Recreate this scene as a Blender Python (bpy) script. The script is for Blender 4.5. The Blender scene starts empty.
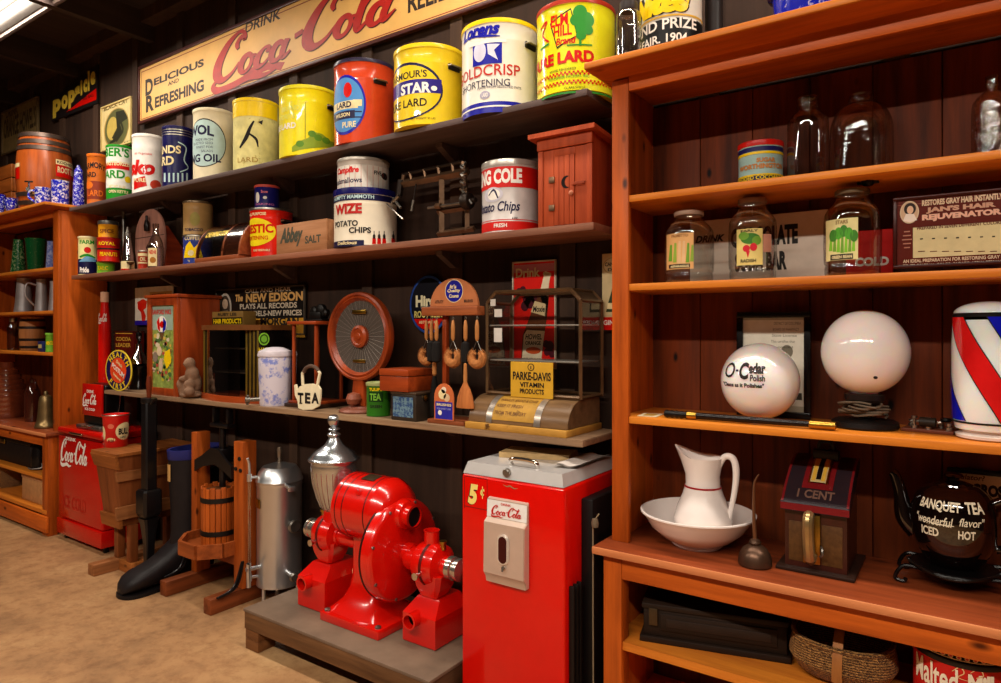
import bpy, bmesh, math, random
from mathutils import Vector, Matrix
random.seed(7)
PI = math.pi
SC = bpy.context.scene
COL = SC.collection
# ---------------------------------------------------------------- camera constants (1001 x 683 frame, 24 mm lens)
F, UC, VH, H = 667.0, 500.5, 330.0, 1.55
TH = math.radians(34.8); S, C = math.sin(TH), math.cos(TH)
WY = 2.61                                   # back wall plane
def xu(u, Y):
    t = (u-UC)/F
    return Y*(C*t-S)/(C+S*t)
def dep(X, Y): return -S*X+C*Y
def zv(v, X, Y): return H+(VH-v)/F*dep(X, Y)
def at(u, v, Y):
    X = xu(u, Y); return X, zv(v, X, Y)
def spot(u, v, Z):
    d = (H-Z)*F/(v-VH); r = (u-UC)/F*d
    return C*r-S*d, S*r+C*d
def udir(u):
    t = (u-UC)/F
    x, y = C*t-S, S*t+C
    l = math.hypot(x, y); return x/l, y/l
def solve_cyl(u1, u2, Yb=None, Yc=None, Yf=None):
    a, b = udir(u1), udir(u2)
    A, B = math.atan2(a[0], a[1]), math.atan2(b[0], b[1])
    m, h = (A+B)/2, abs(B-A)/2
    dx, dy, sh = math.sin(m), math.cos(m), math.sin(h)
    if Yb is not None: s = Yb/(dy+sh)
    elif Yf is not None: s = Yf/(dy-sh)
    else: s = Yc/dy
    return s*dx, s*dy, s*sh
def ztop(v, X, Y, r): return zv(v, X, Y) if abs(v-VH) < 1 else H+(VH-v)/F*(dep(X, Y)-r*(1 if v < VH else -1))
# ---------------------------------------------------------------- materials
MATS = {}
def lin(c):
    if isinstance(c, str):
        c = c.lstrip('#'); c = [int(c[i:i+2], 16)/255 for i in (0, 2, 4)]
    return tuple((x/12.92 if x <= .04045 else ((x+.055)/1.055)**2.4) for x in c)
def _new(name):
    m = bpy.data.materials.new(name); m.use_nodes = True
    nt = m.node_tree; nt.nodes.clear()
    out = nt.nodes.new('ShaderNodeOutputMaterial')
    b = nt.nodes.new('ShaderNodeBsdfPrincipled')
    nt.links.new(b.outputs[0], out.inputs[0])
    return m, nt, b, out
def _coords(nt, scale):
    tc = nt.nodes.new('ShaderNodeTexCoord'); mp = nt.nodes.new('ShaderNodeMapping')
    mp.inputs['Scale'].default_value = scale
    nt.links.new(tc.outputs['Object'], mp.inputs[0]); return mp
def _noise(nt, src, scale, detail=4, rough=.55):
    n = nt.nodes.new('ShaderNodeTexNoise'); n.inputs['Scale'].default_value = scale
    n.inputs['Detail'].default_value = detail; n.inputs['Roughness'].default_value = rough
    nt.links.new(src.outputs[0], n.inputs['Vector']); return n
def _ramp(nt, src, stops, interp='LINEAR'):
    r = nt.nodes.new('ShaderNodeValToRGB'); e = r.color_ramp; e.interpolation = interp
    while len(e.elements) < len(stops): e.elements.new(.5)
    for el, (p, c) in zip(e.elements, stops): el.position = p; el.color = (*c, 1)
    nt.links.new(src, r.inputs[0]); return r
def _bump(nt, b, src, s, d=.01):
    k = nt.nodes.new('ShaderNodeBump'); k.inputs['Strength'].default_value = s; k.inputs['Distance'].default_value = d
    nt.links.new(src, k.inputs['Height']); nt.links.new(k.outputs[0], b.inputs['Normal'])
def mat(col, rough=.45, metal=0., var=.12, scale=18, bump=0., coat=0., spots=None, sss=0.):
    """plain painted / metal surface with mild mottling; spots=(colour, amount, scale) adds worn patches"""
    key = (str(col), rough, metal, var, scale, bump, coat, str(spots), sss)
    if key in MATS: return MATS[key]
    m, nt, b, out = _new('surface_%d' % len(MATS))
    c = lin(col)
    mp = _coords(nt, (1, 1, 1)); n = _noise(nt, mp, scale)
    r = _ramp(nt, n.outputs[0], [(.3, tuple(x*(1-var) for x in c)), (.7, tuple(min(1, x*(1+var*.6)) for x in c))])
    o = r.outputs[0]
    if spots:
        sc, amt, ss = spots
        n2 = _noise(nt, mp, ss, 6, .65)
        k = _ramp(nt, n2.outputs[0], [(.5-amt*.5+.2, (0, 0, 0)), (.5-amt*.5+.26, (1, 1, 1))])
        mx = nt.nodes.new('ShaderNodeMixRGB'); nt.links.new(k.outputs[0], mx.inputs[0]); nt.links.new(o, mx.inputs[1])
        mx.inputs[2].default_value = (*lin(sc), 1); o = mx.outputs[0]
    nt.links.new(o, b.inputs['Base Color'])
    b.inputs['Roughness'].default_value = rough; b.inputs['Metallic'].default_value = metal
    if not metal: b.inputs['Specular IOR Level'].default_value = .22 if rough > .24 else .5
    b.inputs['Coat Weight'].default_value = coat
    if sss: b.inputs['Subsurface Weight'].default_value = sss; b.inputs['Subsurface Scale'].default_value = .08
    if bump: _bump(nt, b, n.outputs[0], bump)
    MATS[key] = m; return m
def wood(c1, c2, axis='X', scale=1., rough=.42, bump=.15, knots=0., coat=.0):
    key = ('w', c1, c2, axis, scale, rough, knots)
    if key in MATS: return MATS[key]
    m, nt, b, out = _new('wood_%d' % len(MATS))
    sc = {'X': (1.2, 16, 16), 'Y': (16, 1.2, 16), 'Z': (16, 16, 1.2)}[axis]
    mp = _coords(nt, tuple(s*scale for s in sc))
    n = _noise(nt, mp, 1.6, 6, .62)
    mp2 = _coords(nt, tuple(.35*scale*(s**.6) for s in sc)); n2 = _noise(nt, mp2, 1.5, 3)
    ad = nt.nodes.new('ShaderNodeMath'); ad.operation = 'MULTIPLY_ADD'
    nt.links.new(n2.outputs[0], ad.inputs[0]); ad.inputs[1].default_value = .45
    sb = nt.nodes.new('ShaderNodeMath'); sb.operation = 'MULTIPLY'; sb.inputs[1].default_value = .6
    nt.links.new(n.outputs[0], sb.inputs[0]); nt.links.new(sb.outputs[0], ad.inputs[2])
    a, d = lin(c1), lin(c2)
    r = _ramp(nt, ad.outputs[0], [(.34, d), (.5, tuple((x+y)/2 for x, y in zip(a, d))), (.66, a)])
    o = r.outputs[0]
    if knots:
        mp3 = _coords(nt, tuple(2.2*(s**.28)/1.1 for s in sc)); v = nt.nodes.new('ShaderNodeTexVoronoi'); v.inputs['Scale'].default_value = knots
        nt.links.new(mp3.outputs[0], v.inputs['Vector'])
        k = _ramp(nt, v.outputs['Distance'], [(.05, (1, 1, 1)), (.13, (0, 0, 0))])
        mx = nt.nodes.new('ShaderNodeMixRGB'); nt.links.new(k.outputs[0], mx.inputs[0]); nt.links.new(o, mx.inputs[1])
        mx.inputs[2].default_value = (*[x*.3 for x in d], 1); o = mx.outputs[0]
    nt.links.new(o, b.inputs['Base Color']); b.inputs['Roughness'].default_value = rough; b.inputs['Coat Weight'].default_value = coat
    b.inputs['Specular IOR Level'].default_value = .2; b.inputs['Coat Roughness'].default_value = .3
    _bump(nt, b, ad.outputs[0], bump, .004)
    MATS[key] = m; return m
def spatter(c1, c2, scale=60, thr=.5, rough=.2):
    key = ('s', c1, c2, scale, thr)
    if key in MATS: return MATS[key]
    m, nt, b, out = _new('enamel_%d' % len(MATS))
    mp = _coords(nt, (1, 1, 1)); n = _noise(nt, mp, scale, 5, .7)
    r = _ramp(nt, n.outputs[0], [(thr-.04, lin(c1)), (thr+.04, lin(c2))])
    nt.links.new(r.outputs[0], b.inputs['Base Color']); b.inputs['Roughness'].default_value = rough; b.inputs['Coat Weight'].default_value = .5
    MATS[key] = m; return m
def glass(tint=(.93, .95, .93), edge=.35, base=.06, bump=0., rough=.03):
    """thin-walled clear glass: mostly see-through, reflecting more at grazing angles"""
    key = ('g', tint, edge, base, bump, rough)
    if key in MATS: return MATS[key]
    m = bpy.data.materials.new('glass_%d' % len(MATS)); m.use_nodes = True
    nt = m.node_tree; nt.nodes.clear()
    out = nt.nodes.new('ShaderNodeOutputMaterial'); mx = nt.nodes.new('ShaderNodeMixShader')
    tr = nt.nodes.new('ShaderNodeBsdfTransparent'); gl = nt.nodes.new('ShaderNodeBsdfGlossy')
    gl.inputs['Roughness'].default_value = rough
    lw = nt.nodes.new('ShaderNodeLayerWeight'); lw.inputs[0].default_value = .35
    mr = nt.nodes.new('ShaderNodeMapRange'); mr.inputs[3].default_value = base; mr.inputs[4].default_value = edge
    nt.links.new(lw.outputs['Facing'], mr.inputs[0])
    r = _ramp(nt, lw.outputs['Facing'], [(.2, tint), (1, tuple(x*.72 for x in tint))])
    nt.links.new(r.outputs[0], tr.inputs[0])
    nt.links.new(mr.outputs[0], mx.inputs[0]); nt.links.new(tr.outputs[0], mx.inputs[1]); nt.links.new(gl.outputs[0], mx.inputs[2])
    if bump:
        mp = _coords(nt, (1, 1, 1)); n = _noise(nt, mp, 70, 2)
        k = nt.nodes.new('ShaderNodeBump'); k.inputs['Strength'].default_value = bump; k.inputs['Distance'].default_value = .01
        nt.links.new(n.outputs[0], k.inputs['Height']); nt.links.new(k.outputs[0], gl.inputs['Normal'])
    nt.links.new(mx.outputs[0], out.inputs[0])
    MATS[key] = m; return m
def emit(col, strength):
    m = bpy.data.materials.new('lamp_tube'); m.use_nodes = True; nt = m.node_tree; nt.nodes.clear()
    out = nt.nodes.new('ShaderNodeOutputMaterial'); e = nt.nodes.new('ShaderNodeEmission')
    e.inputs[0].default_value = (*lin(col), 1); e.inputs[1].default_value = strength
    nt.links.new(e.outputs[0], out.inputs[0]); return m
# ---------------------------------------------------------------- text cache
_TX = {}
def text2d(s, shear=0., bold=0., space=1.):
    """triangles of a word in 2D, scaled so the box is (0..w, 0..1) around the glyphs"""
    k = (s, shear, bold, space)
    if k in _TX: return _TX[k]
    cu = bpy.data.curves.new('lettering', 'FONT'); cu.body = s; cu.size = 1; cu.shear = shear; cu.offset = bold
    cu.space_character = space; cu.resolution_u = 3; cu.fill_mode = 'FRONT'
    ob = bpy.data.objects.new('lettering', cu); COL.objects.link(ob)
    bpy.context.view_layer.update()
    me = bpy.data.meshes.new_from_object(ob.evaluated_get(bpy.context.evaluated_depsgraph_get()))
    vs = [(v.co.x, v.co.y) for v in me.vertices]; fs = [tuple(p.vertices) for p in me.polygons]
    bpy.data.objects.remove(ob); bpy.data.curves.remove(cu); bpy.data.meshes.remove(me)
    if not vs: _TX[k] = ([], [], 1); return _TX[k]
    x0 = min(v[0] for v in vs); x1 = max(v[0] for v in vs); y0 = min(v[1] for v in vs); y1 = max(v[1] for v in vs)
    hh = y1-y0
    _TX[k] = ([((v[0]-x0)/hh, (v[1]-y0)/hh) for v in vs], fs, (x1-x0)/hh); return _TX[k]
def crom(pts, n=6):
    P = [pts[0]]+list(pts)+[pts[-1]]; o = []
    for i in range(1, len(P)-2):
        p0, p1, p2, p3 = P[i-1:i+3]
        for k in range(n):
            t = k/n
            o.append(tuple(.5*(2*b+(c-a)*t+(2*a-5*b+4*c-d)*t*t+(3*b-a-3*c+d)*t**3) for a, b, c, d in zip(p0, p1, p2, p3)))
    o.append(tuple(pts[-1])); return o
def ribbon(pts, n=6):
    """variable-width pen stroke: pts of (x, y, width) -> list of quads"""
    q = crom(pts, n); L = []
    for i, p in enumerate(q):
        a, b = q[max(0, i-1)], q[min(len(q)-1, i+1)]
        dx, dy = b[0]-a[0], b[1]-a[1]; l = math.hypot(dx, dy) or 1
        L.append(((p[0]-dy/l*p[2]/2, p[1]+dx/l*p[2]/2), (p[0]+dy/l*p[2]/2, p[1]-dx/l*p[2]/2)))
    return [[L[i][0], L[i][1], L[i+1][1], L[i+1][0]] for i in range(len(L)-1)]
def _loop(cx, cy, rx, ry):
    return [(cx+rx*math.cos(a), cy+ry*math.sin(a), .17+.13*max(0, -math.cos(a+.35))) for a in [PI*.3+i*2*PI/10 for i in range(11)]]
def _bigC(x):
    return [[(x+1.45, 1.62, .12), (x+1.3, 1.95, .2), (x+1.5, 2.3, .16), (x+1.78, 2.1, .18), (x+1.62, 2.5, .14), (x+1.2, 2.62, .14), (x+.6, 2.15, .3), (x+.22, 1.2, .42), (x+.32, .4, .4), (x+.8, -.02, .26), (x+1.4, .2, .16), (x+1.8, .75, .08)]]
def coke_strokes():
    st = _bigC(0)
    st.append([(.45, .18, .1), (.2, -.25, .2), (.7, -.62, .3), (1.7, -.6, .3), (2.8, -.42, .28), (3.8, -.62, .2), (4.6, -.5, .05)])
    st += [_loop(2.35, .5, .36, .5), [(2.6, .88, .12), (2.95, .8, .1)]]
    st.append([(3.7, .7, .2), (3.72, .98, .16), (3.4, 1.0, .14), (3.08, .55, .3), (3.2, .08, .24), (3.55, .02, .13), (3.95, .4, .08)])
    st += [_loop(4.4, .5, .36, .5), [(4.86, 1.05, .24), (4.74, .45, .26), (4.86, .05, .2), (5.25, .3, .08)], [(5.3, 1.0, .2), (5.75, 1.12, .2)]]
    st += _bigC(5.9)
    st.append([(7.6, 2.45, .1), (8.3, 2.1, .2), (9.1, 2.0, .2), (9.7, 2.3, .06)])
    st += [_loop(8.2, .5, .36, .5), [(8.45, .88, .12), (8.85, .85, .1)]]
    st.append([(8.7, .5, .1), (9.25, 1.5, .12), (9.42, 2.3, .16), (9.2, 2.5, .14), (9.0, 1.7, .28), (8.92, .5, .28), (9.08, .02, .2), (9.45, .35, .1)])
    st += [_loop(9.9, .5, .36, .5), [(10.36, 1.05, .24), (10.24, .45, .26), (10.36, .05, .2), (10.8, .4, .06)]]
    q = []
    for s in st: q += ribbon([(x, y, w*1.45) for x, y, w in s], 5)
    q = [[(x+.3*y, y) for x, y in f] for f in q]
    xs = [p[0] for f in q for p in f]; ys = [p[1] for f in q for p in f]
    x0, x1, y0, y1 = min(xs), max(xs), min(ys), max(ys)
    return [[((x-x0)/(x1-x0), (y-y0)/(y1-y0)) for x, y in f] for f in q]
COKE = coke_strokes()
# ---------------------------------------------------------------- mesh builder
class MB:
    def __init__(s): s.v = []; s.f = []; s.m = []; s.mats = []; s.M = Matrix()
    def mi(s, m):
        if m not in s.mats: s.mats.append(m)
        return s.mats.index(m)
    def add(s, vs, fs, m):
        b = len(s.v); s.v += [s.M @ Vector(v) for v in vs]
        i = s.mi(m)
        for f in fs: s.f.append([b+k for k in f]); s.m.append(i)
        return s
    def box(s, x0, x1, y0, y1, z0, z1, m, bev=0., seg=2):
        if bev <= 0:
            return s.add([(x0, y0, z0), (x1, y0, z0), (x1, y1, z0), (x0, y1, z0), (x0, y0, z1), (x1, y0, z1), (x1, y1, z1), (x0, y1, z1)],
                         [(0, 3, 2, 1), (4, 5, 6, 7), (0, 1, 5, 4), (1, 2, 6, 5), (2, 3, 7, 6), (3, 0, 4, 7)], m)
        bm = bmesh.new(); bmesh.ops.create_cube(bm, size=1)
        for v in bm.verts: v.co = Vector(((x0+x1)/2+v.co.x*(x1-x0), (y0+y1)/2+v.co.y*(y1-y0), (z0+z1)/2+v.co.z*(z1-z0)))
        bmesh.ops.bevel(bm, geom=bm.edges[:], offset=min(bev, abs(x1-x0)*.45, abs(y1-y0)*.45, abs(z1-z0)*.45), segments=seg, profile=.5, affect='EDGES')
        return s.bm(bm, m)
    def bm(s, bm, m):
        bm.verts.index_update()
        s.add([v.co[:] for v in bm.verts], [[v.index for v in f.verts] for f in bm.faces], m); bm.free(); return s
    def lathe(s, prof, m, cx=0, cy=0, seg=40, axis='Z', sq=None, cap=True):
        """prof: (r, z) or (r, z, material of the band above)"""
        n = len(prof); vs = []
        for p in prof:
            for k in range(seg):
                a = 2*PI*k/seg; x, y = p[0]*math.sin(a), -p[0]*math.cos(a)
                if axis == 'Z': vs.append((cx+x, cy+y, p[1]))
                elif axis == 'X': vs.append((p[1], cx+x, cy-y))
                else: vs.append((cx+x, p[1], cy-y))
        b = len(s.v); s.v += [s.M @ Vector(v) for v in vs]
        cur = m
        for i in range(n-1):
            if len(prof[i]) > 2: cur = prof[i][2]
            mi = s.mi(cur)
            for k in range(seg):
                k2 = (k+1) % seg
                s.f.append([b+i*seg+k, b+i*seg+k2, b+(i+1)*seg+k2, b+(i+1)*seg+k]); s.m.append(mi)
        if cap:
            if prof[0][0] > 1e-5: s.f.append([b+k for k in range(seg)][::-1]); s.m.append(s.mi(prof[0][2] if len(prof[0]) > 2 else m))
            if prof[-1][0] > 1e-5: s.f.append([b+(n-1)*seg+k for k in range(seg)]); s.m.append(s.mi(cur))
        return s
    def tube(s, pts, r, m, seg=8, smooth=0, close=False):
        if smooth: pts = crom([tuple(p) for p in pts], smooth)
        pts = [Vector(p) for p in pts]; n = len(pts)
        rr = r if isinstance(r, (list, tuple)) else [r]*n
        if len(rr) != n:
            R = rr; rr = []
            for i in range(n):
                q = i/(n-1)*(len(R)-1); j = min(int(q), len(R)-2); rr.append(R[j]+(R[j+1]-R[j])*(q-j))
        vs = []; up = None
        for i, p in enumerate(pts):
            if close: t = pts[(i+1) % n]-pts[i-1]
            else: t = pts[min(n-1, i+1)]-pts[max(0, i-1)]
            t.normalize()
            if up is None: up = Vector((0, 0, 1)) if abs(t.z) < .9 else Vector((1, 0, 0))
            a = t.cross(up); a.normalize(); c = a.cross(t); up = c
            for k in range(seg):
                w = 2*PI*k/seg; vs.append((p+a*math.cos(w)*rr[i]+c*math.sin(w)*rr[i])[:])
        fs = [(i*seg+k, i*seg+(k+1) % seg, ((i+1) % n)*seg+(k+1) % seg, ((i+1) % n)*seg+k) for i in range(n if close else n-1) for k in range(seg)]
        if not close: fs += [tuple(range(seg))[::-1], tuple((n-1)*seg+k for k in range(seg))]
        return s.add(vs, fs, m)
    def prism(s, poly, d0, d1, m, axis='Y', bev=0., m2=None):
        """extrude a 2D outline. axis Y: poly is (x, z); X: (y, z); Z: (x, y)"""
        bm = bmesh.new()
        def p3(p, d): return (p[0], d, p[1]) if axis == 'Y' else (d, p[0], p[1]) if axis == 'X' else (p[0], p[1], d)
        A = [bm.verts.new(p3(p, d0)) for p in poly]; B = [bm.verts.new(p3(p, d1)) for p in poly]
        n = len(poly)
        f0 = bm.faces.new(A); f1 = bm.faces.new(B[::-1])
        for i in range(n): bm.faces.new((A[i], B[i], B[(i+1) % n], A[(i+1) % n]))
        bmesh.ops.recalc_face_normals(bm, faces=bm.faces[:])
        if bev: bmesh.ops.bevel(bm, geom=[e for e in bm.edges if e in f0.edges[:] or e in f1.edges[:]] , offset=bev, segments=2, affect='EDGES')
        return s.bm(bm, m)
    def hull_loft(s, loops, m, cap=True):
        n = len(loops[0]); vs = [p for l in loops for p in l]
        fs = [(i*n+k, i*n+(k+1) % n, (i+1)*n+(k+1) % n, (i+1)*n+k) for i in range(len(loops)-1) for k in range(n)]
        if cap: fs += [tuple(range(n))[::-1], tuple((len(loops)-1)*n+k for k in range(n))]
        return s.add(vs, fs, m)
    def build(s, name, parent=None, loc=None, rz=0, ang=35, label=None):
        me = bpy.data.meshes.new(name); me.from_pydata([v[:] for v in s.v], [], s.f)
        for m in s.mats: me.materials.append(m)
        me.polygons.foreach_set('material_index', s.m); me.polygons.foreach_set('use_smooth', [True]*len(s.f))
        me.validate(); me.update()
        try: me.set_sharp_from_angle(angle=math.radians(ang))
        except Exception: pass
        o = bpy.data.objects.new(name, me); COL.objects.link(o)
        if parent is not None: o.parent = parent
        if loc is not None: o.location = loc
        if rz: o.rotation_euler.z = rz
        if label: o['label'] = label
        return o
def rot(axis, deg, loc=(0, 0, 0)): return Matrix.Translation(loc) @ Matrix.Rotation(math.radians(deg), 4, axis)
def thing(name, label, cat, loc=(0, 0, 0), rz=0, group=None):
    o = bpy.data.objects.new(name, None); COL.objects.link(o); o.location = loc; o.rotation_euler.z = rz; o.empty_display_size = .05
    return tag(o, label, cat, group)
def tag(o, label, cat, group=None):
    o['label'] = label; o['category'] = cat
    if group: o['group'] = group
    return o
def struct(mb, name):
    o = mb.build(name); o['kind'] = 'structure'; return o
# ---------------------------------------------------------------- printing on surfaces
class Paint:
    """prints words and shapes onto one part; regions are given where they sit on the real surface"""
    def __init__(s, mb, mapf, loc, wrap=None): s.mb, s.mapf, s.loc, s.wrap = mb, mapf, loc, wrap
    def _put(s, polys, m, k):
        off = .0004*k
        if s.wrap:
            bm = bmesh.new()
            for vs, fs in polys:
                V = [bm.verts.new((p[0], p[1], 0)) for p in vs]
                for f in fs:
                    try: bm.faces.new([V[i] for i in f])
                    except ValueError: pass
            xs = [v.co.x for v in bm.verts]
            if xs:
                st = s.wrap*math.radians(7); x = math.ceil(min(xs)/st)*st
                while x < max(xs):
                    bmesh.ops.bisect_plane(bm, geom=bm.verts[:]+bm.edges[:]+bm.faces[:], plane_co=(x, 0, 0), plane_no=(1, 0, 0)); x += st
            bm.verts.index_update()
            s.mb.add([s.mapf(v.co.x, v.co.y, off) for v in bm.verts], [[v.index for v in f.verts] for f in bm.faces], m); bm.free()
        else:
            for vs, fs in polys: s.mb.add([s.mapf(p[0], p[1], off) for p in vs], fs, m)
    def _quads(s, quads, m, k):
        for i, f in enumerate(quads): s._put([(f, [(0, 1, 2, 3)])], m, k+i*.003)
    def _box(s, u0, u1, v0, v1, aspect=None, sx=1.):
        uu = [u for u in (u0, u1) if u is not None]
        uc = ('a', s.phi) if all(isinstance(u, tuple) for u in uu) else sum(uu)/len(uu) if all(not isinstance(u, tuple) for u in uu) else next((u for u in uu if not isinstance(u, tuple)), uu[0])
        zt, zb = s.loc(uc, v0)[1], s.loc(uc, v1)[1]; vm = (v0+v1)/2
        if u0 is None: x1 = s.loc(u1, vm)[0]; x0 = x1-aspect*sx*(zt-zb)
        elif u1 is None: x0 = s.loc(u0, vm)[0]; x1 = x0+aspect*sx*(zt-zb)
        else: x0, x1 = s.loc(u0, vm)[0], s.loc(u1, vm)[0]
        return x0, x1, zb, zt
    def text(s, t, u0, u1, v0, v1, m, k=2, shear=0., bold=.028, sx=1., space=1., arc=0.):
        vs, fs, w = text2d(t, shear, bold, space)
        x0, x1, zb, zt = s._box(u0, u1, v0, v1, w, sx)
        q = []
        for x, y in vs:
            f = x/w; dz = arc*(1-(2*f-1)**2)*(zt-zb)
            q.append((x0+(x1-x0)*f, zb+(zt-zb)*y+dz))
        s._put([(q, fs)], m, k)
    def rect(s, u0, u1, v0, v1, m, k=1):
        x0, x1, zb, zt = s._box(u0, u1, v0, v1)
        s._put([([(x0, zb), (x1, zb), (x1, zt), (x0, zt)], [(0, 1, 2, 3)])], m, k)
    def ell(s, u0, u1, v0, v1, m, k=1, n=36):
        x0, x1, zb, zt = s._box(u0, u1, v0, v1)
        s._put([([((x0+x1)/2+(x1-x0)/2*math.cos(2*PI*i/n), (zb+zt)/2+(zt-zb)/2*math.sin(2*PI*i/n)) for i in range(n)], [tuple(range(n))])], m, k)
    def poly(s, uv, m, k=1):
        P = [s.loc(*p) for p in uv]
        s._put([(P, [tuple(range(len(P)))])], m, k)
    def pen(s, uvw, m, k=2, n=5):
        """pen strokes through (u, v, width in px)"""
        P = []
        for u, v, w in uvw:
            a = s.loc(u, v); b = s.loc(u, v+1); P.append((a[0], a[1], abs(a[1]-b[1])*w))
        s._quads(ribbon(P, n), m, k)
    def coke(s, u0, u1, v0, v1, m, k=2):
        x0, x1, zb, zt = s._box(u0, u1, v0, v1)
        s._quads([[(x0+(x1-x0)*p[0], zb+(zt-zb)*p[1]) for p in f] for f in COKE], m, k)
def ring(p, t, cx, cz, rx, rz, a0, a1, h, m, k=3, bold=.04):
    """letters set around an arc on a flat panel (angles in degrees, clockwise from the top)"""
    n = len(t)
    for i, ch in enumerate(t):
        if ch == ' ': continue
        vs, fs, w = text2d(ch, 0, bold)
        f = a0+(a1-a0)*(i+.5)/n; flip = a1 < a0; a = math.radians(f)
        px, pz = cx+rx*math.sin(a), cz+rz*math.cos(a); th = -a+(PI if flip else 0)
        q = []
        hh = h*(.62 if ch in 'aceo' else 1)
        for x, y in vs:
            dx, dy = (x-w/2)*hh, (y-.5)*hh; q.append((px+(dx*math.cos(th)-dy*math.sin(th))*rx/rz, pz+dx*math.sin(th)+dy*math.cos(th)))
        p._put([(q, fs)], m, k)
def plane_paint(mb, Y, org=(0, 0, 0)):
    """surface facing the room at depth Y"""
    ox, oy, oz = org
    return Paint(mb, lambda x, z, o: (x-ox, Y-o-oy, z-oz), lambda u, v: at(u, v, Y))
def side_paint(mb, X, org=(0, 0, 0)):
    """surface facing +X at position X"""
    ox, oy, oz = org
    def loc(u, v):
        dx, dy = udir(u); Y = X*dy/dx; return Y, zv(v, X, Y)
    return Paint(mb, lambda y, z, o: (X+o-ox, y-oy, z-oz), loc)
def cyl_paint(mb, X, Y, r, z0=0., rf=None):
    """printing wrapped around an upright can at X, Y; rf(z) gives the radius of a tapered one"""
    def loc(u, v):
        if isinstance(u, tuple):
            a = math.radians(u[1])
            px, py = X+r*math.sin(a), Y-r*math.cos(a)
        else:
            dx, dy = udir(u); b = dx*X+dy*Y; c = X*X+Y*Y-r*r; q = b*b-c
            s_ = b-math.sqrt(q) if q > 0 else b
            px, py = dx*s_, dy*s_
            a = math.atan2(px-X, -(py-Y))
        return a*r, H+(VH-v)/F*dep(px, py)
    def mp(x, z, o):
        a = x/r; q = (rf(z-z0) if rf else r)+o
        return q*math.sin(a), -q*math.cos(a), z-z0
    q = Paint(mb, mp, loc, wrap=r); q.phi = math.degrees(math.atan2(-X, Y)); return q
# ---------------------------------------------------------------- colours in use
WHITE = mat('#efe9e0', .35); CREAM = mat('#e8d5a0', .45, var=.18); BLACK = mat('#0c0a0a', .4); INK = mat('#1c1614', .6, var=0)
RED = mat('#cc0e04', .28, var=.05, coat=.4); DRED = mat('#9c120c', .4); BLUE = mat('#15159a', .3); NAVY = mat('#16133f', .35)
YEL = mat('#f2cc10', .3, var=.08); GREEN = mat('#1c8a1c', .4); ORANGE = mat('#d86a18', .4); LBLUE = mat('#b8d4d4', .4)
TIN = mat('#b8b0a4', .32, 1, .2); CHROME = mat('#d2cdc6', .12, 1, .1); STEEL = mat('#8b857d', .35, .9, .3); IRON = mat('#17130f', .45, .4, .3)
BRASS = mat('#b08a3a', .3, 1, .25); PLASTIC = mat('#0e0b0b', .3); GOLD = mat('#d2a63c', .4, var=.15); GREY = mat('#6b625c', .5)
TAN = mat('#c08a58', .6, var=.2); CORK = mat('#b08a5c', .8, var=.3, scale=60, bump=.3); PAPER = mat('#d9cba8', .7, var=.12)
# ================================================================ camera, light, room
cam = bpy.data.cameras.new('camera'); cam.lens = F/1001*36; cam.sensor_width = 36; cam.clip_start = .02
cam.shift_y = -(341.5-VH)/1001
co = bpy.data.objects.new('camera', cam); COL.objects.link(co); co.location = (0, 0, H); co.rotation_euler = (PI/2, 0, TH); SC.camera = co
SC.view_settings.view_transform = 'Standard'; SC.view_settings.look = 'None'; SC.view_settings.gamma = 1; SC.view_settings.exposure = -0.98
SC.view_settings.use_curve_mapping = False
w = bpy.data.worlds.new('dim_room_air'); SC.world = w; w.use_nodes = True
w.node_tree.nodes['Background'].inputs[0].default_value = (1, .85, .7, 1); w.node_tree.nodes['Background'].inputs[1].default_value = .02

def concrete():
    m, nt, b, out = _new('concrete_floor')
    mp = _coords(nt, (1, 1, 1)); n = _noise(nt, mp, 1.6, 8, .6); n2 = _noise(nt, mp, 14, 6, .7); n3 = _noise(nt, mp, 3.5, 5, .6)
    r = _ramp(nt, n.outputs[0], [(.3, lin('#7d5a3a')), (.5, lin('#a97d52')), (.7, lin('#bd9566'))])
    r2 = _ramp(nt, n2.outputs[0], [(.3, lin('#a88c74')), (.55, (1, 1, 1))])
    mx = nt.nodes.new('ShaderNodeMixRGB'); mx.blend_type = 'MULTIPLY'; mx.inputs[0].default_value = .55
    nt.links.new(r.outputs[0], mx.inputs[1]); nt.links.new(r2.outputs[0], mx.inputs[2])
    r3 = _ramp(nt, n3.outputs[0], [(.6, (0, 0, 0)), (.75, (.6, .6, .6))])
    mx2 = nt.nodes.new('ShaderNodeMixRGB'); nt.links.new(r3.outputs[0], mx2.inputs[0]); nt.links.new(mx.outputs[0], mx2.inputs[1]); mx2.inputs[2].default_value = (*lin('#8f6240'), 1)
    nt.links.new(mx2.outputs[0], b.inputs['Base Color']); b.inputs['Roughness'].default_value = .6
    _bump(nt, b, n2.outputs[0], .1, .003); return m
X0, X1, Y0, CZ = -10.5, 4.0, -4.2, 3.9
m = MB(); m.box(X0, X1, Y0, WY+.1, -.08, 0, concrete()); struct(m, 'floor')
WALLM = wood('#3c281d', '#21150f', 'Z', .8, .75, .2, coat=0); BATT = wood('#493325', '#2b1d16', 'Z', .8, .7, .2, coat=0)
m = MB(); m.box(X0, X1, WY, WY+.1, 0, CZ, WALLM)
for k in range(-4, 14):
    x = -2.07-.628*k
    if X0 < x < X1: m.box(x-.038, x+.038, WY-.018, WY+.01, 0, CZ, BATT)
struct(m, 'wall_back')
DARKW = mat('#33251c', .8)
m = MB(); m.box(X0-.1, X0, Y0, WY+.1, 0, CZ, mat('#3a2d28', .8)); struct(m, 'wall_left')
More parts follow.
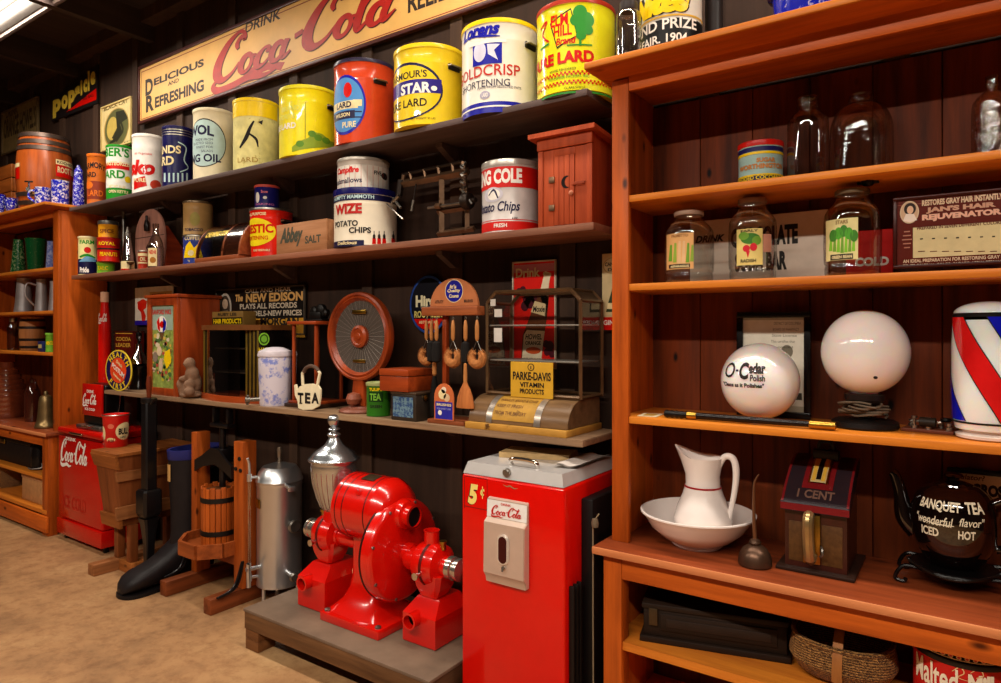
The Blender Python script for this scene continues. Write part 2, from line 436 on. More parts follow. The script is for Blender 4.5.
m = MB(); m.box(X1, X1+.1, Y0, WY+.1, 0, CZ, DARKW); struct(m, 'wall_right')
m = MB(); m.box(X0-.1, X1+.1, Y0-.1, Y0, 0, CZ, DARKW); struct(m, 'wall_front')
CEIL = wood('#3a2c28', '#241b1a', 'Y', .8, .8)
m = MB(); m.box(X0-.1, X1+.1, Y0-.1, WY+.1, CZ, CZ+.1, CEIL)
for k in range(12): m.box(X0+.6+k*1.22, X0+.66+k*1.22, Y0, WY, CZ-.2, CZ, CEIL)
struct(m, 'ceiling')
m = MB(); m.box(X0, X1, WY-.1, WY, CZ-.09, CZ, BATT); struct(m, 'trim_1')
m = MB(); m.tube([(X0+.1, 1.95, 3.72), (-3.2, 1.95, 3.72)], .018, mat('#6b5a52', .4, .6), 8)   # pipe run under the joists
for k in range(7): m.box(X0+.3+k*1.22-.01, X0+.3+k*1.22+.01, 1.94, 1.96, 3.72, CZ, IRON)
tag(m.build('ceiling_pipe'), 'thin grey pipe hung under the dark ceiling at top left', 'pipe')

TUBE = emit('#fff1dc', 9); HOUSE = mat('#cfc7c4', .3, .6, .1)
def fixture(x, y, z, L, label, power, first=False):
    t = thing('fluorescent_light', label, 'light', (x, y, z), 0, 'fluorescent ceiling lights')
    m = MB(); m.prism([(-.15, 0), (-.1, .07), (.1, .07), (.15, 0), (.145, 0), (.095, .06), (-.095, .06), (-.145, 0)], -L/2, L/2, HOUSE, 'X')
    m.box(-L/2, -L/2+.01, -.13, .13, .002, .07, HOUSE); m.box(L/2-.01, L/2, -.13, .13, .002, .07, HOUSE); m.build('housing', t)
    for yy in (-.06, .06):
        m = MB(); m.lathe([(.016, -L/2+.02), (.019, -L/2+.03), (.019, L/2-.03), (.016, L/2-.02)], TUBE, yy, .02, 10, 'X'); m.build('tube', t)
    for xx in (-L/2+.3, L/2-.3):
        m = MB(); m.tube([(xx, 0, .06), (xx, 0, CZ-z)], .006, IRON, 6); m.build('hanger', t)
    li = bpy.data.lights.new('tube_light', 'AREA'); li.shape = 'RECTANGLE'; li.size = L-.06; li.size_y = .2; li.energy = power; li.color = (1, .9, .77)
    lo = bpy.data.objects.new('tube_light', li); COL.objects.link(lo); lo.parent = t; lo.location = (0, 0, -.004)
fixture(-4.9, 1.79, 3.74, 2.4, 'fluorescent strip light hanging at the top left above the left bookcase', 115)
fixture(-1.55, 1.79, 3.74, 2.4, 'fluorescent strip light hanging above the lard cans, out of the picture', 98)
fixture(.95, 1.79, 3.74, 2.2, 'fluorescent strip light hanging above the right bookcase, out of the picture', 95)
fixture(-4.9, -1.35, 3.7, 2.4, 'fluorescent strip light behind the viewer, farther left, out of the picture', 160)
fixture(-1.55, -1.35, 3.7, 2.4, 'fluorescent strip light behind the viewer, middle, out of the picture', 290)
fixture(.95, -1.35, 3.7, 2.2, 'fluorescent strip light behind the viewer, farther right, out of the picture', 235)

# ================================================================ furniture
OW_V = wood('#cd601a', '#7e340a', 'Z', 1, .42, .15, 2.2); OW_H = wood('#d4661e', '#8c390c', 'X', 1, .38, .12, 1.8)
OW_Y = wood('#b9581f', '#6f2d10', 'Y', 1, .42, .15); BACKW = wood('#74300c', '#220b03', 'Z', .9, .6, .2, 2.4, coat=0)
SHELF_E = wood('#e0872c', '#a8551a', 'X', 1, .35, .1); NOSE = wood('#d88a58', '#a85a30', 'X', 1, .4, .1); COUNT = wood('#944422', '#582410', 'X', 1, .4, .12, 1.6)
def part(root, name, m): return m.build(name, root, label=None)
def bookcase(xl, xr, post, shelves, base_shelves, label, shx):
    """tall two-part bookcase: upper shelves over a deeper counter, crown on top. Root stands on the floor at its left front corner"""
    ox, oy = xl, 2.17
    t = thing('bookcase', label, 'bookcase', (ox, oy, 0))
    def P(n, *bx, mt=OW_V, bev=.003):
        m = MB(); m.M = Matrix.Translation((-ox, -oy, 0))
        for b in bx: m.box(*b, mt, bev)
        return m.build(n, t)
    yu, yb = 2.24, WY-.02
    P('back_panel', *[(xl+.02+i*(xr-xl-.04)/9, xl+.018+(i+1)*(xr-xl-.04)/9, yb-.012, yb, .1, 2.45) for i in range(9)], mt=BACKW, bev=.004)
    for x in ((xl, xl+.022), (xr-.022, xr)): P('side_panel', (*x, yu+.02, yb, .78, 2.46))
    for x in ((xl, xl+post), (xr-post, xr)): P('corner_post', (*x, yu, yu+.022, .78, 2.46))
    P('fascia', (xl+post+.0005, xr-post-.0005, yu+.001, yu+.021, 2.413, 2.468), mt=OW_H)
    m = MB(); m.M = Matrix.Translation((-ox, -oy, 0))
    ov = .055
    m.box(xl-ov, xr+ov, 2.125, yb, 2.48, 2.503, SHELF_E, .003)
    for q in range(1):
        lo = [(xl-.005, yu-.004), (xr+.005, yu-.004), (xr+.005, yb), (xl-.005, yb)]; hi = [(xl-ov+.008, 2.134), (xr+ov-.008, 2.134), (xr+ov-.008, yb), (xl-ov+.008, yb)]
        vs = [(x, y, 2.466) for x, y in lo]+[(x, y, 2.4795) for x, y in hi]
        m.add(vs, [(0, 3, 2, 1), (4, 5, 6, 7), (0, 1, 5, 4), (1, 2, 6, 5), (2, 3, 7, 6), (3, 0, 4, 7)], OW_H)
    m.build('crown', t)
    for z in shelves: P('shelf', (xl+.0225, xr-.0225, yu+shx, yb-.013, z-.025, z), mt=SHELF_E)
    P('countertop', (xl-.03, xr+.03, 2.145, yb, .752, .78), mt=COUNT, bev=.006)
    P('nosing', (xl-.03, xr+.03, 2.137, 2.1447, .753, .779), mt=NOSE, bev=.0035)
    pw = post+.005
    for x in ((xl, xl+pw), (xr-pw, xr)):
        P('base_post', (*x, 2.17, 2.235, .0, .752))
        P('base_side', (x[0]+.005, x[0]+.025, 2.236, yb, .05, .752)) if x[0] == xl else P('base_side', (x[1]-.025, x[1]-.005, 2.236, yb, .05, .752))
    P('apron', (xl+pw, xr-pw, 2.172, 2.192, .672, .752), mt=OW_H)
    for z in base_shelves: P('base_shelf', (xl+.026, xr-.026, 2.18 if z > .3 else 2.165, yb-.013, z-.03, z), mt=SHELF_E)
    P('plinth', (xl-.012, xr+.012, 2.15, 2.169, .03, .15), mt=OW_H)
    return t
bookcase(-1.06, .75, .065, (2.037, 1.717, 1.237), (.449, .16), 'tall orange pine bookcase on the right with white globes and glass jars', .006)
bookcase(-7.45, -5.635, .1, (2.037, 1.70, 1.375), (.44, .19), 'orange pine bookcase at the far left end with grey pitchers and bell', .006)
SHW = wood('#6a5650', '#443838', 'X', 1, .6, .15); SHM = wood('#9a6248', '#5c3c30', 'X', 1, .5, .15); SHL = wood('#a08060', '#6c5240', 'X', 1, .5, .15)
def wall_shelf(z, yf, xr, th, mt, label, xl=-5.63, notch=None):
    t = thing('wall_shelf', label, 'shelf', (xl, yf, z), 0, 'long wall shelves')
    m = MB(); D = WY-.019-yf
    if notch: m.prism([(0, notch[1]), (notch[0], notch[1]), (notch[0], 0), (xr-xl, 0), (xr-xl, D), (0, D)], -th, 0, mt, 'Z', .003)
    else: m.box(0, xr-xl, 0, D, -th, 0, mt, .003)
    m.build('board', t)
    for k in (0, 2, 4):
        x = -2.07-.628*k-xl
        m = MB(); D = WY-.019-yf
        m.prism([(D, -th-.002), (D, -th-.075), (D-.025, -th-.075), (D-.13, -th-.022), (D-.13, -th-.002)], x-.018, x+.018, SHW, 'X'); m.build('bracket', t)
TOP, MID, LOW = 2.478, 1.962, 1.13
wall_shelf(TOP, 2.288, -1.186, .028, SHW, 'top dark wall shelf carrying the row of lard cans', -5.575)
wall_shelf(MID, 2.288, -1.159, .03, SHM, 'middle reddish brown wall shelf carrying the potato chip cans', -5.54)
wall_shelf(LOW, 2.25, -1.185, .026, SHL, 'lowest worn wall shelf carrying the glass display case', -5.38, (.44, .18))
# ================================================================ cans and signs up high
def can(name, label, cat, u1, u2, vt, Z, body, Yb=WY-.022, Yc=None, Yf=None, bands=(), lid=None, lidh=.016, deco=None, group=None, rim=None, taper=0., handle=None, part='body', lidov=.003, ears=False, seg=44, r=None, beads=True):
    """a round tin: bands = (fraction of height from the bottom, material above it); deco prints on the body"""
    if Yc is not None or Yf is not None: Yb = None
    X, Y, rr = solve_cyl(u1, u2, Yb, Yc, Yf); r = r or rr
    h = ztop(vt, X, Y, r)-Z
    t = thing(name, label, cat, (X, Y, Z), 0, group)
    hb = h-(lidh if lid else 0)
    rf = (lambda z: r*(1-taper*(1-z/h)))
    m = MB(); pr = [(rf(0)-.004, 0, rim or body), (rf(0)+.001, .003, rim or body), (rf(.006), .008, body)]
    for f, mt in bands: pr.append((rf(hb*f), hb*f, mt))
    if beads and h > .2: pr += [(rf(hb*.8), hb*.8-.004), (rf(hb*.8)+.0005, hb*.8), (rf(hb*.8), hb*.8+.004)]
    pr.sort(key=lambda p: p[1])
    pr += [(rf(hb-.008), hb-.008), (rf(hb)+.002, hb-.004, rim or pr[-1][2] if len(pr[-1]) > 2 else rim or body), (rf(hb)+.001, hb)]
    cur = body
    q = []
    for p in pr:
        if len(p) > 2: cur = p[2]
        q.append((p[0], p[1], cur))
    m.lathe(q, body, seg=seg)
    if deco:
        p = cyl_paint(m, X, Y, r, Z, rf if taper else None)
        p.mapf0 = p.mapf
        p.mapf = lambda x, z, o: (lambda a, R: (R*math.sin(a), -R*math.cos(a), z-Z))(x/r, (rf(z-Z) if taper else r)+.0008+o)
        deco(p)
    m.build(part, t)
    if lid:
        m = MB(); R = rf(hb)+lidov
        m.lathe([(R, hb-.004), (R+.001, hb+lidh*.4), (R, h-.002), (R-.004, h), (R-.012, h), (R-.016, h-.006), (0, h-.006)], lid, seg=seg); m.build('lid', t)
    if ears:
        for a in ears:
            a = math.radians(a); m = MB(); R = rf(h*.72)
            m.M = Matrix.Translation((R*math.sin(a), -R*math.cos(a), h*.74)) @ Matrix.Rotation(a, 4, 'Z')
            m.box(-.035, .035, -.006, .004, -.014, .014, IRON, .005)
            m.tube([(-.04, -.004, 0), (-.03, -.016, .004), (.03, -.016, .004), (.04, -.004, 0)], .004, TIN, 6)
            m.build('handle', t)
    return t
RUSTY = mat('#d8bd4a', .4, spots=('#8a7a2a', .25, 9)); GOLDY = mat('#e8cc30', .32, spots=('#a89428', .12, 12))
# --- wooden cider barrel on the left bookcase crown
X, Y, r = solve_cyl(15, 73, Yc=2.35)
t = thing('barrel', 'varnished wooden barrel with iron hoops and tap on the left bookcase', 'barrel', (X, Y, 2.503))
h = .62; BW = wood('#b8581e', '#6e2c0c', 'Z', 1, .3, .15, coat=.4)
br = lambda z: r*(.86+.14*math.sin(PI*z/h))
m = MB(); m.lathe([(br(0)-.02, 0), (br(0), 0)]+[(br(h*k/14), h*k/14) for k in range(15)]+[(br(h)-.015, h), (br(h)-.02, h-.02), (0, h-.02)], BW, seg=48)
p = cyl_paint(m, X, Y, r, 2.503, br); p.mapf = lambda x, z, o: (lambda a, R: (R*math.sin(a), -R*math.cos(a), z-2.503))(x/r, br(z-2.503)+.001+o)
p.rect(56, 74, 162, 178, RED); p.rect(56, 74, 161, 166, CREAM, 2); p.text('ROCHESTER', 57, 73, 162.3, 165, INK, 3); p.text('ROOT BEER', 57.5, 73, 168, 174, CREAM, 2)
p.rect(15.5, 19.5, 163, 179, RED); p.rect(15.5, 19.5, 163, 167, CREAM, 2)
m.build('staves', t)
for f in (.09, .2, .8, .88, .97):
    m = MB(); z = h*f; m.lathe([(br(z-.018)+.001, z-.018), (br(z-.018)+.005, z-.016), (br(z+.018)+.005, z+.016), (br(z+.018)+.001, z+.018)], mat('#5a4a42', .4, .7, .3), seg=48, cap=False); m.build('hoop', t)
m = MB(); a = math.radians(47); m.M = Matrix.Rotation(a, 4, 'Z') @ Matrix.Translation((0, -br(.13), .14))
m.lathe([(.022, -.0), (.022, -.01), (.012, -.014), (.012, -.07), (.016, -.075), (.016, -.1), (0, -.1)], CHROME, seg=14, axis='Y')
m.tube([(0, -.08, 0), (0, -.082, -.05)], [.012, .009], CHROME, 10); m.tube([(0, -.085, .01), (0, -.085, .06)], .007, CHROME); m.box(-.03, .03, -.09, -.08, .055, .068, BLACK, .004); m.build('tap', t)
# crate left of it
m = MB(); x0 = xu(-20, 2.3); x1 = xu(11, 2.3)
for k in range(4): m.box(x0, x1, 2.3, 2.32, .002+.12*k, .115+.12*k, wood('#a85a22', '#6a3410', 'X'), .004)
for k in range(4): m.box(x1-.02, x1, 2.321, 2.57, .002+.12*k, .115+.12*k, wood('#a85a22', '#6a3410', 'Y'), .004)
m.box(x0, x1, 2.321, 2.57, .0, .012, wood('#a85a22', '#6a3410', 'X'))
tag(m.build('crate', loc=(0, 0, 2.503)), 'orange brown wooden crate left of the barrel at the picture edge', 'crate')
# --- blue spatterware
BSP = spatter('#1818b0', '#d8dcf0', 70, .56); GSP = spatter('#14602e', '#a8c088', 55, .56); BGS = spatter('#2028c0', '#e8e8f4', 45, .53)
def enamel_pot(name, label, cat, u1, u2, vt, Z, Yc, mt, prof, handle=0, lid=False, group='blue spatterware on the left bookcase', spout=False):
    X, Y, r = solve_cyl(u1, u2, Yc=Yc); h = ztop(vt, X, Y, r*.7)-Z
    t = thing(name, label, cat, (X, Y, Z), 0, group); m = MB()
    ps = [(p[0]*r, p[1]*h) for p in prof]
    m.lathe([(0, 0)]+ps+([] if lid else [(ps[-1][0]-.004, ps[-1][1]), (ps[0][0]*.95, .006), (0, .006)]), mt, seg=32); m.build('body', t)
    if lid:
        m = MB(); R = ps[-1][0]; m.lathe([(R+.002, h), (R+.002, h+.006), (R*.5, h+.03), (.012, h+.035), (.014, h+.05), (0, h+.056)], mt, seg=28); m.build('lid', t)
    if handle is not None:
        m = MB(); R = max(p[0] for p in ps); a = math.radians(handle)
        m.M = Matrix.Rotation(a, 4, 'Z')
        m.tube([(r*.8, 0, h*.82), (R+.05, 0, h*.85), (R+.06, 0, h*.5), (R*.97, 0, h*.2)], .008, mt, 8, 5); m.build('handle', t)
    if spout:
        m = MB(); a = math.radians(handle+180); m.M = Matrix.Rotation(a, 4, 'Z'); m.tube([(r*.9, 0, h*.35), (r*1.2, 0, h*.6), (r*1.3, 0, h*.92)], [.028, .018, .011], mt, 10, 4); m.build('spout', t)
    return t
CYL = [(.96, 0), (1, .05), (1, .93), (1.03, .97), (1.03, 1)]; CONE = [(1, 0), (1.02, .04), (.72, .92), (.75, 1)]
BOWL = [(.5, 0), (.8, .3), (.97, .7), (1, .95), (1.05, 1)]
ZC = 2.504
enamel_pot('enamel_mug', 'short wide blue spatter enamel mug before the barrel tap', 'mug', 34.5, 51, 187, ZC, 2.21, BGS, CYL, -150)
enamel_pot('enamel_cup', 'taller blue spatter enamel cup at the crown corner by the barrel', 'cup', 51, 69, 180, ZC, 2.27, BGS, CYL, 160)
enamel_pot('coffee_pot', 'tall blue spatter enamel coffee pot beside the orange can', 'pot', 72, 85, 171, ZC, 2.47, BSP, [(1, 0), (1.02, .04), (.85, .7), (.7, .94), (.72, 1)], 150, True)
enamel_pot('enamel_bowl', 'small blue spatter enamel bowl left of the mug', 'bowl', 3, 20, 198, ZC, 2.19, BSP, BOWL, None)
enamel_pot('enamel_pan', 'blue spatter enamel pan at the left picture edge', 'pan', -8, 6, 194, ZC, 2.20, BSP, BOWL, None)
# --- the lard cans
G = 'lard and shortening cans on the top wall shelf'
L1 = mat('#c8651c', .35, var=.1, spots=('#7a3a14', .12, 14))
def d1(p):
    p.text('ARMORY', 85, 105, 165, 171, INK, arc=.5); p.text('LARD', 84, 96, 172, 177, INK); p.rect(83, 106, 181, 199, mat('#8a3218', .4)); p.text('LARD', 88, 103, 190, 196, ORANGE, 3); p.ell(87, 93, 181, 189, ORANGE, 3)
can('lard_can', 'rusty orange lard can, first in the row beside the coffee pot', 'can', 87, 107, 153, TOP, L1, Yc=2.45, lid=ORANGE, deco=d1, group=G)
WG = mat('#e8e6dc', .3)
def d2(p):
    p.text("ERBER'S", None, 129, 149.5, 158.5, GREEN, bold=.03); p.rect(('a', -60), ('a', 110), 163, 169, RED); p.text('PASTEURIZED', None, 131, 164, 168, CREAM, 3, sx=.8)
    p.text('LARD', None, 125, 171, 179, GREEN, bold=.03); p.ell(124.5, 130.5, 176.5, 183, YEL, 3); p.text('NET WT. 8 LBS.', 109, 126, 185, 188, CREAM, 3); p.text('OPEN KETTLE', 109, 128, 190, 193, CREAM, 3)
can('lard_can', 'white and green lard can with red band and green rim', 'can', 106, 133, 144, TOP, WG, bands=[(.3, WG), (.02, GREEN)], lid=GREEN, deco=d2, group=G)
def d3(p):
    p.text('Frisko', None, 155, 161, 176, RED, shear=.2, bold=.05); p.text('All Vegetable', None, 152, 153, 156, RED, bold=0)
    p.poly([(134, 180), (145, 176), (147, 186), (134, 190)], RED); p.ell(150, 161, 180, 190, mat('#c84028')); p.text('PURE', 134, 146, 178, 182, CREAM, 3)
can('shortening_can', 'white shortening can with red script next to the dark blue can', 'can', 132, 164, 133, TOP, WHITE, lid=WHITE, deco=d3, group=G)
NV = mat('#15134a', .28, var=.2, spots=('#5a5a9a', .1, 40))
def d4(p):
    for v in (129, 131.5, 134): p.rect(('a', -80), ('a', 130), v, v+.9, TIN)
    p.text('LANDS', None, 181, 146, 154, CREAM, bold=.03); p.text('LARD', None, 174, 156, 165, CREAM, bold=.03); p.pen([(178, 142, 1), (186, 148, 1.2), (184, 160, 1.2), (188, 168, 1), (180, 172, 1)], LBLUE)
    for k in range(6): p.rect(164+k*4.4, 165.7+k*4.4, 173, 182, LBLUE)
can('lard_can', 'dark blue lard can with cream lettering and ringed top', 'can', 162, 194, 125, TOP, NV, lid=NV, deco=d4, group=G)
IV = mat('#e6d9b6', .35, var=.1)
def d5(p):
    p.ell(('a', -34), 226, 121, 169, INK); p.ell(('a', -33), 225.3, 122, 168, mat('#b9d3d0', .35), 2); p.text('WOL', None, 214, 127, 137, NAVY, 3, bold=.04, arc=.2); p.text('COOKING OIL', None, 221, 155, 163, NAVY, 3, bold=.03)
    for v, s in ((138.5, 'MADE FROM'), (142, 'SELECTED SEED'), (146, 'FINEST FOR'), (150, 'SALADS')): p.text(s, None, 213, v, v+2.4, NAVY, 3, bold=0)
can('oil_can', 'cream cooking oil can with pale blue oval label', 'can', 193, 235, 107, TOP, IV, lid=IV, deco=d5, group=G)
CW = mat('#e2d68c', .35, var=.2, spots=('#b0983c', .2, 8))
def d6(p):
    p.rect(('a', -80), ('a', 120), 99.5, 116, YEL); p.pen([(240, 148, 2), (246, 138, 4), (250, 128, 3), (254, 121, 1.5)], INK); p.pen([(248, 133, 1.5), (256, 139, 2.5), (258, 147, 1)], INK)
    p.poly([(258, 122), (263, 120), (262, 125)], INK); p.text('LARD', 238, 258, 157, 162, mat('#b08a3c'), bold=0)
can('lard_can', 'stained pale yellow lard can with dark smudges and bright yellow top', 'can', 233, 279, 97, TOP, CW, lid=YEL, deco=d6, group=G)
def d7(p):
    p.text('PURE LARD', None, 296, 122, 128, WHITE, 2, bold=.03); p.text('FAVORITE', None, 295, 113, 118, mat('#e0dc60')); p.text('BRAND', None, 300, 105, 110, mat('#e0dc60')); 
    p.poly([(292, 147), (300, 141), (308, 138), (314, 132), (322, 134), (330, 141), (336, 144), (336, 148), (292, 152)], mat('#8aa028', .4))
    for a, b in ((312, 133), (318, 137), (326, 140), (300, 143)): p.ell(a-4, a+4, b-2.5, b+4, mat('#5c8a20'), 2)
    p.rect(304.8, 305.8, 102, 140, mat('#a8a020'), 2)
can('lard_can', 'bright yellow lard can with white lettering and green landscape', 'can', 279, 338, 84, TOP, mat('#ecdb12', .28, var=.08, coat=.4), lid=mat('#d8cc20', .3), deco=d7, group=G, ears=(100,))
def d8(p):
    p.ell(('a', -34), 366, 74, 134, BLUE); p.ell(('a', -33), 364, 76.5, 131, mat('#4a8ac8'), 2); p.rect(('a', -33), 358, 100, 108, CREAM, 3); p.text('LARD', None, 351.5, 101, 107, NAVY, 4, bold=.03); p.rect(353, 362, 99.5, 106, CREAM, 4)
    p.rect(('a', -28), 355, 110, 118, NAVY, 3); p.text('WILSON', None, 350, 112, 116, CREAM, 4); p.ell(('a', 5), 352, 82, 97, RED, 4); p.text('PURE', ('a', 2), 356, 121, 127, CREAM, 4)
    for v in (111, 116.5): p.rect(352, 362, v, v+1.2, NAVY, 4)
can('lard_can', 'red orange lard can with round blue label and dark lid', 'can', 334, 395, 57, TOP, mat('#c8401a', .25, coat=.5, var=.1), lid=mat('#2a2238', .3), deco=d8, group=G, ears=(75,))
YA = mat('#e6c51c', .28, var=.06, coat=.4)
def d9(p):
    p.ell(('a', -66), 443, 62, 120, NAVY); p.ell(('a', -63), 441, 64.5, 118, YA, 2); p.rect(('a', -64), 441.5, 80, 94, mat('#2a1c7a', .3), 3); p.text('STAR', None, 431, 82, 93, WHITE, 4, bold=.04)
    p.text("ARMOUR'S", None, 427, 69.5, 77, INK, 3, bold=.02); p.text('PURE LARD', None, 427, 98, 106, INK, 3, bold=.02); p.ell(431, 437, 86, 91, WHITE, 4); p.text('NET WEIGHT 50 LBS.', None, 436, 117.5, 119.5, INK, 2, bold=0)
can('lard_can', 'big yellow lard can with dark blue oval label', 'can', 394, 465, 42, TOP, YA, lid=YA, deco=d9, group=G, ears=(82,))
CI = mat('#e8e0d2', .3, var=.06)
def d10(p):
    p.rect(('a', -80), ('a', 130), 101, 112, BLUE); p.rect(('a', -80), ('a', 130), 105, 106.5, WHITE, 2)
    p.text('Lorens', None, 500, 21, 34, BLUE, shear=.3, bold=.05); p.pen([(470, 38, 1), (485, 36, 2.5), (500, 36, 1)], BLUE)
    p.rect(473, 502, 40, 64, BLUE); p.ell(474, 486, 42, 62, mat('#cfcde0'), 2); p.poly([(487, 44), (500, 44), (494, 50), (498, 60), (488, 54)], mat('#d8d6e4'), 2); p.rect(470, 506, 40, 43, WHITE, 3)
    p.text('GOLDCRISP', None, 520, 66, 77, mat('#c0281c'), bold=.01); p.text('SHORTENING', None, 510, 79, 86, NAVY, bold=0); p.text('MADE FROM SELECTED FATS', None, 521, 87.5, 90, NAVY, bold=0)
    p.ell(480, 490, 91, 99, mat('#a8a4b8')); p.text('LARD', 482, 488, 93, 97, WHITE, 3)
can('shortening_can', 'white shortening can with yellow lid and blue picture label', 'can', 462, 538, 17, TOP, CI, lid=YEL, deco=d10, group=G, ears=(85,))
YE = mat('#e4de18', .22, var=.06, coat=.6)
def d11(p):
    p.poly([(550, 24), (571, 8), (578, 36), (557, 49)], INK, 1); p.poly([(551.5, 24.5), (570.5, 10), (576.5, 35.5), (557.5, 47)], YE, 2)
    p.text('ELM', 551, 568, 14, 26, RED, 3, bold=.03); p.text('HILL', 554, 572, 25, 36, RED, 3, bold=.03); p.text('Brand', 556, 576, 37, 44, RED, 3, shear=.2, bold=.03)
    GG = mat('#2a8a2a', .4)
    for a, b, q in ((580, 12, 7), (586, 20, 8), (582, 28, 7), (576, 20, 6), (588, 30, 5), (581, 35, 5)): p.ell(a-q, a+q, b-q, b+q, GG, 3)
    p.rect(579, 581.5, 36, 46, GG, 3); p.rect(567, 592, 44, 45.5, GG, 3); p.pen([(541, 30, 2), (547, 22, 2), (543, 36, 2), (549, 42, 2)], RED); p.pen([(541, 50, 2), (549, 44, 2)], GG)
    p.text('PURE LARD', None, 594, 51, 63, RED, 2, bold=.05); p.text('HOME RENDERED', None, 576, 67, 69.5, INK, bold=0)
    for v in (70.5, 79.5): 
        for r_ in range(2):
            for k in range(26): 
                a = -48+k*6+3*r_; p.rect(('a', a), ('a', a+3), v+r_*2, v+2+r_*2, RED, 2)
    p.text('TENNESSEE PACKERS, INC.', None, 590, 75, 78, GG, 2, bold=0); p.text('CLARKSVILLE', None, 585, 86, 88.5, INK, 2, bold=0); p.rect(('a', -60), ('a', 120), 91, 93, GG)
can('lard_can', 'large bright yellow lard can with red rim and green tree, last in the row', 'can', 537, 615, -3, TOP, YE, lid=mat('#a8301c', .3), deco=d11, group=G)
# --- on top of the right bookcase
def jar(name, label, cat, u1, u2, vt, Z, prof, mt, Yc=None, Yb=None, lid=None, lidm=None, group=None, hk=.7, extra=None):
    """glass vessel: prof in (radius fraction, height fraction)"""
    X, Y, r = solve_cyl(u1, u2, Yc=Yc, Yb=Yb); h = ztop(vt, X, Y, r*hk)-Z
    t = thing(name, label, cat, (X, Y, Z), 0, group)
    ps = [(q[0], max(0, q[1])) for q in crom([(p[0]*r, p[1]*h) for p in prof], 4)]
    m = MB(); m.lathe([(0, .004), (ps[0][0]*.9, .002)]+ps+[(ps[-1][0]-.003, ps[-1][1])], mt, seg=44, cap=False); m.build('glass', t)
    if lid:
        R, z0, z1 = lid[0]*r, lid[1]*h, lid[2]*h
        m = MB(); m.lathe([(R, z0), (R+.001, z0+.003), (R+.001, z1-.003), (R-.003, z1), (0, z1)], lidm or TIN, seg=32); m.build('lid', t)
    if extra: extra(t, X, Y, r, h)
    return t
JAR = [(.93, 0), (1, .05), (1, .6), (.98, .68), (.78, .8), (.62, .85), (.62, .9)]
GL = glass((.9, .91, .89), .5, .06)
jar('glass_jar', 'clear glass jar with dark lid standing on the right bookcase corner', 'jar', 616, 641, -2, 2.504, [(.95, 0), (1, .05), (1, .72), (.8, .8), (.6, .84), (.6, .95)], glass((.93, .93, .93), .6, .16), Yc=2.2, lid=(.7, .84, 1), lidm=mat('#3a3230', .4))
def d12(p):
    p.rect(('a', -90), ('a', 130), 18, 43, BLACK, 1); p.text('Nites', None, 690, -12, 13, YEL, 3, shear=.3, bold=.08); p.text('Nites', None, 691, -11, 14, INK, 2, shear=.3, bold=.1)
    p.text('GRAND PRIZE', None, 696, 20, 31, WHITE, 3, bold=.02); p.text("WORLD'S FAIR. 1904.", None, 689, 33, 42, WHITE, 3, bold=.02)
    p.rect(('a', -90), ('a', 130), 14, 16, GOLD, 2)
can('advertising_can', 'black and white can lettered GRAND PRIZE 1904 on the right bookcase', 'can', 640, 702, -40, 2.504, mat('#d8d4c8', .3), Yc=2.33, lid=TIN, deco=d12)
can('black_tin', 'plain dark tin beside the GRAND PRIZE can on the right bookcase', 'tin', 705, 723, -30, 2.504, mat('#241d1c', .4), Yc=2.47, lid=mat('#2c2422', .4))
X, Y, r = solve_cyl(772, 838, Yc=2.33)
t = thing('enamel_dishpan', 'blue enamel pan with white flecks on top of the right bookcase', 'pan', (X, Y, 2.504))
m = MB(); q = spatter('#1420b8', '#c8cce8', 30, .62); m.lathe([(0, 0), (r*.82, 0), (r*.86, .01), (r, .13), (r+.008, .132), (r-.002, .126), (r*.84, .012), (0, .01)], q, seg=48); m.build('body', t)
m = MB(); m.lathe([(r+.002, .128), (r+.014, .131), (r+.002, .136)], mat('#141a70', .2), seg=48, cap=False); m.build('rim', t)
# ================================================================ signs on the wall
def sign(name, label, cat, u0, v0, u1, v1, Y, th, mt, deco=None, frame=None, fw=.02, group=None, outline=None, fd=.008):
    """flat panel facing the room; (u0,v0) is its top left, (u1,v1) its bottom right"""
    xa, xb = xu(u0, Y), xu(u1, Y); za, zb = zv(v0, xa, Y), zv(v1, xb, Y)
    org = (xa, Y, zb)
    t = thing(name, label, cat, org, 0, group)
    m = MB(); W, Hh = xb-xa, za-zb
    if outline: m.prism(outline(W, Hh), 0, th, mt, 'Y')
    else: m.box(0, W, 0, th, 0, Hh, mt, .0015, 1)
    if deco:
        p = plane_paint(m, Y, org); p.W = W; p.Hh = Hh; deco(p)
    m.build('panel', t)
    if frame:
        for n, b in (('frame_rail', (0-fw*.2, W+fw*.2, -fd, th, -fw*.2, fw*.8)), ('frame_rail', (0-fw*.2, W+fw*.2, -fd, th, Hh-fw*.8, Hh+fw*.2)), ('frame_stile', (-fw*.2, fw*.8, -fd, th, fw*.8, Hh-fw*.8)), ('frame_stile', (W-fw*.8, W+fw*.2, -fd, th, fw*.8, Hh-fw*.8))):
            m = MB(); m.box(*b, frame, .003); m.build(n, t)
    return t
TANS = mat('#dba95e', .45, var=.12, scale=6, spots=('#b8843c', .1, 20)); SRED = mat('#a81c12', .45, var=.2)
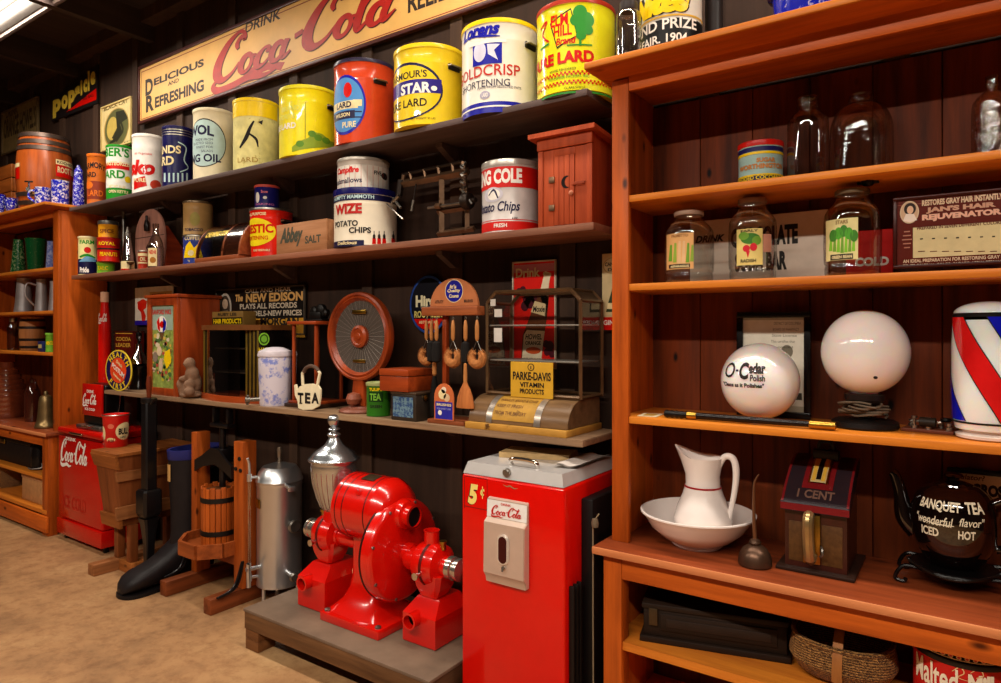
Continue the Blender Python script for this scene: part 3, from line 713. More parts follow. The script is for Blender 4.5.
def cs(p):
    LN = mat('#8a3a22', .5)
    x0, x1, z0, z1 = p.loc(139, 68)[0], p.loc(139, 68)[0]+p.W, None, None
    def R(a, b, c, d, mt, k): p._put([([(x0+a, c), (x0+b, c), (x0+b, d), (x0+a, d)], [(0, 1, 2, 3)])], mt, k)
    zb = p.loc(139, 125)[1]; zt = zb+p.Hh
    for zz in (zb+.035, zt-.035): R(.035, p.W-.035, zz-.003, zz+.003, LN, 1)
    for xx in (.035, p.W-.035): R(xx-.003, xx+.003, zb+.035, zt-.035, LN, 1)
    dk = mat('#2c2018', .5, var=0)
    p.text('D', 145.5, 153, 78.5, 95, dk, bold=.04); p.text('ELICIOUS', 154, 204, 68.5, 76, dk, bold=.04); p.text('AND', 168, 179, 80, 84, dk, bold=.02)
    p.text('R', 146, 154, 95, 111.5, dk, bold=.04); p.text('EFRESHING', 155, 204, 88, 99.5, dk, bold=.04); p.text('DRINK', 245, 281, 16, 26, dk, bold=.02, shear=.15)
    SH = mat('#4a1a12', .5); p.coke(211.8, 397, 3.8, 66, SH, 2); p.coke(211, 396, 3, 65, SRED, 3)
    p.poly([(243, 74), (258, 63), (272, 62), (285, 62), (281, 70), (268, 70), (256, 75), (246, 83)], SRED, 1)
    p.text('RELIEVES FATIGUE', 408, 560, -36, -14, dk, bold=.03)
xa = xu(139, 2.575)
sign('advertising_sign', 'long tan sign with big red script reading DELICIOUS AND REFRESHING high on the wall', 'sign', 139, 68, 590, -31, 2.575, .02, TANS, cs, mat('#4a2420', .35), .022)
def ps(p):
    p.poly([(66, 112.3), (96.5, 88), (96.5, 99.5)], RED, 2); p.text('RED BALL', 83, 94, 95.5, 98.5, mat('#4a0a08'), 3)
    for ch, a, b, v0, v1 in (('p', 53, 61, 99, 117), ('o', 61.5, 68, 95, 109), ('p', 68.5, 75, 90, 108), ('s', 75, 80, 86, 98.5), ('i', 80.5, 82.5, 80, 95.5), ('c', 83.5, 87.5, 79, 92.5), ('l', 88, 89.7, 71, 91), ('e', 90.5, 95.5, 71.5, 85)): p.text(ch, a, b, v0, v1, mat('#d8b83c', .4), 3, bold=.06)
sign('flange_sign', 'dark sign with rising yellow letters above a red wedge on the wall', 'sign', 51.5, 86, 97.5, 103, 2.585, .012, mat('#1a1414', .4), ps, outline=lambda W, h: [(0, 0), (W, 0), (W, h), (0, h*.62)])
def os(p):
    bk = mat('#8a3a20'); p.text("ORANGE HOWEL'S", 4, 36, 112, 133, mat('#3a2a1a'), bold=.03); p.text('DRINK', 6, 18, 108, 116, mat('#3a2a1a')); p.text('5c', 20, 30, 134, 142, bk)
sign('tin_sign', 'faded brown tin sign on the wall behind the barrel', 'sign', 2, 113, 38, 142, 2.585, .012, mat('#8a7448', .5, var=.25), os, mat('#6a5636', .5), .02)
def os2(p):
    dk = mat('#2a2a1c'); yg = mat('#b8a050')
    p.ell(104, 129, 108, 148, mat('#a88a4a'), 1); p.ell(105, 128.3, 109, 147, mat('#5a5a34'), 2); p.ell(107, 118, 117, 140, yg, 3); p.poly([(116, 112), (124, 110), (128, 118), (120, 124), (123, 133), (117, 142), (112, 138), (117, 128)], dk, 4)
    p.pen([(110, 143, 2), (116, 139, 4), (123, 131, 3), (121, 122, 3)], dk, 4); p.text('BLACK CAT', 104, 128, 103, 107, mat('#6a5a2a'), 2); p.text('PURE', 124, 130, 141, 146, mat('#6a5a2a'), 2)
sign('square_sign', 'cream square sign with a dark round animal picture above the green can', 'sign', 101.5, 108, 131, 142.5, 2.585, .012, mat('#d2bd84', .5, var=.15), os2, mat('#c8b070', .5), .014)
# ================================================================ middle wall shelf
def bar(m, u0, v0, u1, v1, Y, w, mt, org=(0, 0, 0), Yb=None, seg=6):
    a = at(u0, v0, Y); b = at(u1, v1, Yb or Y); o = Vector(org)
    m.tube([Vector((a[0], Y, a[1]))-o, Vector((b[0], Yb or Y, b[1]))-o], w, mt, seg)
def blob(name, parent, balls, mt, vox=.006, loc=None):
    """smooth modelled mass grown from overlapping balls"""
    bm = bmesh.new()
    for c, r in balls:
        r = r if isinstance(r, tuple) else (r, r, r)
        bmesh.ops.create_icosphere(bm, subdivisions=2, radius=1, matrix=Matrix.Translation(c) @ Matrix.Diagonal((*r, 1)))
    m = MB(); m.bm(bm, mt); o = m.build(name, parent, loc, ang=180)
    k = o.modifiers.new('merge', 'REMESH'); k.mode = 'VOXEL'; k.voxel_size = vox; k.use_smooth_shade = True
    k = o.modifiers.new('soften', 'SMOOTH'); k.iterations = 3; k.factor = .5
    return o
GM = 'tins and cans on the middle wall shelf'
def e1(p):
    p.rect(('a', -80), ('a', 130), 259, 274, NAVY); p.text('Pride', 80, 89, 267, 272.5, WHITE, 3, bold=.05); p.ell(84, 91, 247, 253, RED, 2); p.poly([(79, 262), (88, 255), (96, 260), (96, 262)], mat('#6aa0c8'), 2); p.pen([(80, 257, 1.5), (87, 255, 2.5), (95, 258, 1)], GREEN, 3); p.text('FARM', 80, 94, 240, 244, GREEN, 2)
can('tin', 'yellow and dark blue tin at the left end of the middle shelf', 'tin', 78, 97.5, 236, MID, mat('#efe6a0', .3), Yc=2.375, lid=CREAM, lidh=.01, deco=e1, group=GM)
x3 = dict(Yc=2.40)
h1 = can('tin', 'small bright green tin under the red tin', 'tin', 97, 115, 262, MID, mat('#7ab82c', .3), lid=mat('#8ac83c'), lidh=.008, deco=lambda p: p.text('TALC', 98, 108, 266, 270, YEL), group=GM, **x3)
def zt(o): return o.location.z+max((c.bound_box[6][2] for c in o.children))
bpy.context.view_layer.update()
def e2(p):
    p.rect(('a', -80), ('a', 130), 240, 246, mat('#b01810')); p.text('ROYAL', 99, 115, 241.5, 245, YEL, 3); p.rect(('a', -80), ('a', 130), 248, 249.5, INK, 2); p.text('PEANUTS', 100, 117, 252, 256, YEL, 2)
h2 = can('tin', 'red tin with yellow lettering stacked between green and yellow tins', 'tin', 97, 120.5, 237, zt(h1)+.001, mat('#c82014', .3), lid=mat('#a81810'), lidh=.008, deco=e2, group=GM, **x3)
h3 = can('tin', 'golden yellow tin with grey lid, topmost of the left stack', 'tin', 98, 118.5, 220, zt(h2)+.001, mat('#e09a1c', .3), lid=mat('#6a6660', .35, .7), lidh=.025, deco=lambda p: p.text('SPICE', 100, 114, 229, 233, mat('#8a4a10')), group=GM, **x3)
# oil bottles and spouts
X, Y, r = solve_cyl(121, 134.5, Yc=2.38); h = zv(227, X, Y)-MID
t = thing('oil_bottle', 'grey glass oil bottle with tall spout and small label', 'bottle', (X, Y, MID))
m = MB(); q = glass((.8, .79, .77), .75, .42); hg = zv(235, X, Y)-MID
m.lathe([(r*.95, 0), (r, .01), (r*.95, hg*.35), (r*.55, hg*.85), (r*.42, hg)], q, seg=24); m.build('glass', t)
m = MB(); m.lathe([(r*.5, hg-.01), (r*.5, hg+.012), (r*.3, hg+.02), (r*.16, h), (0, h)], STEEL, seg=18); m.build('spout', t)
m = MB(); m.lathe([(r+.001, .012), (r*.985+.0015, hg*.28)], CREAM, seg=24, cap=False); m.lathe([(r+.003, .012), (r+.003, .02)], RED, seg=24, cap=False); m.build('paper_label', t)
X, Y, r = solve_cyl(121.2, 125.8, Yc=2.5); h = zv(212, X, Y)-MID
m = MB(); m.lathe([(r, 0), (r, h*.6), (r*.8, h*.7), (r*.75, h*.97), (r*.9, h)], STEEL, seg=16)
tag(m.build('metal_tube', loc=(X, Y, MID)), 'tall thin grey metal tube behind the oil bottle', 'tube')
X, Y, r = solve_cyl(123, 138, Yc=2.372); z = zv(262, X, Y)
t = thing('brass_scoop', 'small dark metal dish on a foot in front of the oil bottle', 'dish', (X, Y, MID)); hh = z-MID
m = MB(); m.lathe([(r*.6, 0), (r*.6, .004), (.006, .01), (.006, hh*.7), (r*.5, hh*.85), (r*.55, hh), (r*.5, hh), (0, hh*.9)], mat('#5a3c20', .4, .6), seg=20); m.build('dish', t)
def e3(p): p.rect(('a', -80), ('a', 120), 253, 256, CREAM); p.rect(('a', -80), ('a', 120), 262, 263.5, CREAM); p.text('OIL', 140, 146, 257, 261, CREAM)
can('oil_tin', 'small red tin with cream bands between the two glass bottles', 'tin', 138, 148, 250, MID, mat('#b03018', .35), Yc=2.372, lid=TIN, lidh=.008, deco=e3)
# arched wooden box
Yf = 2.43; xa, xb = xu(135, Yf), xu(164.5, Yf); z1 = zv(209, (xa+xb)/2, Yf); W = xb-xa; hh = z1-MID
t = thing('arched_box', 'arched pinkish brown wooden box with heart hole and dark pull', 'box', (xa, Yf, MID)); PW = wood('#c08a78', '#8a5f54', 'Z', 1, .5); PR = wood('#9a3a1c', '#5c1c0c', 'Y')
arch = [(W*.1, 0), (W*.9, 0), (W*1.0, hh*.35), (W, hh*.55)]+[(W/2+W/2*math.cos(a), hh*.55+hh*.45*math.sin(a)) for a in [PI*k/14 for k in range(1, 14)]]+[(0, hh*.55), (0, hh*.35)]
m = MB(); m.prism(arch, 0, .015, PW, 'Y', .003); hx, hz = W*.5, hh*.36
m.add([(hx-.045, -.001, hz+.01), (hx-.025, -.001, hz+.035), (hx, -.001, hz+.02), (hx+.025, -.001, hz+.035), (hx+.045, -.001, hz+.01), (hx, -.001, hz-.06)], [tuple(range(6))], BLACK); m.box(0.004, W-.004, -.0008, .001, hh*.55, hh*.56, INK); m.build('front_board', t)
m = MB(); m.prism([(.0155, 0), (.16, 0), (.16, hh*.3), (.03, hh*.7), (.0155, hh*.7)], W*.03, W*.97, PR, 'X'); m.build('case', t)
m = MB(); m.lathe([(.0, 0), (.022, .005), (.026, .04), (.02, .07), (.01, .085), (.012, .11), (0, .115)], mat('#1a0e0c', .3), W*.5, -.03, 18); m.M = Matrix(); 
for v in m.v: v.z += hh*.63; v.y = v.y*.6-.002
m.build('pull', t)
def jar_lbl(u0, u1, v0, v1, mt, extra=None):
    def f(t, X, Y, r, h):
        m = MB(); p = cyl_paint(m, X, Y, r, t.location.z); p.mapf = lambda x, z, o: ((r+.001+o)*math.sin(x/r), -(r+.001+o)*math.cos(x/r), z-t.location.z)
        p.rect(u0, u1, v0, v1, mt)
        if extra: extra(p)
        m.build('paper_label', t)
    return f
BOT = [(.95, 0), (1, .04), (1, .45), (.85, .6), (.45, .76), (.36, .9), (.42, .92), (.42, 1)]
def bl(p): p.text('NEHI', 149, 156, 250, 254, RED, 2); p.ell(150, 156, 257, 263, mat('#a86a20'), 2)
jar('soda_bottle', 'clear glass soda bottle with yellow label before the arched box', 'bottle', 147.5, 164, 223, MID, BOT, glass((.84, .83, .82), .7, .3), Yc=2.36, extra=jar_lbl(148.3, 157, 248, 266, CREAM, bl))
def e4(p): p.poly([(184, 258), (186, 246), (190, 241), (194, 248), (199, 243), (203, 258)], YEL, 2); p.text('COFFEE', 185, 200, 236, 240, CREAM, 2); p.ell(188, 194, 250, 256, CREAM, 3)
k1 = can('tin', 'blue tin with yellow picture under the tan tin left of the gum case', 'tin', 183, 213, 234.5, MID, mat('#2a3a8a', .3, spots=('#c8b878', .2, 12)), Yc=2.47, deco=e4, lid=TIN, lidh=.008, group=GM)
bpy.context.view_layer.update()
can('tin', 'tan tin stacked on the blue tin left of the gum case', 'tin', 183, 213, 200, zt(k1)+.001, mat('#b8925a', .35, var=.15, spots=('#8a6a3c', .15, 9)), Yc=2.47, deco=lambda p: (p.ell(190, 200, 212, 226, mat('#a89a4a')), p.text('TOBACCO', 185, 203, 228, 231, NAVY)), lid=mat('#7a6448', .35, .5), lidh=.012, group=GM)
# curved glass gum case
Yf = 2.31; Xp, Yp, rp = solve_cyl(249.5, 293, Yc=2.44); xa, xb = xu(190, Yf)+.05, Xp-rp-.014; L = xb-xa; D = .21; hz = zv(223, xa+L*.6, 2.48)-MID
t = thing('gum_case', 'low counter case with curved glass front lettered chewing gum', 'case', (xa, Yf, MID)); CWD = wood('#a85c34', '#6a3018', 'X')
m = MB(); m.box(0, L, 0, D, 0, .03, CWD, .004); m.build('base', t)
prof = [(0.006+D*.8*(1-math.cos(a)), .03+(hz-.03)*math.sin(a)) for a in [PI/2*k/12 for k in range(13)]]
m = MB(); vs = [(x, y, z) for x in (.008, L-.008) for y, z in prof]; m.add(vs, [(k, k+1, 14+k, 13+k) for k in range(12)], glass((.72, .72, .76), .6, .34, 0, .12))
gx = L*.12
tv, tf, tw = text2d('CHEWING GUM', .2, .03)
def onarc(s_, o):
    a = s_; return (0.006+D*.8*(1-math.cos(a))-o*math.cos(a), .03+(hz-.03)*math.sin(a)+o*math.sin(a))
m.add([(gx+x/tw*L*.5, *onarc(.62+y*.2, .002)) for x, y in tv], tf, YEL); m.build('curved_glass', t)
for x in (0, L*.60, L-.012):
    m = MB(); pr = prof+[(D, hz), (D, .03)] if x == L-.012 else prof+[(q[0]+.016, q[1]-.012) for q in prof[::-1]]
    m.prism(pr, x, x+(.02 if x else .012), CWD, 'X'); m.build('rib', t)
m = MB(); m.box(0, L, D*.8, D, hz-.012, hz+.002, CWD, .002); m.box(0, L, D-.01, D, .03, hz-.013, CWD); m.build('back', t)
# red shortening pail with small blue tin on it
def e5(p):
    p.ell(('a', -62), 276, 218, 246, mat('#f0d818', .3)); p.text('DOMESTIC', None, 273.5, 224, 233, RED, 3, bold=.04); p.text('SHORTENING', None, 268, 235.5, 239.5, RED, 3, bold=.02)
    p.text('ALL PURPOSE', None, 266, 212, 215, CREAM); p.text('PURE VEGETABLE', None, 270, 249, 251, CREAM)
k2 = can('shortening_pail', 'red shortening pail with yellow oval label on the middle shelf', 'pail', 249.5, 293, 207, MID, mat('#e0200e', .25, coat=.5), Yc=2.44, deco=e5, rim=TIN, taper=.07, lid=TIN, lidh=.01, ears=(95,))
bpy.context.view_layer.update()
def e6(p): p.ell(256, 259.5, 192, 203, WHITE); p.text('Snow', 261, 268, 190, 193, mat('#e87a8a')); p.ell(263, 267, 196, 199, WHITE); p.text('BAKING', 256, 274, 203, 205, mat('#c86aa8'))
can('small_tin', 'small dark blue tin with red rim standing on the red pail', 'tin', 254.5, 279.5, 184, zt(k2)+.001, mat('#1c1a6a', .3), Yc=2.44, deco=e6, lid=mat('#c84a3a'), lidh=.012)
# salt box
Yf = 2.31; xa, xb = xu(276.5, Yf), xu(326.5, Yf); SB = wood('#c08a62', '#8a5834', 'X', 1, .6); hh = zv(222, (xa+xb)/2, Yf)-MID
t = thing('salt_box', 'plain wooden box lettered SALT on the middle shelf', 'box', (xa, Yf, MID)); W = xb-xa
m = MB(); m.box(0, W, 0, .013, 0, hh, SB, .002); p = plane_paint(m, Yf, (xa, Yf, MID)); gr = mat('#4a4a3c', .7)
p.text('Abbey', 280, 303, 227, 247, gr, shear=.35, bold=.05); p.text('SALT', 305, 321, 235, 243, gr, bold=.03); m.build('front_board', t)
m = MB(); m.box(W-.013, W, .0135, .07, 0, hh, SB, .002); m.box(0, .013, .0135, .07, 0, hh, SB, .002); m.box(.0135, W-.0135, .058, .07, 0, hh, SB, .002); m.box(.0135, W-.0135, .0135, .0575, 0, .01, SB); m.build('sides', t)
# chip cans
def e7(p):
    p.rect(('a', -90), ('a', 130), 194, 200, NAVY); p.text('HUMPTY MAMMOTH', None, 374, 195, 199, LBLUE, 3, bold=.02)
    p.text('WIZE', None, 362, 203, 213.5, mat('#b81a14'), 3, bold=.05); p.text('POTATO', None, 358, 220, 226, INK, 3, bold=.03); p.text('CHIPS', 349, 371, 227, 233, INK, 3, bold=.03)
    p.rect(('a', -90), 364, 240, 245, NAVY, 2); p.text('Delicious', 338, 357, 241, 244.5, CREAM, 3, shear=.2)
    for a in (374, 379, 384, 393): p.poly([(a-2, 244), (a-1.6, 238), (a+1.6, 238), (a+2, 244)], RED, 2); p.ell(a-1.3, a+1.3, 234, 239, INK, 3); p.rect(a-.4, a+.4, 231, 235, INK, 2)
CHW = mat('#e8ddc6', .3, var=.06)
k3 = can('chip_can', 'cream potato chip can with dark blue lid under the marshmallow tin', 'can', 334, 397, 186.5, MID, CHW, Yb=2.589, deco=e7, lid=mat('#15135a', .25), lidh=.03, rim=NAVY)
bpy.context.view_layer.update()
def e8(p):
    p.rect(('a', -90), ('a', 130), 164.5, 187, mat('#ddd6ca')); 
    for a in range(-50, 110, 13): p.rect(('a', a), ('a', a+.8), 165, 187, mat('#c05a4a'), 2)
    p.text('Campfire', None, 359, 166, 174, RED, 3, shear=.15, bold=.05); p.text('Marshmallows', None, 362, 177, 182.5, NAVY, 3, bold=.02); p.text('FIVE', 374, 381, 171, 175, INK, 3); p.ell(381, 387, 173, 180, INK, 2)
can('marshmallow_tin', 'tall round marshmallow tin on the dark blue can lid', 'tin', 337.5, 389, 156, zt(k3)+.0005, mat('#c8bfb4', .3), Yc=2.425, deco=e8, lid=mat('#b8b0a4', .3, .4), lidh=.014)
def e9(p):
    p.rect(('a', -90), ('a', 130), 166, 187, mat('#d01810')); p.text('KING COLE', None, 522, 168.5, 183.5, WHITE, 3, bold=.05, sx=.62); p.rect(('a', -90), ('a', 130), 221, 230, mat('#d01810')); p.rect(('a', -90), ('a', 130), 219, 219.8, RED, 2)
    p.text('Potato Chips', None, 520, 201, 214, NAVY, 2, shear=.25, bold=.02, sx=.75); p.ell(485, 503, 187, 202, mat('#c8c4d0'), 1); p.ell(488, 500, 189, 200, WHITE, 2); p.pen([(489, 196, 1), (494, 190, 2), (498, 198, 1.5)], NAVY, 3); p.text('FRESH', None, 507, 223, 227, WHITE, 3); p.text('6 OZ.', 512, 518, 217, 219, INK)
can('chip_can', 'red and silver potato chip can beside the outhouse model', 'can', 482, 540, 158, MID, mat('#d6cfcc', .25, .15), Yb=2.589, deco=e9, lid=mat('#cfc8be', .25, .5), lidh=.022, rim=RED)
# old sewing machine
t0 = xu(440, 2.46); t = thing('sewing_machine', 'old brown cast iron stitching machine between the chip cans', 'machine', (t0, 2.46, MID)); O = (t0, 2.46, MID)
BZ = mat('#7a5c44', .38, .7, .3); DBZ = mat('#2e231c', .45, .6, .3)
m = MB(); 
for a, b, c, d, w_ in ((441.5, 180, 441.5, 232.6, .017), (467, 196, 467, 231, .014), (438, 234, 474, 228.5, .014)): bar(m, a, b, c, d, 2.46, w_, BZ, O, seg=4)
bar(m, 438, 212, 470, 207, 2.46, .014, BZ, O, seg=4); m.build('frame', t)
m = MB(); bar(m, 401, 184, 468, 171.5, 2.46, .02, BZ, O, seg=4); bar(m, 402, 175, 464, 161.5, 2.46, .009, DBZ, O); bar(m, 404, 175, 402, 185, 2.46, .012, BZ, O); bar(m, 463, 162, 466, 196, 2.46, .013, BZ, O)
for k in range(4): bar(m, 410+k*14, 172.5-k*3, 412+k*14, 183-k*3, 2.46, .009, BZ, O)
m.build('arm', t)
m = MB(); bar(m, 401, 180, 399, 196, 2.455, .018, DBZ, O); bar(m, 399, 196, 392, 203, 2.42, .01, STEEL, O); bar(m, 393, 198, 401, 208, 2.42, .007, STEEL, O); bar(m, 387, 204, 403, 219, 2.40, .004, TIN, O, 2.31); m.build('presser', t)
m = MB(); bar(m, 416, 184, 413, 204, 2.45, .004, DBZ, O); bar(m, 413.5, 200, 411.5, 211, 2.45, .007, TIN, O); m.build('needle_bar', t)
m = MB(); bar(m, 428, 208, 470, 202, 2.43, .007, STEEL, O); bar(m, 436, 206.5, 441, 206, 2.43, .015, BZ, O); m.build('shaft', t)
m = MB(); a = at(467, 201, 2.43); m.M = Matrix.Translation((a[0]-O[0], 2.43-O[1], a[1]-O[2])); m.lathe([(.035, -.02), (.04, -.012), (.04, .012), (.035, .02), (.012, .022), (.012, .05)], DBZ, seg=20, axis='X'); m.build('hand_wheel', t)
m = MB(); pts = [(at(463+2*math.cos(k*.9), 162+k*1.1, 2.42)) for k in range(26)]; m.tube([(p[0]-O[0], 2.42-O[1]+.012*math.sin(k*.9), p[1]-O[2]) for k, p in enumerate(pts)], .006, STEEL, 6); bar(m, 462, 190, 472, 204, 2.42, .006, STEEL, O); m.build('spring', t)
# model outhouse
Yf = 2.315; xa, xb = xu(538, Yf), xu(592, Yf); W = xb-xa; D = .215; h = zv(136, (xa+xb)/2, Yf)-MID
OR = wood('#c4562c', '#8a3216', 'Z', 1, .55, .2); OR2 = wood('#b04a26', '#7a2c14', 'Z', 1, .55, .2)
t = thing('model_outhouse', 'small red wooden outhouse model with crescent moon door', 'model', (xa, Yf, MID))
m = MB(); m.box(.004, W-.004, .012, D, 0, h, OR2, .002); m.build('walls', t)
for x in (0, W-.022): m = MB(); m.box(x, x+.022, 0, .0115, 0, h-.045, OR, .002); m.build('corner_trim', t)
m = MB(); m.box(-.002, W+.002, -.006, .0115, h-.044, h, OR, .002); m.build('header', t)
m = MB(); m.prism([(-.03, 0), (D+.012, -.02), (D+.012, -.004), (-.03, .018)], -.03, W+.025, OR, 'X')
for v in m.v: v.z += h+.003
m.build('roof', t)
dm = MB(); dx0, dx1, dz0, dz1 = W*.3, W*.68, .006, h-.075
for k in range(4): dm.box(dx0+(dx1-dx0)*k/4+.0008, dx0+(dx1-dx0)*(k+1)/4-.0008, .002, .0115, dz0, dz1, OR, .0015)
p = plane_paint(dm, Yf+.002, (xa, Yf, MID)); BK = mat('#120806', .8)
mc = at(565, 182, Yf); R = .024; cx, cz = mc[0]+.006, mc[1]
mo = [(cx+R*math.cos(a), cz+R*1.05*math.sin(a)) for a in [math.radians(60+240*k/16) for k in range(17)]]+[(cx+.011+R*.8*math.cos(a), cz+R*.88*math.sin(a)) for a in [math.radians(285-210*k/12) for k in range(13)]]
p._put([(mo, [tuple(range(len(mo)))])], BK, 2)
d = dm.build('door', t)
for a_, b_ in ((.0225, W*.3-.002), (W*.68+.002, W-.0225)):
    m = MB(); m.box(a_, b_, .004, .0118, .004, h-.046, OR, .0015); m.build('front_panel', t)
m = MB(); m.box(W*.3-.0015, W*.68+.0015, .004, .0118, h-.0745, h-.046, OR, .001); m.build('front_panel', t)
m = MB(); a = at(572, 193, Yf); m.lathe([(.006, 0), (.01, -.01), (0, -.016)], mat('#c87a5c', .5), a[0]-xa, a[1]-MID, 12, 'Y')
m.build('knob', t)
m = MB(); a = at(579, 183, Yf); m.box(a[0]-xa-.03, a[0]-xa+.028, -.008, -.0005, a[1]-MID-.006, a[1]-MID+.006, OR2, .001); m.build('latch', t)
for v_ in (180, 208): m = MB(); a = at(551.5, v_, Yf); m.box(a[0]-xa-.012, a[0]-xa+.014, -.003, .0018, a[1]-MID-.012, a[1]-MID+.012, BZ, .001); m.build('hinge', t)
# ================================================================ lowest wall shelf
RW = wood('#b04a1c', '#6e240c', 'Z', 1, .35, .12, coat=.3); RWX = wood('#b04a1c', '#6e240c', 'X', 1, .35, .12, coat=.3); RWY = wood('#a03e16', '#60200c', 'Y', 1, .4, .12)
DKX = wood('#3a2416', '#1e120c', 'X', 1, .35)
X, Y, r = solve_cyl(98, 111.5, Yc=2.46); h = zv(292, X, Y)-LOW
t = thing('display_bottle', 'tall red display bottle with cream cap by the left bookcase', 'bottle', (X, Y, LOW))
m = MB(); m.lathe([(r*.95, 0), (r, .02), (r, h*.55), (r*.92, h*.68), (r*.65, h*.82), (r*.58, h*.9)], RED, seg=32); p = cyl_paint(m, X, Y, r, LOW); p.coke(98.6, 107, 313, 324, WHITE); m.build('body', t)
m = MB(); m.lathe([(r*.66, h*.89), (r*.66, h*.995), (r*.6, h), (0, h)], mat('#d8a888', .4), seg=28); m.build('cap', t)
Yp = 2.5; a, b = at(114.5, 331, Yp), at(133.5, 388, Yp)
t = thing('cocoa_tin', 'dark red tin lettered COCOA behind the round cereal sign', 'tin', (a[0], Yp, LOW)); W = b[0]-a[0]; hh = zv(331, a[0]+W/2, Yp)-LOW
m = MB(); m.box(0, W, 0, .08, 0, hh-.012, mat('#5e140c', .35, var=.2), .004); p = plane_paint(m, Yp, (a[0], Yp, LOW)); p.text('COCOA', 116, 131, 337, 341, GOLD); p.text('LEADER', 116, 131, 343, 347, GOLD); p.rect(115.5, 132.5, 333, 333.8, GOLD); m.build('body', t)
m = MB(); m.box(-.003, W+.003, -.003, .083, hh-.0115, hh, mat('#40100a', .35), .004); m.build('lid', t)
# round cereal sign at the shelf edge
Yp = 2.268; a, b = at(105.5, 367, Yp), at(131.5, 367, Yp); W = b[0]-a[0]; R = W/2*1.0; cz = zv(367.5, a[0]+R, Yp); Rz = (zv(347, a[0]+R, Yp)-zv(388, a[0]+R, Yp))/2
t = thing('round_sign', 'round yellow and purple sign lettered HEALTH FIRST on the lowest shelf', 'sign', (a[0]+R, Yp, LOW))
m = MB(); zz = Rz+.001; PUR = mat('#1c1248', .35)
def disc(m, rx, rz, y0, y1, mt, cz): m.prism([(rx*math.cos(2*PI*k/40), cz+rz*math.sin(2*PI*k/40)) for k in range(40)], y0, y1, mt, 'Y')
disc(m, R, Rz, 0, .006, mat('#e8cc3a', .35), zz)
p = Paint(m, lambda x, z, o: (x, -o, z), None)
def el(rx, rz, mt, k, cx=0, cz=None): p._put([([(cx+rx*math.cos(2*PI*i/40), (zz if cz is None else cz)+rz*math.sin(2*PI*i/40)) for i in range(40)], [tuple(range(40))])], mt, k)
el(R*.94, Rz*.94, PUR, 1); el(R*.62, Rz*.62, mat('#e0481c', .35), 2)
ring(p, 'HEALTH', 0, zz, R*.78, Rz*.78, -58, 75, Rz*.26, YEL); ring(p, 'FIRST', 0, zz, R*.78, Rz*.78, 235, 135, Rz*.26, YEL)
def ctext(p, s, cx, cz, w, h, mt, k=4, shear=0, bold=.03, rotd=0.):
    vs, fs, tw = text2d(s, shear, bold); c_, s_ = math.cos(math.radians(rotd)), math.sin(math.radians(rotd)); q = []
    for x, y in vs: dx, dy = (x/tw-.5)*w, (y-.5)*h; q.append((cx+dx*c_-dy*s_, cz+dx*s_+dy*c_))
    p._put([(q, fs)], mt, k)
ctext(p, 'POSTUM', 0, zz, R*1.0, Rz*.24, WHITE, rotd=-25); ctext(p, 'Drink', R*.1, zz+Rz*.32, R*.5, Rz*.16, CREAM, rotd=-25); ctext(p, 'Instant', -R*.08, zz-Rz*.32, R*.6, Rz*.14, CREAM, rotd=-25)
m.build('panel', t); m = MB(); m.tube([(0, .008, zz*.9), (0, .07, .003)], .004, STEEL, 6); m.build('easel_leg', t)
# chrome and black grinder
X, Y, r = solve_cyl(129, 148.5, Yc=2.42); h = zv(331, X, Y)-LOW
t = thing('coffee_mill', 'black coffee mill with shiny chrome dome left of the balloon poster', 'mill', (X, Y, LOW))
m = MB(); m.lathe([(r, 0), (r, .02), (r*.8, .05), (r*.75, h*.35), (r*.9, h*.4), (r*.5, h*.44)], mat('#100c0c', .2), seg=28); m.build('body', t)
m = MB(); m.lathe([(r*.95, h*.44), (r*.8, h*.55), (r*.35, h*.66), (r*.3, h*.78), (0, h*.79)], CHROME, seg=28); m.build('hopper', t)
m = MB(); m.tube([(0, 0, h*.78), (0, 0, h*.86), (r*.8, -.02, h*.9), (r*1.2, -.03, h*.82)], .009, PLASTIC, 8, 4); m.lathe([(.012, h*.84), (.02, h*.9), (.018, h*.97), (0, h)], PLASTIC, seg=14); m.build('crank', t)
# sign with red figure on the wall
def f1(p):
    p.rect(147, 172, 291.5, 316, mat('#c09a60', .5)); p.text('FRESH', 152, 166, 293.5, 297, mat('#8a2a14')); p.rect(135, 147, 320.5, 325, BLUE)
    for g in ((138, 321), ): p.poly([(137.5, 302), (143, 299), (147, 301), (146, 308), (143.5, 310), (146, 316), (145, 321), (142, 321), (141, 312), (138, 309)], RED, 2)
    p.ell(143, 150, 290, 299, mat('#d8c8b0'), 2)
sign('cardboard_sign', 'white cardboard sign with a red shape behind the balloon poster case', 'sign', 135, 288, 173, 322, 2.583, .008, mat('#d8cfc0', .5), f1)
# tall wooden poster case
Yf = 2.275; xa, xb = xu(147, Yf), xu(177.5, Yf); W = xb-xa; h = zv(298, (xa+xb)/2, Yf)-LOW
t = thing('poster_case', 'tall red brown wooden case with a balloon picture door', 'cabinet', (xa, Yf, LOW))
m = MB(); m.box(0, W, .02, .29, 0, h, RW, .003); m.build('body', t)
m = MB(); m.box(-.012, W+.012, -.012, .3, h+.0005, h+.022, RWX, .004); m.build('top_board', t)
dr = MB(); fw = W*.13
for b in ((0, fw, 0, h), (W-fw, W, 0, h), (fw, W-fw, 0, fw), (fw, W-fw, h-fw, h)): dr.box(b[0], b[1], 0, .0195, b[2], b[3], RW, .002)
d = dr.build('door', t)
m = MB(); m.box(fw, W-fw, .012, .019, fw, h-fw, mat('#8a9a4a', .35, var=.5, scale=30), 0)
p = plane_paint(m, Yf+.012, (xa, Yf, LOW)); rnd = random.Random(3)
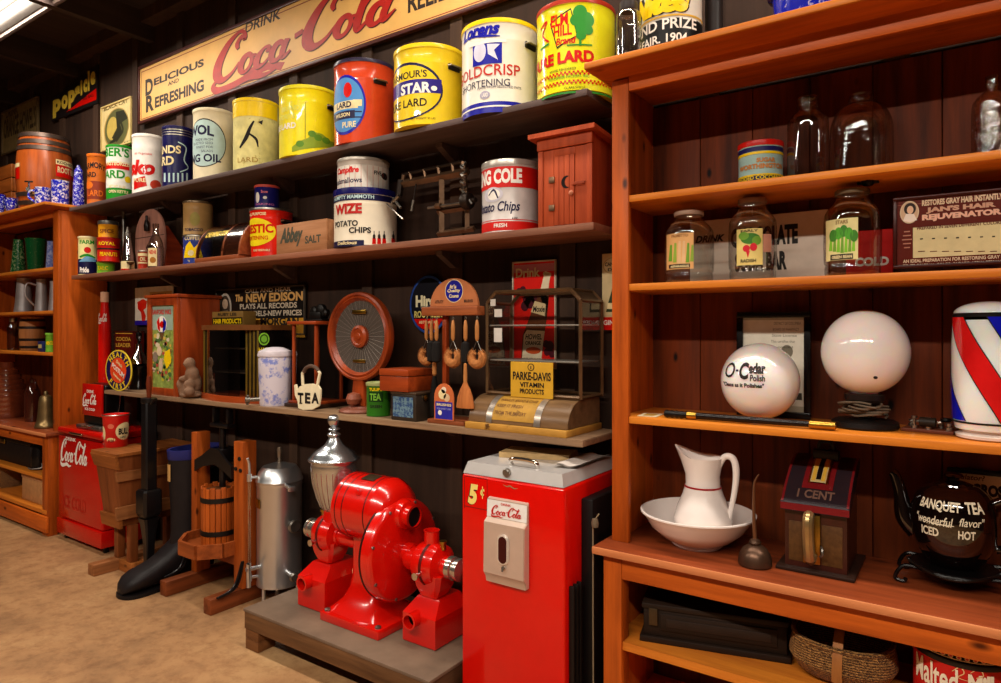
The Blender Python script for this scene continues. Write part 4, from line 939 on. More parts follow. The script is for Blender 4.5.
p.rect(151.5, 173, 306.5, 330, mat('#9ab0a0', .4)); p.text('SANFORD INKS', 152.5, 171, 309.5, 314.5, RED, 3)
for k in range(90):
    u = rnd.uniform(152.5, 171); v = rnd.uniform(334, 380); s = rnd.uniform(.8, 2.4); p.ell(u-s*.7, u+s*.7, v-s, v+s, mat(rnd.choice(['#b8b030', '#7a9a30', '#c8a888', '#5a4a3a', '#b04a3a', '#d0b050', '#4a6a3a', '#d8c8a8'])), 1+k % 3)
p.ell(157, 167, 316, 333, WHITE, 4); p.poly([(157, 322), (159.5, 317), (160.5, 332), (158, 329)], RED, 5); p.poly([(163.5, 317), (166.5, 322), (166, 329), (163, 333)], BLUE, 5); p.ell(160, 164.5, 321, 328, RED, 5); p.poly([(159.5, 332), (164.5, 332), (163, 339), (161, 339)], mat('#6a4a2a'), 4)
p.poly([(165, 352), (170, 349), (171.5, 362), (167, 369), (164, 360)], YEL, 4); p.ell(157, 162, 346, 356, mat('#d8c0a0'), 4); p.ell(153, 158, 352, 362, mat('#8a7a6a'), 4); p.ell(159, 163, 358, 372, mat('#c8b090'), 4)
m.build('picture', d)
# clay figure
X = xu(192.3, 2.30); Y = 2.30; t = thing('clay_figure', 'grey brown clay figure of a crouching person beside the poster case', 'figurine', (X, Y, LOW)); hf = zv(355, X, Y)-LOW; k = hf/.265
CL = mat('#80604a', .7, var=.25, scale=30, bump=.3)
blob('figure', t, [((-.01, 0, .02), (.075, .07, .022)), ((-.05, -.02, .05), (.04, .04, .045)), ((.0, .01, .09), (.05, .05, .07)), ((.015, -.01, .15), (.042, .042, .05)), ((.012, -.025, .215), (.034, .036, .038)), ((.04, -.04, .09), (.02, .04, .03)), ((-.025, -.04, .12), (.02, .035, .02)), ((-.05, -.05, .085), (.022, .022, .035)), ((.05, -.05, .045), (.03, .035, .03)), ((.012, -.055, .212), .012)], CL, .007)
t.scale = (k, k, k)
# curved showcase
Yf = 2.33; xa, xb = xu(203, Yf), xu(260, Yf); W = xb-xa; h = zv(325, xa+W/2, Yf)-LOW; Dp = WY-.055-Yf; bow = .06
t = thing('showcase', 'dark bow fronted showcase with gold striped columns', 'case', (xa, Yf, LOW))
def bowed(x0, x1, z0, z1, mt, ex=0.):
    m = MB(); n = 12; pr = [(x0+(x1-x0)*k/n, -bow*math.sin(PI*k/n)-ex) for k in range(n+1)]+[(x1, Dp), (x0, Dp)]; m.prism(pr, z0, z1, mt, 'Z', 0); return m
bowed(-.01, W+.01, 0, .035, RWX, .004).build('base', t); bowed(-.01, W+.01, h-.03, h, mat('#6a4020', .35), .004).build('top_board', t)
cw = W*.13; GS = mat('#8a7028', .3, .5, .2)
for x in (0, W-cw*1.9):
    m = MB(); ww = cw if x == 0 else cw*1.9; m.box(x, x+ww, 0, .035, .0355, h-.0305, mat('#1c1410', .3), .004)
    for q in range(2 if x == 0 else 4): n_ = 2 if x == 0 else 4; m.box(x+ww*(q+.3)/n_, x+ww*(q+.7)/n_, -.005, .001, .036, h-.031, GS, .002)
    m.build('column', t)
m = MB(); n = 12; x0, x1 = cw, W-cw*1.9; pr = [(x0+(x1-x0)*k/n, -bow*.9*math.sin(PI*(x0+(x1-x0)*k/n)/W)+.004) for k in range(n+1)]
m.add([(x, y, z) for z in (.036, h-.031) for x, y in pr], [(k, k+1, n+2+k, n+1+k) for k in range(n)], glass((.5, .46, .44), .55, .14)); m.build('curved_glass', t)
m = MB(); m.box(0, W, Dp-.02, Dp, .0355, h-.0305, mat('#0c0808', .5)); m.box(0, .012, .036, Dp-.021, .0355, h-.0305, BLACK)
for z in (.36, .68): m.box(.014, W-.014, .03, Dp-.022, h*z, h*z+.006, mat('#4a4238', .3))
m.build('interior', t)
m = MB(); m.box(W-.012, W, .036, Dp-.021, .0355, h-.0305, mat('#120c0a', .25)); p = side_paint(m, xb, (xa, Yf, LOW)); c = p.loc(264, 339)
for q, mt in ((.036, mat('#8ac83c', .4)), (.028, mat('#2a4a14', .4)), (.02, mat('#7ab838', .4))): p._put([([(c[0]+q*math.cos(2*PI*i/24), c[1]+q*math.sin(2*PI*i/24)) for i in range(24)], [tuple(range(24))])], mt, 1+int((.04-q)*100))
ctext(p, 'HAIR', c[0], c[1]-.06, .07, .022, YEL, 2)
m.build('side_panel', t)
Yq = 2.4; a = at(212, 322, Yq); b = at(243, 322, Yq); zt_ = LOW+h
m = MB(); W2 = b[0]-a[0]; hh = zv(311.5, a[0]+W2/2, Yq)-zt_; m.box(0, W2, 0, .09, 0, hh, mat('#8a6a34', .4), .003); p = Paint(m, lambda x, z, o: (x, -o, z), None)
p._put([([(.005, .005), (W2-.005, .005), (W2-.005, hh*.55), (.005, hh*.55)], [(0, 1, 2, 3)])], BLACK, 1); ctext(p, 'HAIR PRODUCTS', W2/2, hh*.28, W2*.9, hh*.36, YEL, 2); ctext(p, 'RUBY LEE', W2/2, hh*.77, W2*.6, hh*.22, INK, 2)
tag(m.build('products_sign', loc=(a[0], Yq, zt_+.001)), 'low tan block sign lettered PRODUCTS on top of the showcase', 'sign')
# NEW EDISON sign
def f2(p):
    LT = mat('#c8b8a0', .5); OC = mat('#c89a5a', .5)
    p.rect(216, 305, 318.5, 337, mat('#c8902c', .4, var=.15)); p.ell(219, 231.5, 293, 322, mat('#a8a094'), 1); p.ell(220.5, 230, 295.5, 322, mat('#3a3028'), 2); p.ell(222.5, 228, 299, 309, mat('#b8a088'), 3); p.poly([(221, 321), (223, 311), (228, 310), (230, 319)], mat('#6a5a4a'), 3)
    p.text('CALL AND HEAR', 245, 291, 288.2, 292, LT, 2, bold=.02); p.text('The', 235.5, 243, 294.5, 301.5, OC, 2, shear=.2, bold=.05); p.text('NEW EDISON', 246, 303, 292.5, 301.5, OC, 2, bold=.04)
    p.text('PLAYS ALL RECORDS', 240, 297, 303, 308.5, LT, 2, bold=.03); p.text('NEW MODELS-NEW PRICES', 231, 302, 310.5, 316, LT, 2, bold=.03); p.text('C.  MORGAN', 248, 299, 317, 325.5, INK, 3, bold=.05); p.text('MILTON, PA.', 262, 286, 328, 332, INK, 3)
sign('record_sign', 'black record player sign with pale lettering and yellow lower band on the wall', 'sign', 216.5, 290, 305, 334.5, 2.583, .008, mat('#15110f', .35), f2, mat('#4a4238', .4), .008)
# stoneware crock
X, Y, r = solve_cyl(257.5, 292.5, Yc=2.352); h = zv(347, X, Y)-LOW; ST = spatter('#d4ccd8', '#7a86cc', 13, .57, .3)
t = thing('water_crock', 'white and blue stoneware water cooler with lid and spigot', 'crock', (X, Y, LOW))
m = MB(); m.lathe([(r*.86, 0), (r*.9, .01), (r*.92, .1), (r*.96, h*.6), (r*.97, h*.8), (r*.93, h*.84)], ST, seg=40); m.build('body', t)
m = MB(); m.lathe([(r*1.0, h*.84), (r*1.02, h*.87), (r*.95, h*.93), (r*.5, h*.99), (r*.2, h), (0, h)], mat('#d2c8d0', .3), seg=40); m.build('lid', t)
m = MB(); m.M = Matrix.Rotation(math.radians(-30), 4, 'Z') @ Matrix.Translation((0, -r*.88, .035)); m.lathe([(.012, 0), (.012, -.05), (.018, -.052), (.018, -.075), (0, -.078)], STEEL, seg=12, axis='Y'); m.tube([(0, -.062, 0), (0, -.065, -.028)], [.009, .007], STEEL); m.box(-.022, .022, -.068, -.058, .018, .026, STEEL, .002); m.build('spigot', t)
# glass sided wooden case with black mechanism on top
Yf = 2.36; xa, xb = xu(292, Yf), xu(316, Yf); W = xb-xa; D = .19; h = zv(321, xb, Yf)-LOW
t = thing('glass_case', 'narrow glass case on red brown wooden posts behind the teapot sign', 'case', (xa, Yf, LOW)); 
m = MB(); m.box(-.03, W+.03, -.03, D+.02, 0, .02, DKX, .004); m.box(-.015, W+.015, -.015, D+.01, .02, .035, RWX, .004); m.build('base', t)
m = MB(); m.box(-.02, W+.02, -.02, D+.012, h-.018, h, RWX, .004); m.build('top_board', t)
for x in (0, W-.016):
    for y in (0, D-.016): m = MB(); m.box(x, x+.016, y, y+.016, .0355, h-.0185, RW, .002); m.build('post', t)
m = MB(); gq = glass((.7, .66, .62), .45, .1); m.add([(.016, .008, .036), (W-.016, .008, .036), (W-.016, .008, h-.019), (.016, .008, h-.019)], [(0, 1, 2, 3)], gq); m.add([(W-.008, .016, .036), (W-.008, D-.016, .036), (W-.008, D-.016, h-.019), (W-.008, .016, h-.019)], [(0, 1, 2, 3)], gq); m.build('glass', t)
m = MB(); m.box(.016, W-.016, D-.012, D-.004, .036, h-.019, mat('#1a120e', .5)); m.build('back_panel', t)
t = thing('music_mechanism', 'small black iron mechanism on top of the narrow glass case', 'mechanism', (xa+W*.55, Yf+D*.5, LOW+h+.001))
m = MB(); m.box(-.07, .07, -.04, .04, 0, .012, IRON, .003); m.box(-.05, .045, -.03, .03, .012, .05, IRON, .006); m.build('base', t)
for x, z, q in ((-.035, .055, .028), (.02, .06, .034), (.055, .045, .022)): m = MB(); m.lathe([(q*.6, -.02), (q, -.012), (q, .012), (q*.6, .02), (.006, .022)], IRON, x, z, 14, 'Y'); m.build('gear', t)
# teapot shaped sign
Yp = 2.272; cxp = xu(307.5, Yp); pc = lambda u, v: at(u, v, Yp)
out = [(298, 409), (303, 411), (312, 410.5), (318.5, 407), (320, 399), (320.2, 390), (318, 386.5), (312, 384.5), (304, 385), (299, 387.5), (297.5, 391), (295.5, 385), (293.8, 386), (294.6, 396), (297.2, 402)]
pts = [pc(*q) for q in out]; zb = min(q[1] for q in pts); o = (cxp, Yp, LOW+.001); 
t = thing('teapot_sign', 'cream teapot shaped sign lettered TEA at the shelf edge', 'sign', o)
m = MB(); mc = mat('#efe3c0', .4); m.prism([(x-cxp, z-zb) for x, z in pts], 0, .012, mc, 'Y', .002)
p = Paint(m, lambda x, z, q: (x-cxp, -q, z-zb), lambda u, v: pc(u, v)); 
for ch, a, b in (('T', 297.8, 303.5), ('E', 305, 310.5), ('A', 311.5, 319)): p.text(ch, a, b, 393.5, 404.5, INK, 2, bold=.05)
for a, b, v in ((298, 304, 395), (298.8, 302.8, 404)): p.rect(a+.6, b-.4, v-.6, v+.6, INK, 2)
m.build('panel', t)
m = MB(); lp = lambda u, v: (pc(u, v)[0]-cxp, .006, pc(u, v)[1]-zb)
m.tube([lp(302, 386), lp(301.6, 374), lp(303.5, 372)], .008, mc, 8); m.tube([lp(316.5, 386.5), lp(319, 374), lp(317, 371.5)], .008, mc, 8); m.tube([lp(303, 373), lp(305, 369), lp(310, 366.8), lp(315, 368.6), lp(317.8, 372)], .01, mat('#5a4438', .5), 8, 3); m.build('handle', t)
# round wooden loudspeaker
Yp = 2.40; cx = xu(359.5, Yp); cz = zv(336.5, cx, Yp); R = (zv(292, cx, Yp)-zv(381.5, cx, Yp))/2; z0 = cz-LOW
t = thing('cone_speaker', 'round wooden loudspeaker with dark grille on a pedestal', 'speaker', (cx, Yp, LOW))
m = MB(); m.M = Matrix.Translation((0, 0, z0)); m.lathe([(R*.80, .005), (R*.84, -.012), (R*.86, -.02), (R*.9, -.012), (R*.93, -.022), (R*.98, -.018), (R, .0), (R*.98, .02), (R*.8, .02)], RW, seg=56, axis='Y', cap=False); m.build('rim', t)
gm, nt, b_, o_ = _new('speaker_cloth'); mp = _coords(nt, (1, 1, 1)); sx = nt.nodes.new('ShaderNodeTexChecker'); sx.inputs['Scale'].default_value = 190; sx.inputs[1].default_value = (*lin('#5f544b'), 1); sx.inputs[2].default_value = (*lin('#2f2822'), 1); nt.links.new(mp.outputs[0], sx.inputs[0]); nt.links.new(sx.outputs[0], b_.inputs[0]); b_.inputs['Roughness'].default_value = .7
m = MB(); m.M = Matrix.Translation((0, 0, z0)); m.lathe([(R*.82, .004), (R*.22, .012)], gm, seg=56, axis='Y', cap=False)
for k in range(36): a = 2*PI*k/36; m.tube([(R*.2*math.cos(a), .008, R*.2*math.sin(a)), (R*.82*math.cos(a), 0, R*.82*math.sin(a))], .0008, mat('#8a8078', .4), 4)
m.build('grille', t)
m = MB(); m.M = Matrix.Translation((0, 0, z0)); m.lathe([(R*.25, .012), (R*.25, -.008), (R*.19, -.016), (R*.16, -.008), (R*.09, -.008), (R*.07, -.016), (0, -.018)], RW, seg=32, axis='Y'); m.build('centre_boss', t)
m = MB(); zn = z0-R*.97; m.prism([(-.035, zn+.012), (.035, zn+.012), (.05, .03), (-.05, .03)], -.012, .022, RW, 'Y', .003); m.build('neck', t)
m = MB(); m.lathe([(0, .035), (.03, .045), (.04, .07), (.03, .095), (0, .105)], mat('#8a4a34', .35), 0, -.04, 20); m.build('ball', t)
m = MB(); m.lathe([(.1, 0), (.105, .008), (.095, .018), (.06, .024), (.055, .03), (0, .03)], mat('#8a5240', .4), 0, 0, 36); m.build('base', t)
m = MB(); m.M = Matrix.Translation((0, 0, z0-R*.55)); m.box(-.045, .045, -.006, 0, -.008, .008, BRASS, .002); m.build('name_plate', t); m = MB(); m.M = Matrix.Translation((0, 0, z0+R*.55)); m.box(-.05, .05, -.006, 0, -.01, .01, BRASS, .002); m.build('name_plate', t)
# green tin, wooden box on blue tin
def f3(p): p.text('TULIPS', 369.5, 382, 388, 391, YEL, 2); p.rect(369, 383, 392, 402, mat('#123a10')); p.text('TEA', 370, 381, 393.5, 400.5, mat('#7ab83c'), 3); p.text('GREEN', 370, 382, 405, 408, INK, 2)
can('green_tin', 'green tin with pale lid between loudspeaker and wooden box', 'tin', 366.5, 390.5, 381, LOW, mat('#2f6e1c', .3), Yf=2.29, deco=f3, lid=mat('#9aa068', .4), lidh=.012)
Yf = 2.275; xa, xb = xu(391, Yf), xu(416, Yf); W = xb-xa; h = zv(393, xb, Yf)-LOW
t = thing('blue_box', 'dark metal box with blue mottled front under the wooden box', 'box', (xa, Yf, LOW)); m = MB(); m.box(0, W, 0, .15, 0, h-.012, mat('#3a3028', .4, .4), .004); p = plane_paint(m, Yf, (xa, Yf, LOW)); p.rect(393, 413, 397, 417, spatter('#2a4a7a', '#6a8a9a', 60, .5, .4)); m.build('body', t)
m = MB(); m.box(-.003, W+.003, -.003, .153, h-.0115, h, mat('#4a3a2c', .4, .4), .004); m.build('lid', t); m = MB(); m.M = Matrix.Translation((W+.003, .06, h*.8)); m.lathe([(.012, 0), (.015, .006), (0, .012)], BRASS, seg=14, axis='X'); m.build('knob', t)
xa2, xb2 = xu(379.5, Yf-.01), xu(408, Yf-.01); W2 = xb2-xa2; h2 = zv(370, xb2, Yf)-LOW-h
t = thing('wooden_box', 'reddish wooden box with lid resting on the blue mottled box', 'box', (xa2, Yf-.01, LOW+h+.001)); m = MB(); m.box(0, W2, 0, .19, 0, h2*.68, RWX, .003); m.build('body', t); m = MB(); m.box(-.002, W2+.002, -.002, .192, h2*.7, h2, RWX, .003); m.build('lid', t)
# brush rack
Yp = 2.34; cx = xu(444, Yp); O = (cx, Yp, LOW); t = thing('brush_rack', 'wooden brush display stand with arched blue badge top', 'rack', O); TC = mat('#b06a40', .5)
zc = lambda u, v, Y=Yp: (at(u, v, Y)[0]-cx, at(u, v, Y)[1]-LOW)
m = MB(); a, b = zc(430, 304), zc(478, 304); W = b[0]-a[0]; hz = zc(454, 275)[1]-zc(454, 303)[1]; zb = (a[1]+b[1])/2
m.prism([((a[0]+b[0])/2+W/2*math.cos(PI*k/24), zb-.01+hz*math.sin(PI*k/24)) for k in range(25)], 0, .012, TC, 'Y', .001)
p = Paint(m, lambda x, z, o: (x, -o, z), None); c_ = zc(454, 291)
for q, mt, k in ((.052, CREAM, 1), (.049, mat('#1a1888', .35), 2)): p._put([([(c_[0]+q*math.cos(2*PI*i/30), c_[1]+q*math.sin(2*PI*i/30)) for i in range(30)], [tuple(range(30))])], mt, k)
ctext(p, "It's", c_[0]-.005, c_[1]+.02, .04, .018, CREAM, 3, .2); ctext(p, 'Quality', c_[0], c_[1]-.0, .075, .018, CREAM, 3, .2); ctext(p, 'Counts', c_[0], c_[1]-.022, .055, .016, CREAM, 3, .2); ctext(p, 'UTILITY', c_[0]-.085, zb+.012, .05, .013, INK, 2); ctext(p, 'BRUSHES', c_[0]+.082, zb+.012, .05, .013, INK, 2)
m.build('badge_board', t)
m = MB(); a, b = zc(425.5, 308), zc(481, 308); m.box(a[0], b[0], -.03, .03, zb-.052, zb-.012, wood('#b8683c', '#7a3c1c', 'X'), .004); m.build('crossbar', t)
m = MB(); a = zc(443.5, 310); m.box(a[0]-.012, a[0]+.012, .004, .028, .02, zb-.053, RW, .003); m.build('post', t)
m = MB(); a, b = zc(427, 418, 2.29), zc(463.5, 418, 2.29); m.box(a[0], b[0], -.05, .1, 0, .019, wood('#9a5230', '#5c2c14', 'X'), .004); m.build('base', t)
zbar = LOW+zb-.053; HND = mat('#b87a44', .4, var=.2); BRI = mat('#120e0c', .8); FIB = mat('#b0703c', .8, var=.3, scale=80, bump=.5)
GB = 'brushes hanging from the brush rack'
def brush(u, Y, kind, label, dz=0.):
    X = xu(u, Y); t = thing('bottle_brush' if kind == 'black' else 'vegetable_brush' if kind == 'ring' else 'mop_brush', label, 'brush', (X, Y, zbar+dz), 0, GB)
    m = MB(); m.tube([(0, 0, -.005), (.006, 0, -.012), (0, 0, -.022), (-.004, 0, -.014), (0, 0, -.003)], .0016, STEEL, 5); m.build('hook', t)
    m = MB(); m.lathe([(.004, -.112), (.009, -.1), (.0095, -.05), (.006, -.025), (.004, -.02), (0, -.02)], HND, seg=12); m.build('handle', t)
    if kind == 'black':
        m = MB(); m.lathe([(0, -.215), (.02, -.205), (.022, -.16), (.018, -.122), (.004, -.112)], BRI, seg=14); m.build('bristles', t)
    else:
        m = MB(); m.tube([(-.001, 0, -.11), (-.026, 0, -.16)], .0015, STEEL, 5); m.tube([(.001, 0, -.11), (.026, 0, -.16)], .0015, STEEL, 5); m.build('wire', t)
        m = MB(); pts = [(.03*math.sin(a), 0, -.178-.03*math.cos(a)*-1) for a in []]
        pts = [(.028*math.sin(a), 0, -.185-.028*math.cos(a)) for a in [math.radians(-150+300*k/20) for k in range(21)]]
        m.tube(pts, [.012, .017, .019, .019, .019, .017, .012], FIB, 10)
        for k in range(44):
            a = math.radians(-150+300*k/43)
            for ph in (-.9, 0, .9): m.tube([(.028*math.sin(a), 0, -.185-.028*math.cos(a)), ((.028+.022*math.cos(ph))*math.sin(a), .022*math.sin(ph), -.185-(.028+.022*math.cos(ph))*math.cos(a))], .0011, FIB, 3)
        m.build('bristles', t)
brush(453, 2.315, 'ring', 'round looped fibre brush hanging at the middle of the rack')
brush(465.5, 2.315, 'black', 'black brush hanging between the two looped fibre brushes')
brush(477, 2.315, 'ring', 'round looped fibre brush hanging at the right end of the rack')
brush(436.5, 2.315, 'black', 'black brush hanging left of the rack post')
brush(431.5, 2.335, 'black', 'black brush hanging second from the left end of the rack')
brush(426.5, 2.385, 'ring', 'looped fibre brush hanging at the left end of the rack')
X = xu(434.5, 2.37); m = MB(); m.lathe([(.004, 0), (.011, .01), (.01, .06), (.006, .085), (0, .087)], HND, seg=12)
t = thing('whisk', 'small brush with wooden handle standing low behind the rack post', 'brush', (X, 2.37, LOW+.0)); zq = zc(434.5, 376, 2.37)[1]; m.M = Matrix(); 
m2 = MB(); m2.lathe([(.02, 0.021), (.024, zq*.4), (.016, zq*.8), (.008, zq)], BRI, seg=14); m2.build('bristles', t)
for v in m.v: v.z += zq
m.build('handle', t)
# whisk broom hanging
Yb_ = 2.29; X = xu(465.3, Yb_); z1 = zv(363, X, Yb_); z0 = zv(408, X, Yb_); hb = z1-z0
t = thing('whisk_broom', 'small straw whisk broom hanging under the brush rack', 'broom', (X, Yb_, z0), 0); STR = wood('#c0743c', '#8a4a22', 'Z', 2.5, .8, .5)
m = MB(); m.lathe([(.008, hb*.55), (.009, hb*.7), (.007, hb*.98), (0, hb)], HND, seg=12); m.build('handle', t)
m = MB(); n = 16; lo = []
for fz, rx, ry in ((0, .047, .02), (.03, .048, .021), (.25, .04, .018), (.42, .026, .014), (.52, .013, .011), (.57, .009, .009)): lo.append([(rx*math.cos(2*PI*k/n), ry*math.sin(2*PI*k/n), hb*fz) for k in range(n)])
m.hull_loft(lo, STR); m.build('straw', t)
m = MB(); m.tube([(0, 0, hb*.98), (0, .005, hb+.04), (-.003, .01, zbar-z0-.2)], .0012, INK, 5); m.build('string', t)
# card at the rack foot
Yq = 2.275; a, b = at(432.5, 416, Yq), at(452, 416, Yq); W = b[0]-a[0]; hq = zv(383.5, a[0]+W/2, Yq)-LOW-.02
m = MB(); m.prism([(0, 0), (W, 0), (W, hq*.62)]+[(W/2+W/2*math.cos(PI*k/12), hq*.62+hq*.38*math.sin(PI*k/12)) for k in range(1, 12)]+[(0, hq*.62)], 0, .004, mat('#c86a3c', .5), 'Y')
p = Paint(m, lambda x, z, o: (x, -o, z), None); rc = lambda x0, x1, z0, z1, mt, k: p._put([([(x0*W, z0*hq), (x1*W, z0*hq), (x1*W, z1*hq), (x0*W, z1*hq)], [(0, 1, 2, 3)])], mt, k)
rc(.06, .94, .03, .5, mat('#2a2a9a', .4), 1); ctext(p, 'BRUSHES', W*.5, hq*.42, W*.75, hq*.07, CREAM, 2); ctext(p, 'FOR EVERY USE', W*.5, hq*.31, W*.7, hq*.05, mat('#8a8ac8'), 2)
for x, z, q, c in ((.3, .2, .1, WHITE), (.42, .7, .2, CREAM), (.65, .62, .16, mat('#d8b890')), (.5, .82, .13, mat('#e8d8c0'))): p._put([([(x*W+q*W*math.cos(2*PI*i/16), z*hq+q*W*math.sin(2*PI*i/16)) for i in range(16)], [tuple(range(16))])], c, 2)
tag(m.build('counter_card', loc=(a[0], Yq+.012, LOW+.0195)), 'blue and orange arched card at the foot of the brush rack', 'card')
# round root beer sign on the wall
Yp = 2.583; a, b = at(410, 305, Yp), at(447.5, 305, Yp); R = (b[0]-a[0])/2; cx = a[0]+R; cz = zv(304.5, cx, Yp); Rz = (zv(276, cx, Yp)-zv(333, cx, Yp))/2
t = thing('round_sign', 'round dark sign with blue rim behind the brush rack', 'sign', (cx, Yp, cz)); m = MB(); disc(m, R, Rz, 0, .008, mat('#2a4a9a', .3), 0); zz = 0; p = Paint(m, lambda x, z, o: (x, -o, z), None)
el(R*.93, Rz*.93, mat('#101018', .3), 1, 0, 0); p._put([([(x*R, z*Rz) for x, z in ((-.78, -.5), (.78, -.5), (.55, -.74), (.3, -.86), (-.3, -.86), (-.55, -.74))], [tuple(range(6))])], RED, 2)
ctext(p, 'Hires', -.05*R, .12*Rz, 1.25*R, .42*Rz, mat('#e0d8b0'), 3, 0, .05); ctext(p, 'ROOT BEER', 0, -.34*Rz, 1.5*R, .24*Rz, mat('#d8c870'), 3); ctext(p, 'GENUINE', 0, -.1*Rz, .8*R, .1*Rz, mat('#8a8a9a'), 3); ctext(p, 'AND IT IS ALWAYS PURE', 0, -.62*Rz, 1.0*R, .1*Rz, CREAM, 3)
m.build('panel', t); m = MB(); m.lathe([(R*.99, -.004), (R*1.02, .0), (R*1.0, .008)], mat('#3a6ac0', .25), seg=48, axis='Y', cap=False)
for v in m.v: v.z *= Rz/R
m.build('rim', t)
# bottle poster
def f4(p):
    p.rect(513.5, 555.5, 264, 272, mat('#c87a8a', .5)); p.text('Drink', 516, 540, 268, 277, mat('#e8d8a8'), 3, bold=.03)
    SK = mat('#e8d8b8', .4); BR = mat('#5a3018', .35)
    for u, v, q in ((519, 292, 3), (523, 290, 3), (530, 302, 5), (525, 306, 4), (534, 297, 4), (547, 352, 3), (550, 346, 4), (546, 344, 3), (552, 354, 3), (527, 300, 4)): p.ell(u-q, u+q, v-q*1.3, v+q*1.3, mat('#4a0a1c', .4), 2)
    p.poly([(540, 292), (545, 271), (551, 273), (549, 284), (548, 306), (545, 318)], SK, 3); p.poly([(543.5, 272), (551.5, 273.5), (551.2, 276.5), (543, 275)], mat('#c8b48a'), 4)
    p.poly([(521, 362), (523, 335), (533, 308), (540, 292), (549, 297), (547, 318), (544, 338), (541, 365)], BR, 3); p.poly([(531, 312), (535, 301), (546, 304), (545, 316)], mat('#d8c090'), 4); p.text('Moxie', 533, 545, 306, 312, INK, 5, shear=.2)
    p.poly([(522, 360), (524, 335), (527, 330), (545, 331), (543, 345), (541, 365), (521, 366)], SK, 4); p.text('HOWEL', 525.5, 542, 334, 339.5, INK, 5, shear=.2); p.text('ORANGE', 525.5, 541, 341, 345, INK, 5); p.ell(526, 541, 347, 354, mat('#c8501c'), 5); p.text('BEVERAGE', 524, 541, 358, 364, INK, 5, bold=.05)
sign('bottle_sign', 'tall red tin sign with a slanted bottle lettered Drink behind the glass case', 'sign', 513, 262.5, 556, 369, 2.583, .008, mat('#d81c14', .3, var=.06), f4, mat('#c8bca8', .35), .007)
def f5(p):
    p.ell(603, 625, 257, 274, mat('#b89a60')); p.ell(604, 624, 258, 273, mat('#d8c89a'), 2); p.text('CANADA', 605, 622, 262, 266, INK, 3); p.text('DRY', 608, 620, 268, 271, INK, 3)
    p.poly([(606, 312), (609, 300), (612, 290), (613, 280), (617, 280), (618, 312)], mat('#2a3a1c'), 2); p.poly([(608, 303), (616, 303), (616, 309), (607, 309)], CREAM, 3); p.rect(602, 640, 317, 330, RED, 2); p.text('GINGER ALE', 603.5, 638, 320, 325, WHITE, 3)
sign('tin_sign', 'cream tin sign with green bottle and red foot beside the right bookcase', 'sign', 602, 254, 646, 322, 2.583, .008, mat('#cdb88a', .4, var=.15), f5)
# bow fronted bin with glass case above
Yf = 2.27; xa, xb = xu(467, Yf), xu(566, Yf); W = xb-xa; D = .3; hb = zv(397, xa+W*.5, 2.37)-LOW
YB = mat('#b8863a', .45, spots=('#5a3a1c', .18, 14)); WN = wood('#8a6a48', '#5a4028', 'X', 1, .3, .1, coat=.3)
t = thing('counter_bin', 'low wooden bin with curved lid and two metal straps on the lowest shelf', 'bin', (xa, Yf, LOW))
m = MB(); m.box(-.006, W+.006, -.008, D, 0, .028, YB, .003); m.build('base', t)
n = 12; arc = [(.012+.12*(1-math.cos(a)), .03+(hb-.03)*math.sin(a)) for a in [PI/2*k/n for k in range(n+1)]]
m = MB(); m.prism(arc+[(D-.01, hb), (D-.01, .03)], 0, W, WN, 'X')
cv = mat('#b08434', .45, var=.2, spots=('#7a5a28', .2, 20))
def strip(x0, x1, o, mt, k0=0, k1=n):
    m.add([(x, y-o*math.cos(PI/2*k/n), z+o*math.sin(PI/2*k/n)) for x in (x0, x1) for k, (y, z) in enumerate(arc) if k0 <= k <= k1], [(i, i+1, (k1-k0+1)+i+1, (k1-k0+1)+i) for i in range(k1-k0)], mt)
strip(W*.24, W*.68, .0012, cv, 1, n)
for row, s_ in enumerate(('WRIGLEY BREAD & CAKE', 'KEEP IT FRESH', 'FROM THE BAKERY')):
    tv, tf, tw = text2d(s_, 0, .02); ww = W*.38
    def oa(a, o): return (.012+.12*(1-math.cos(a))-o*math.cos(a), .03+(hb-.03)*math.sin(a)+o*math.sin(a))
    m.add([(W*.27+x/tw*ww*(1, .7, .85)[row], *oa(.95-row*.3+y*.14, .002)) for x, y in tv], tf, mat('#6a4420'))
m.build('body', t)
for x in (.19, .68): m = MB(); strip(W*x, W*x+.03, .003, mat('#b8aca0', .3, .8)); m.build('strap', t)
CB = Y1 = None
Yc_ = Yf+.105; xa2, xb2 = xu(487, Yc_), xu(580.5, Yc_); W2 = xb2-xa2; D2 = .19; z0 = LOW+hb+.003; h2 = zv(291, xa2+W2*.5, Yc_)-z0; FR = mat('#6e5236', .35, .4, .25)
t = thing('display_case', 'glass display case with chamfered brown metal frame and two shelves', 'case', (xa2, Yc_, z0)); ch = .045
for y in (0, D2):
    m = MB(); pl = [(0, 0, 0), (0, 0, h2-ch), (ch, 0, h2), (W2-ch, 0, h2), (W2, 0, h2-ch), (W2, 0, 0)]
    for a, b in zip(pl, pl[1:]): m.tube([(a[0], y, a[2]), (b[0], y, b[2])], .0085, FR, 4)
    m.tube([(0, y, .006), (W2, y, .006)], .0075, FR, 4); m.build('frame', t)
m = MB()
for x, z in ((ch, h2), (W2-ch, h2), (W2, h2-ch), (0, h2-ch), (W2, .006), (0, .006)): m = MB(); m.tube([(x, .006, z), (x, D2-.006, z)], .0075, FR, 4); m.build('cross_rail', t)

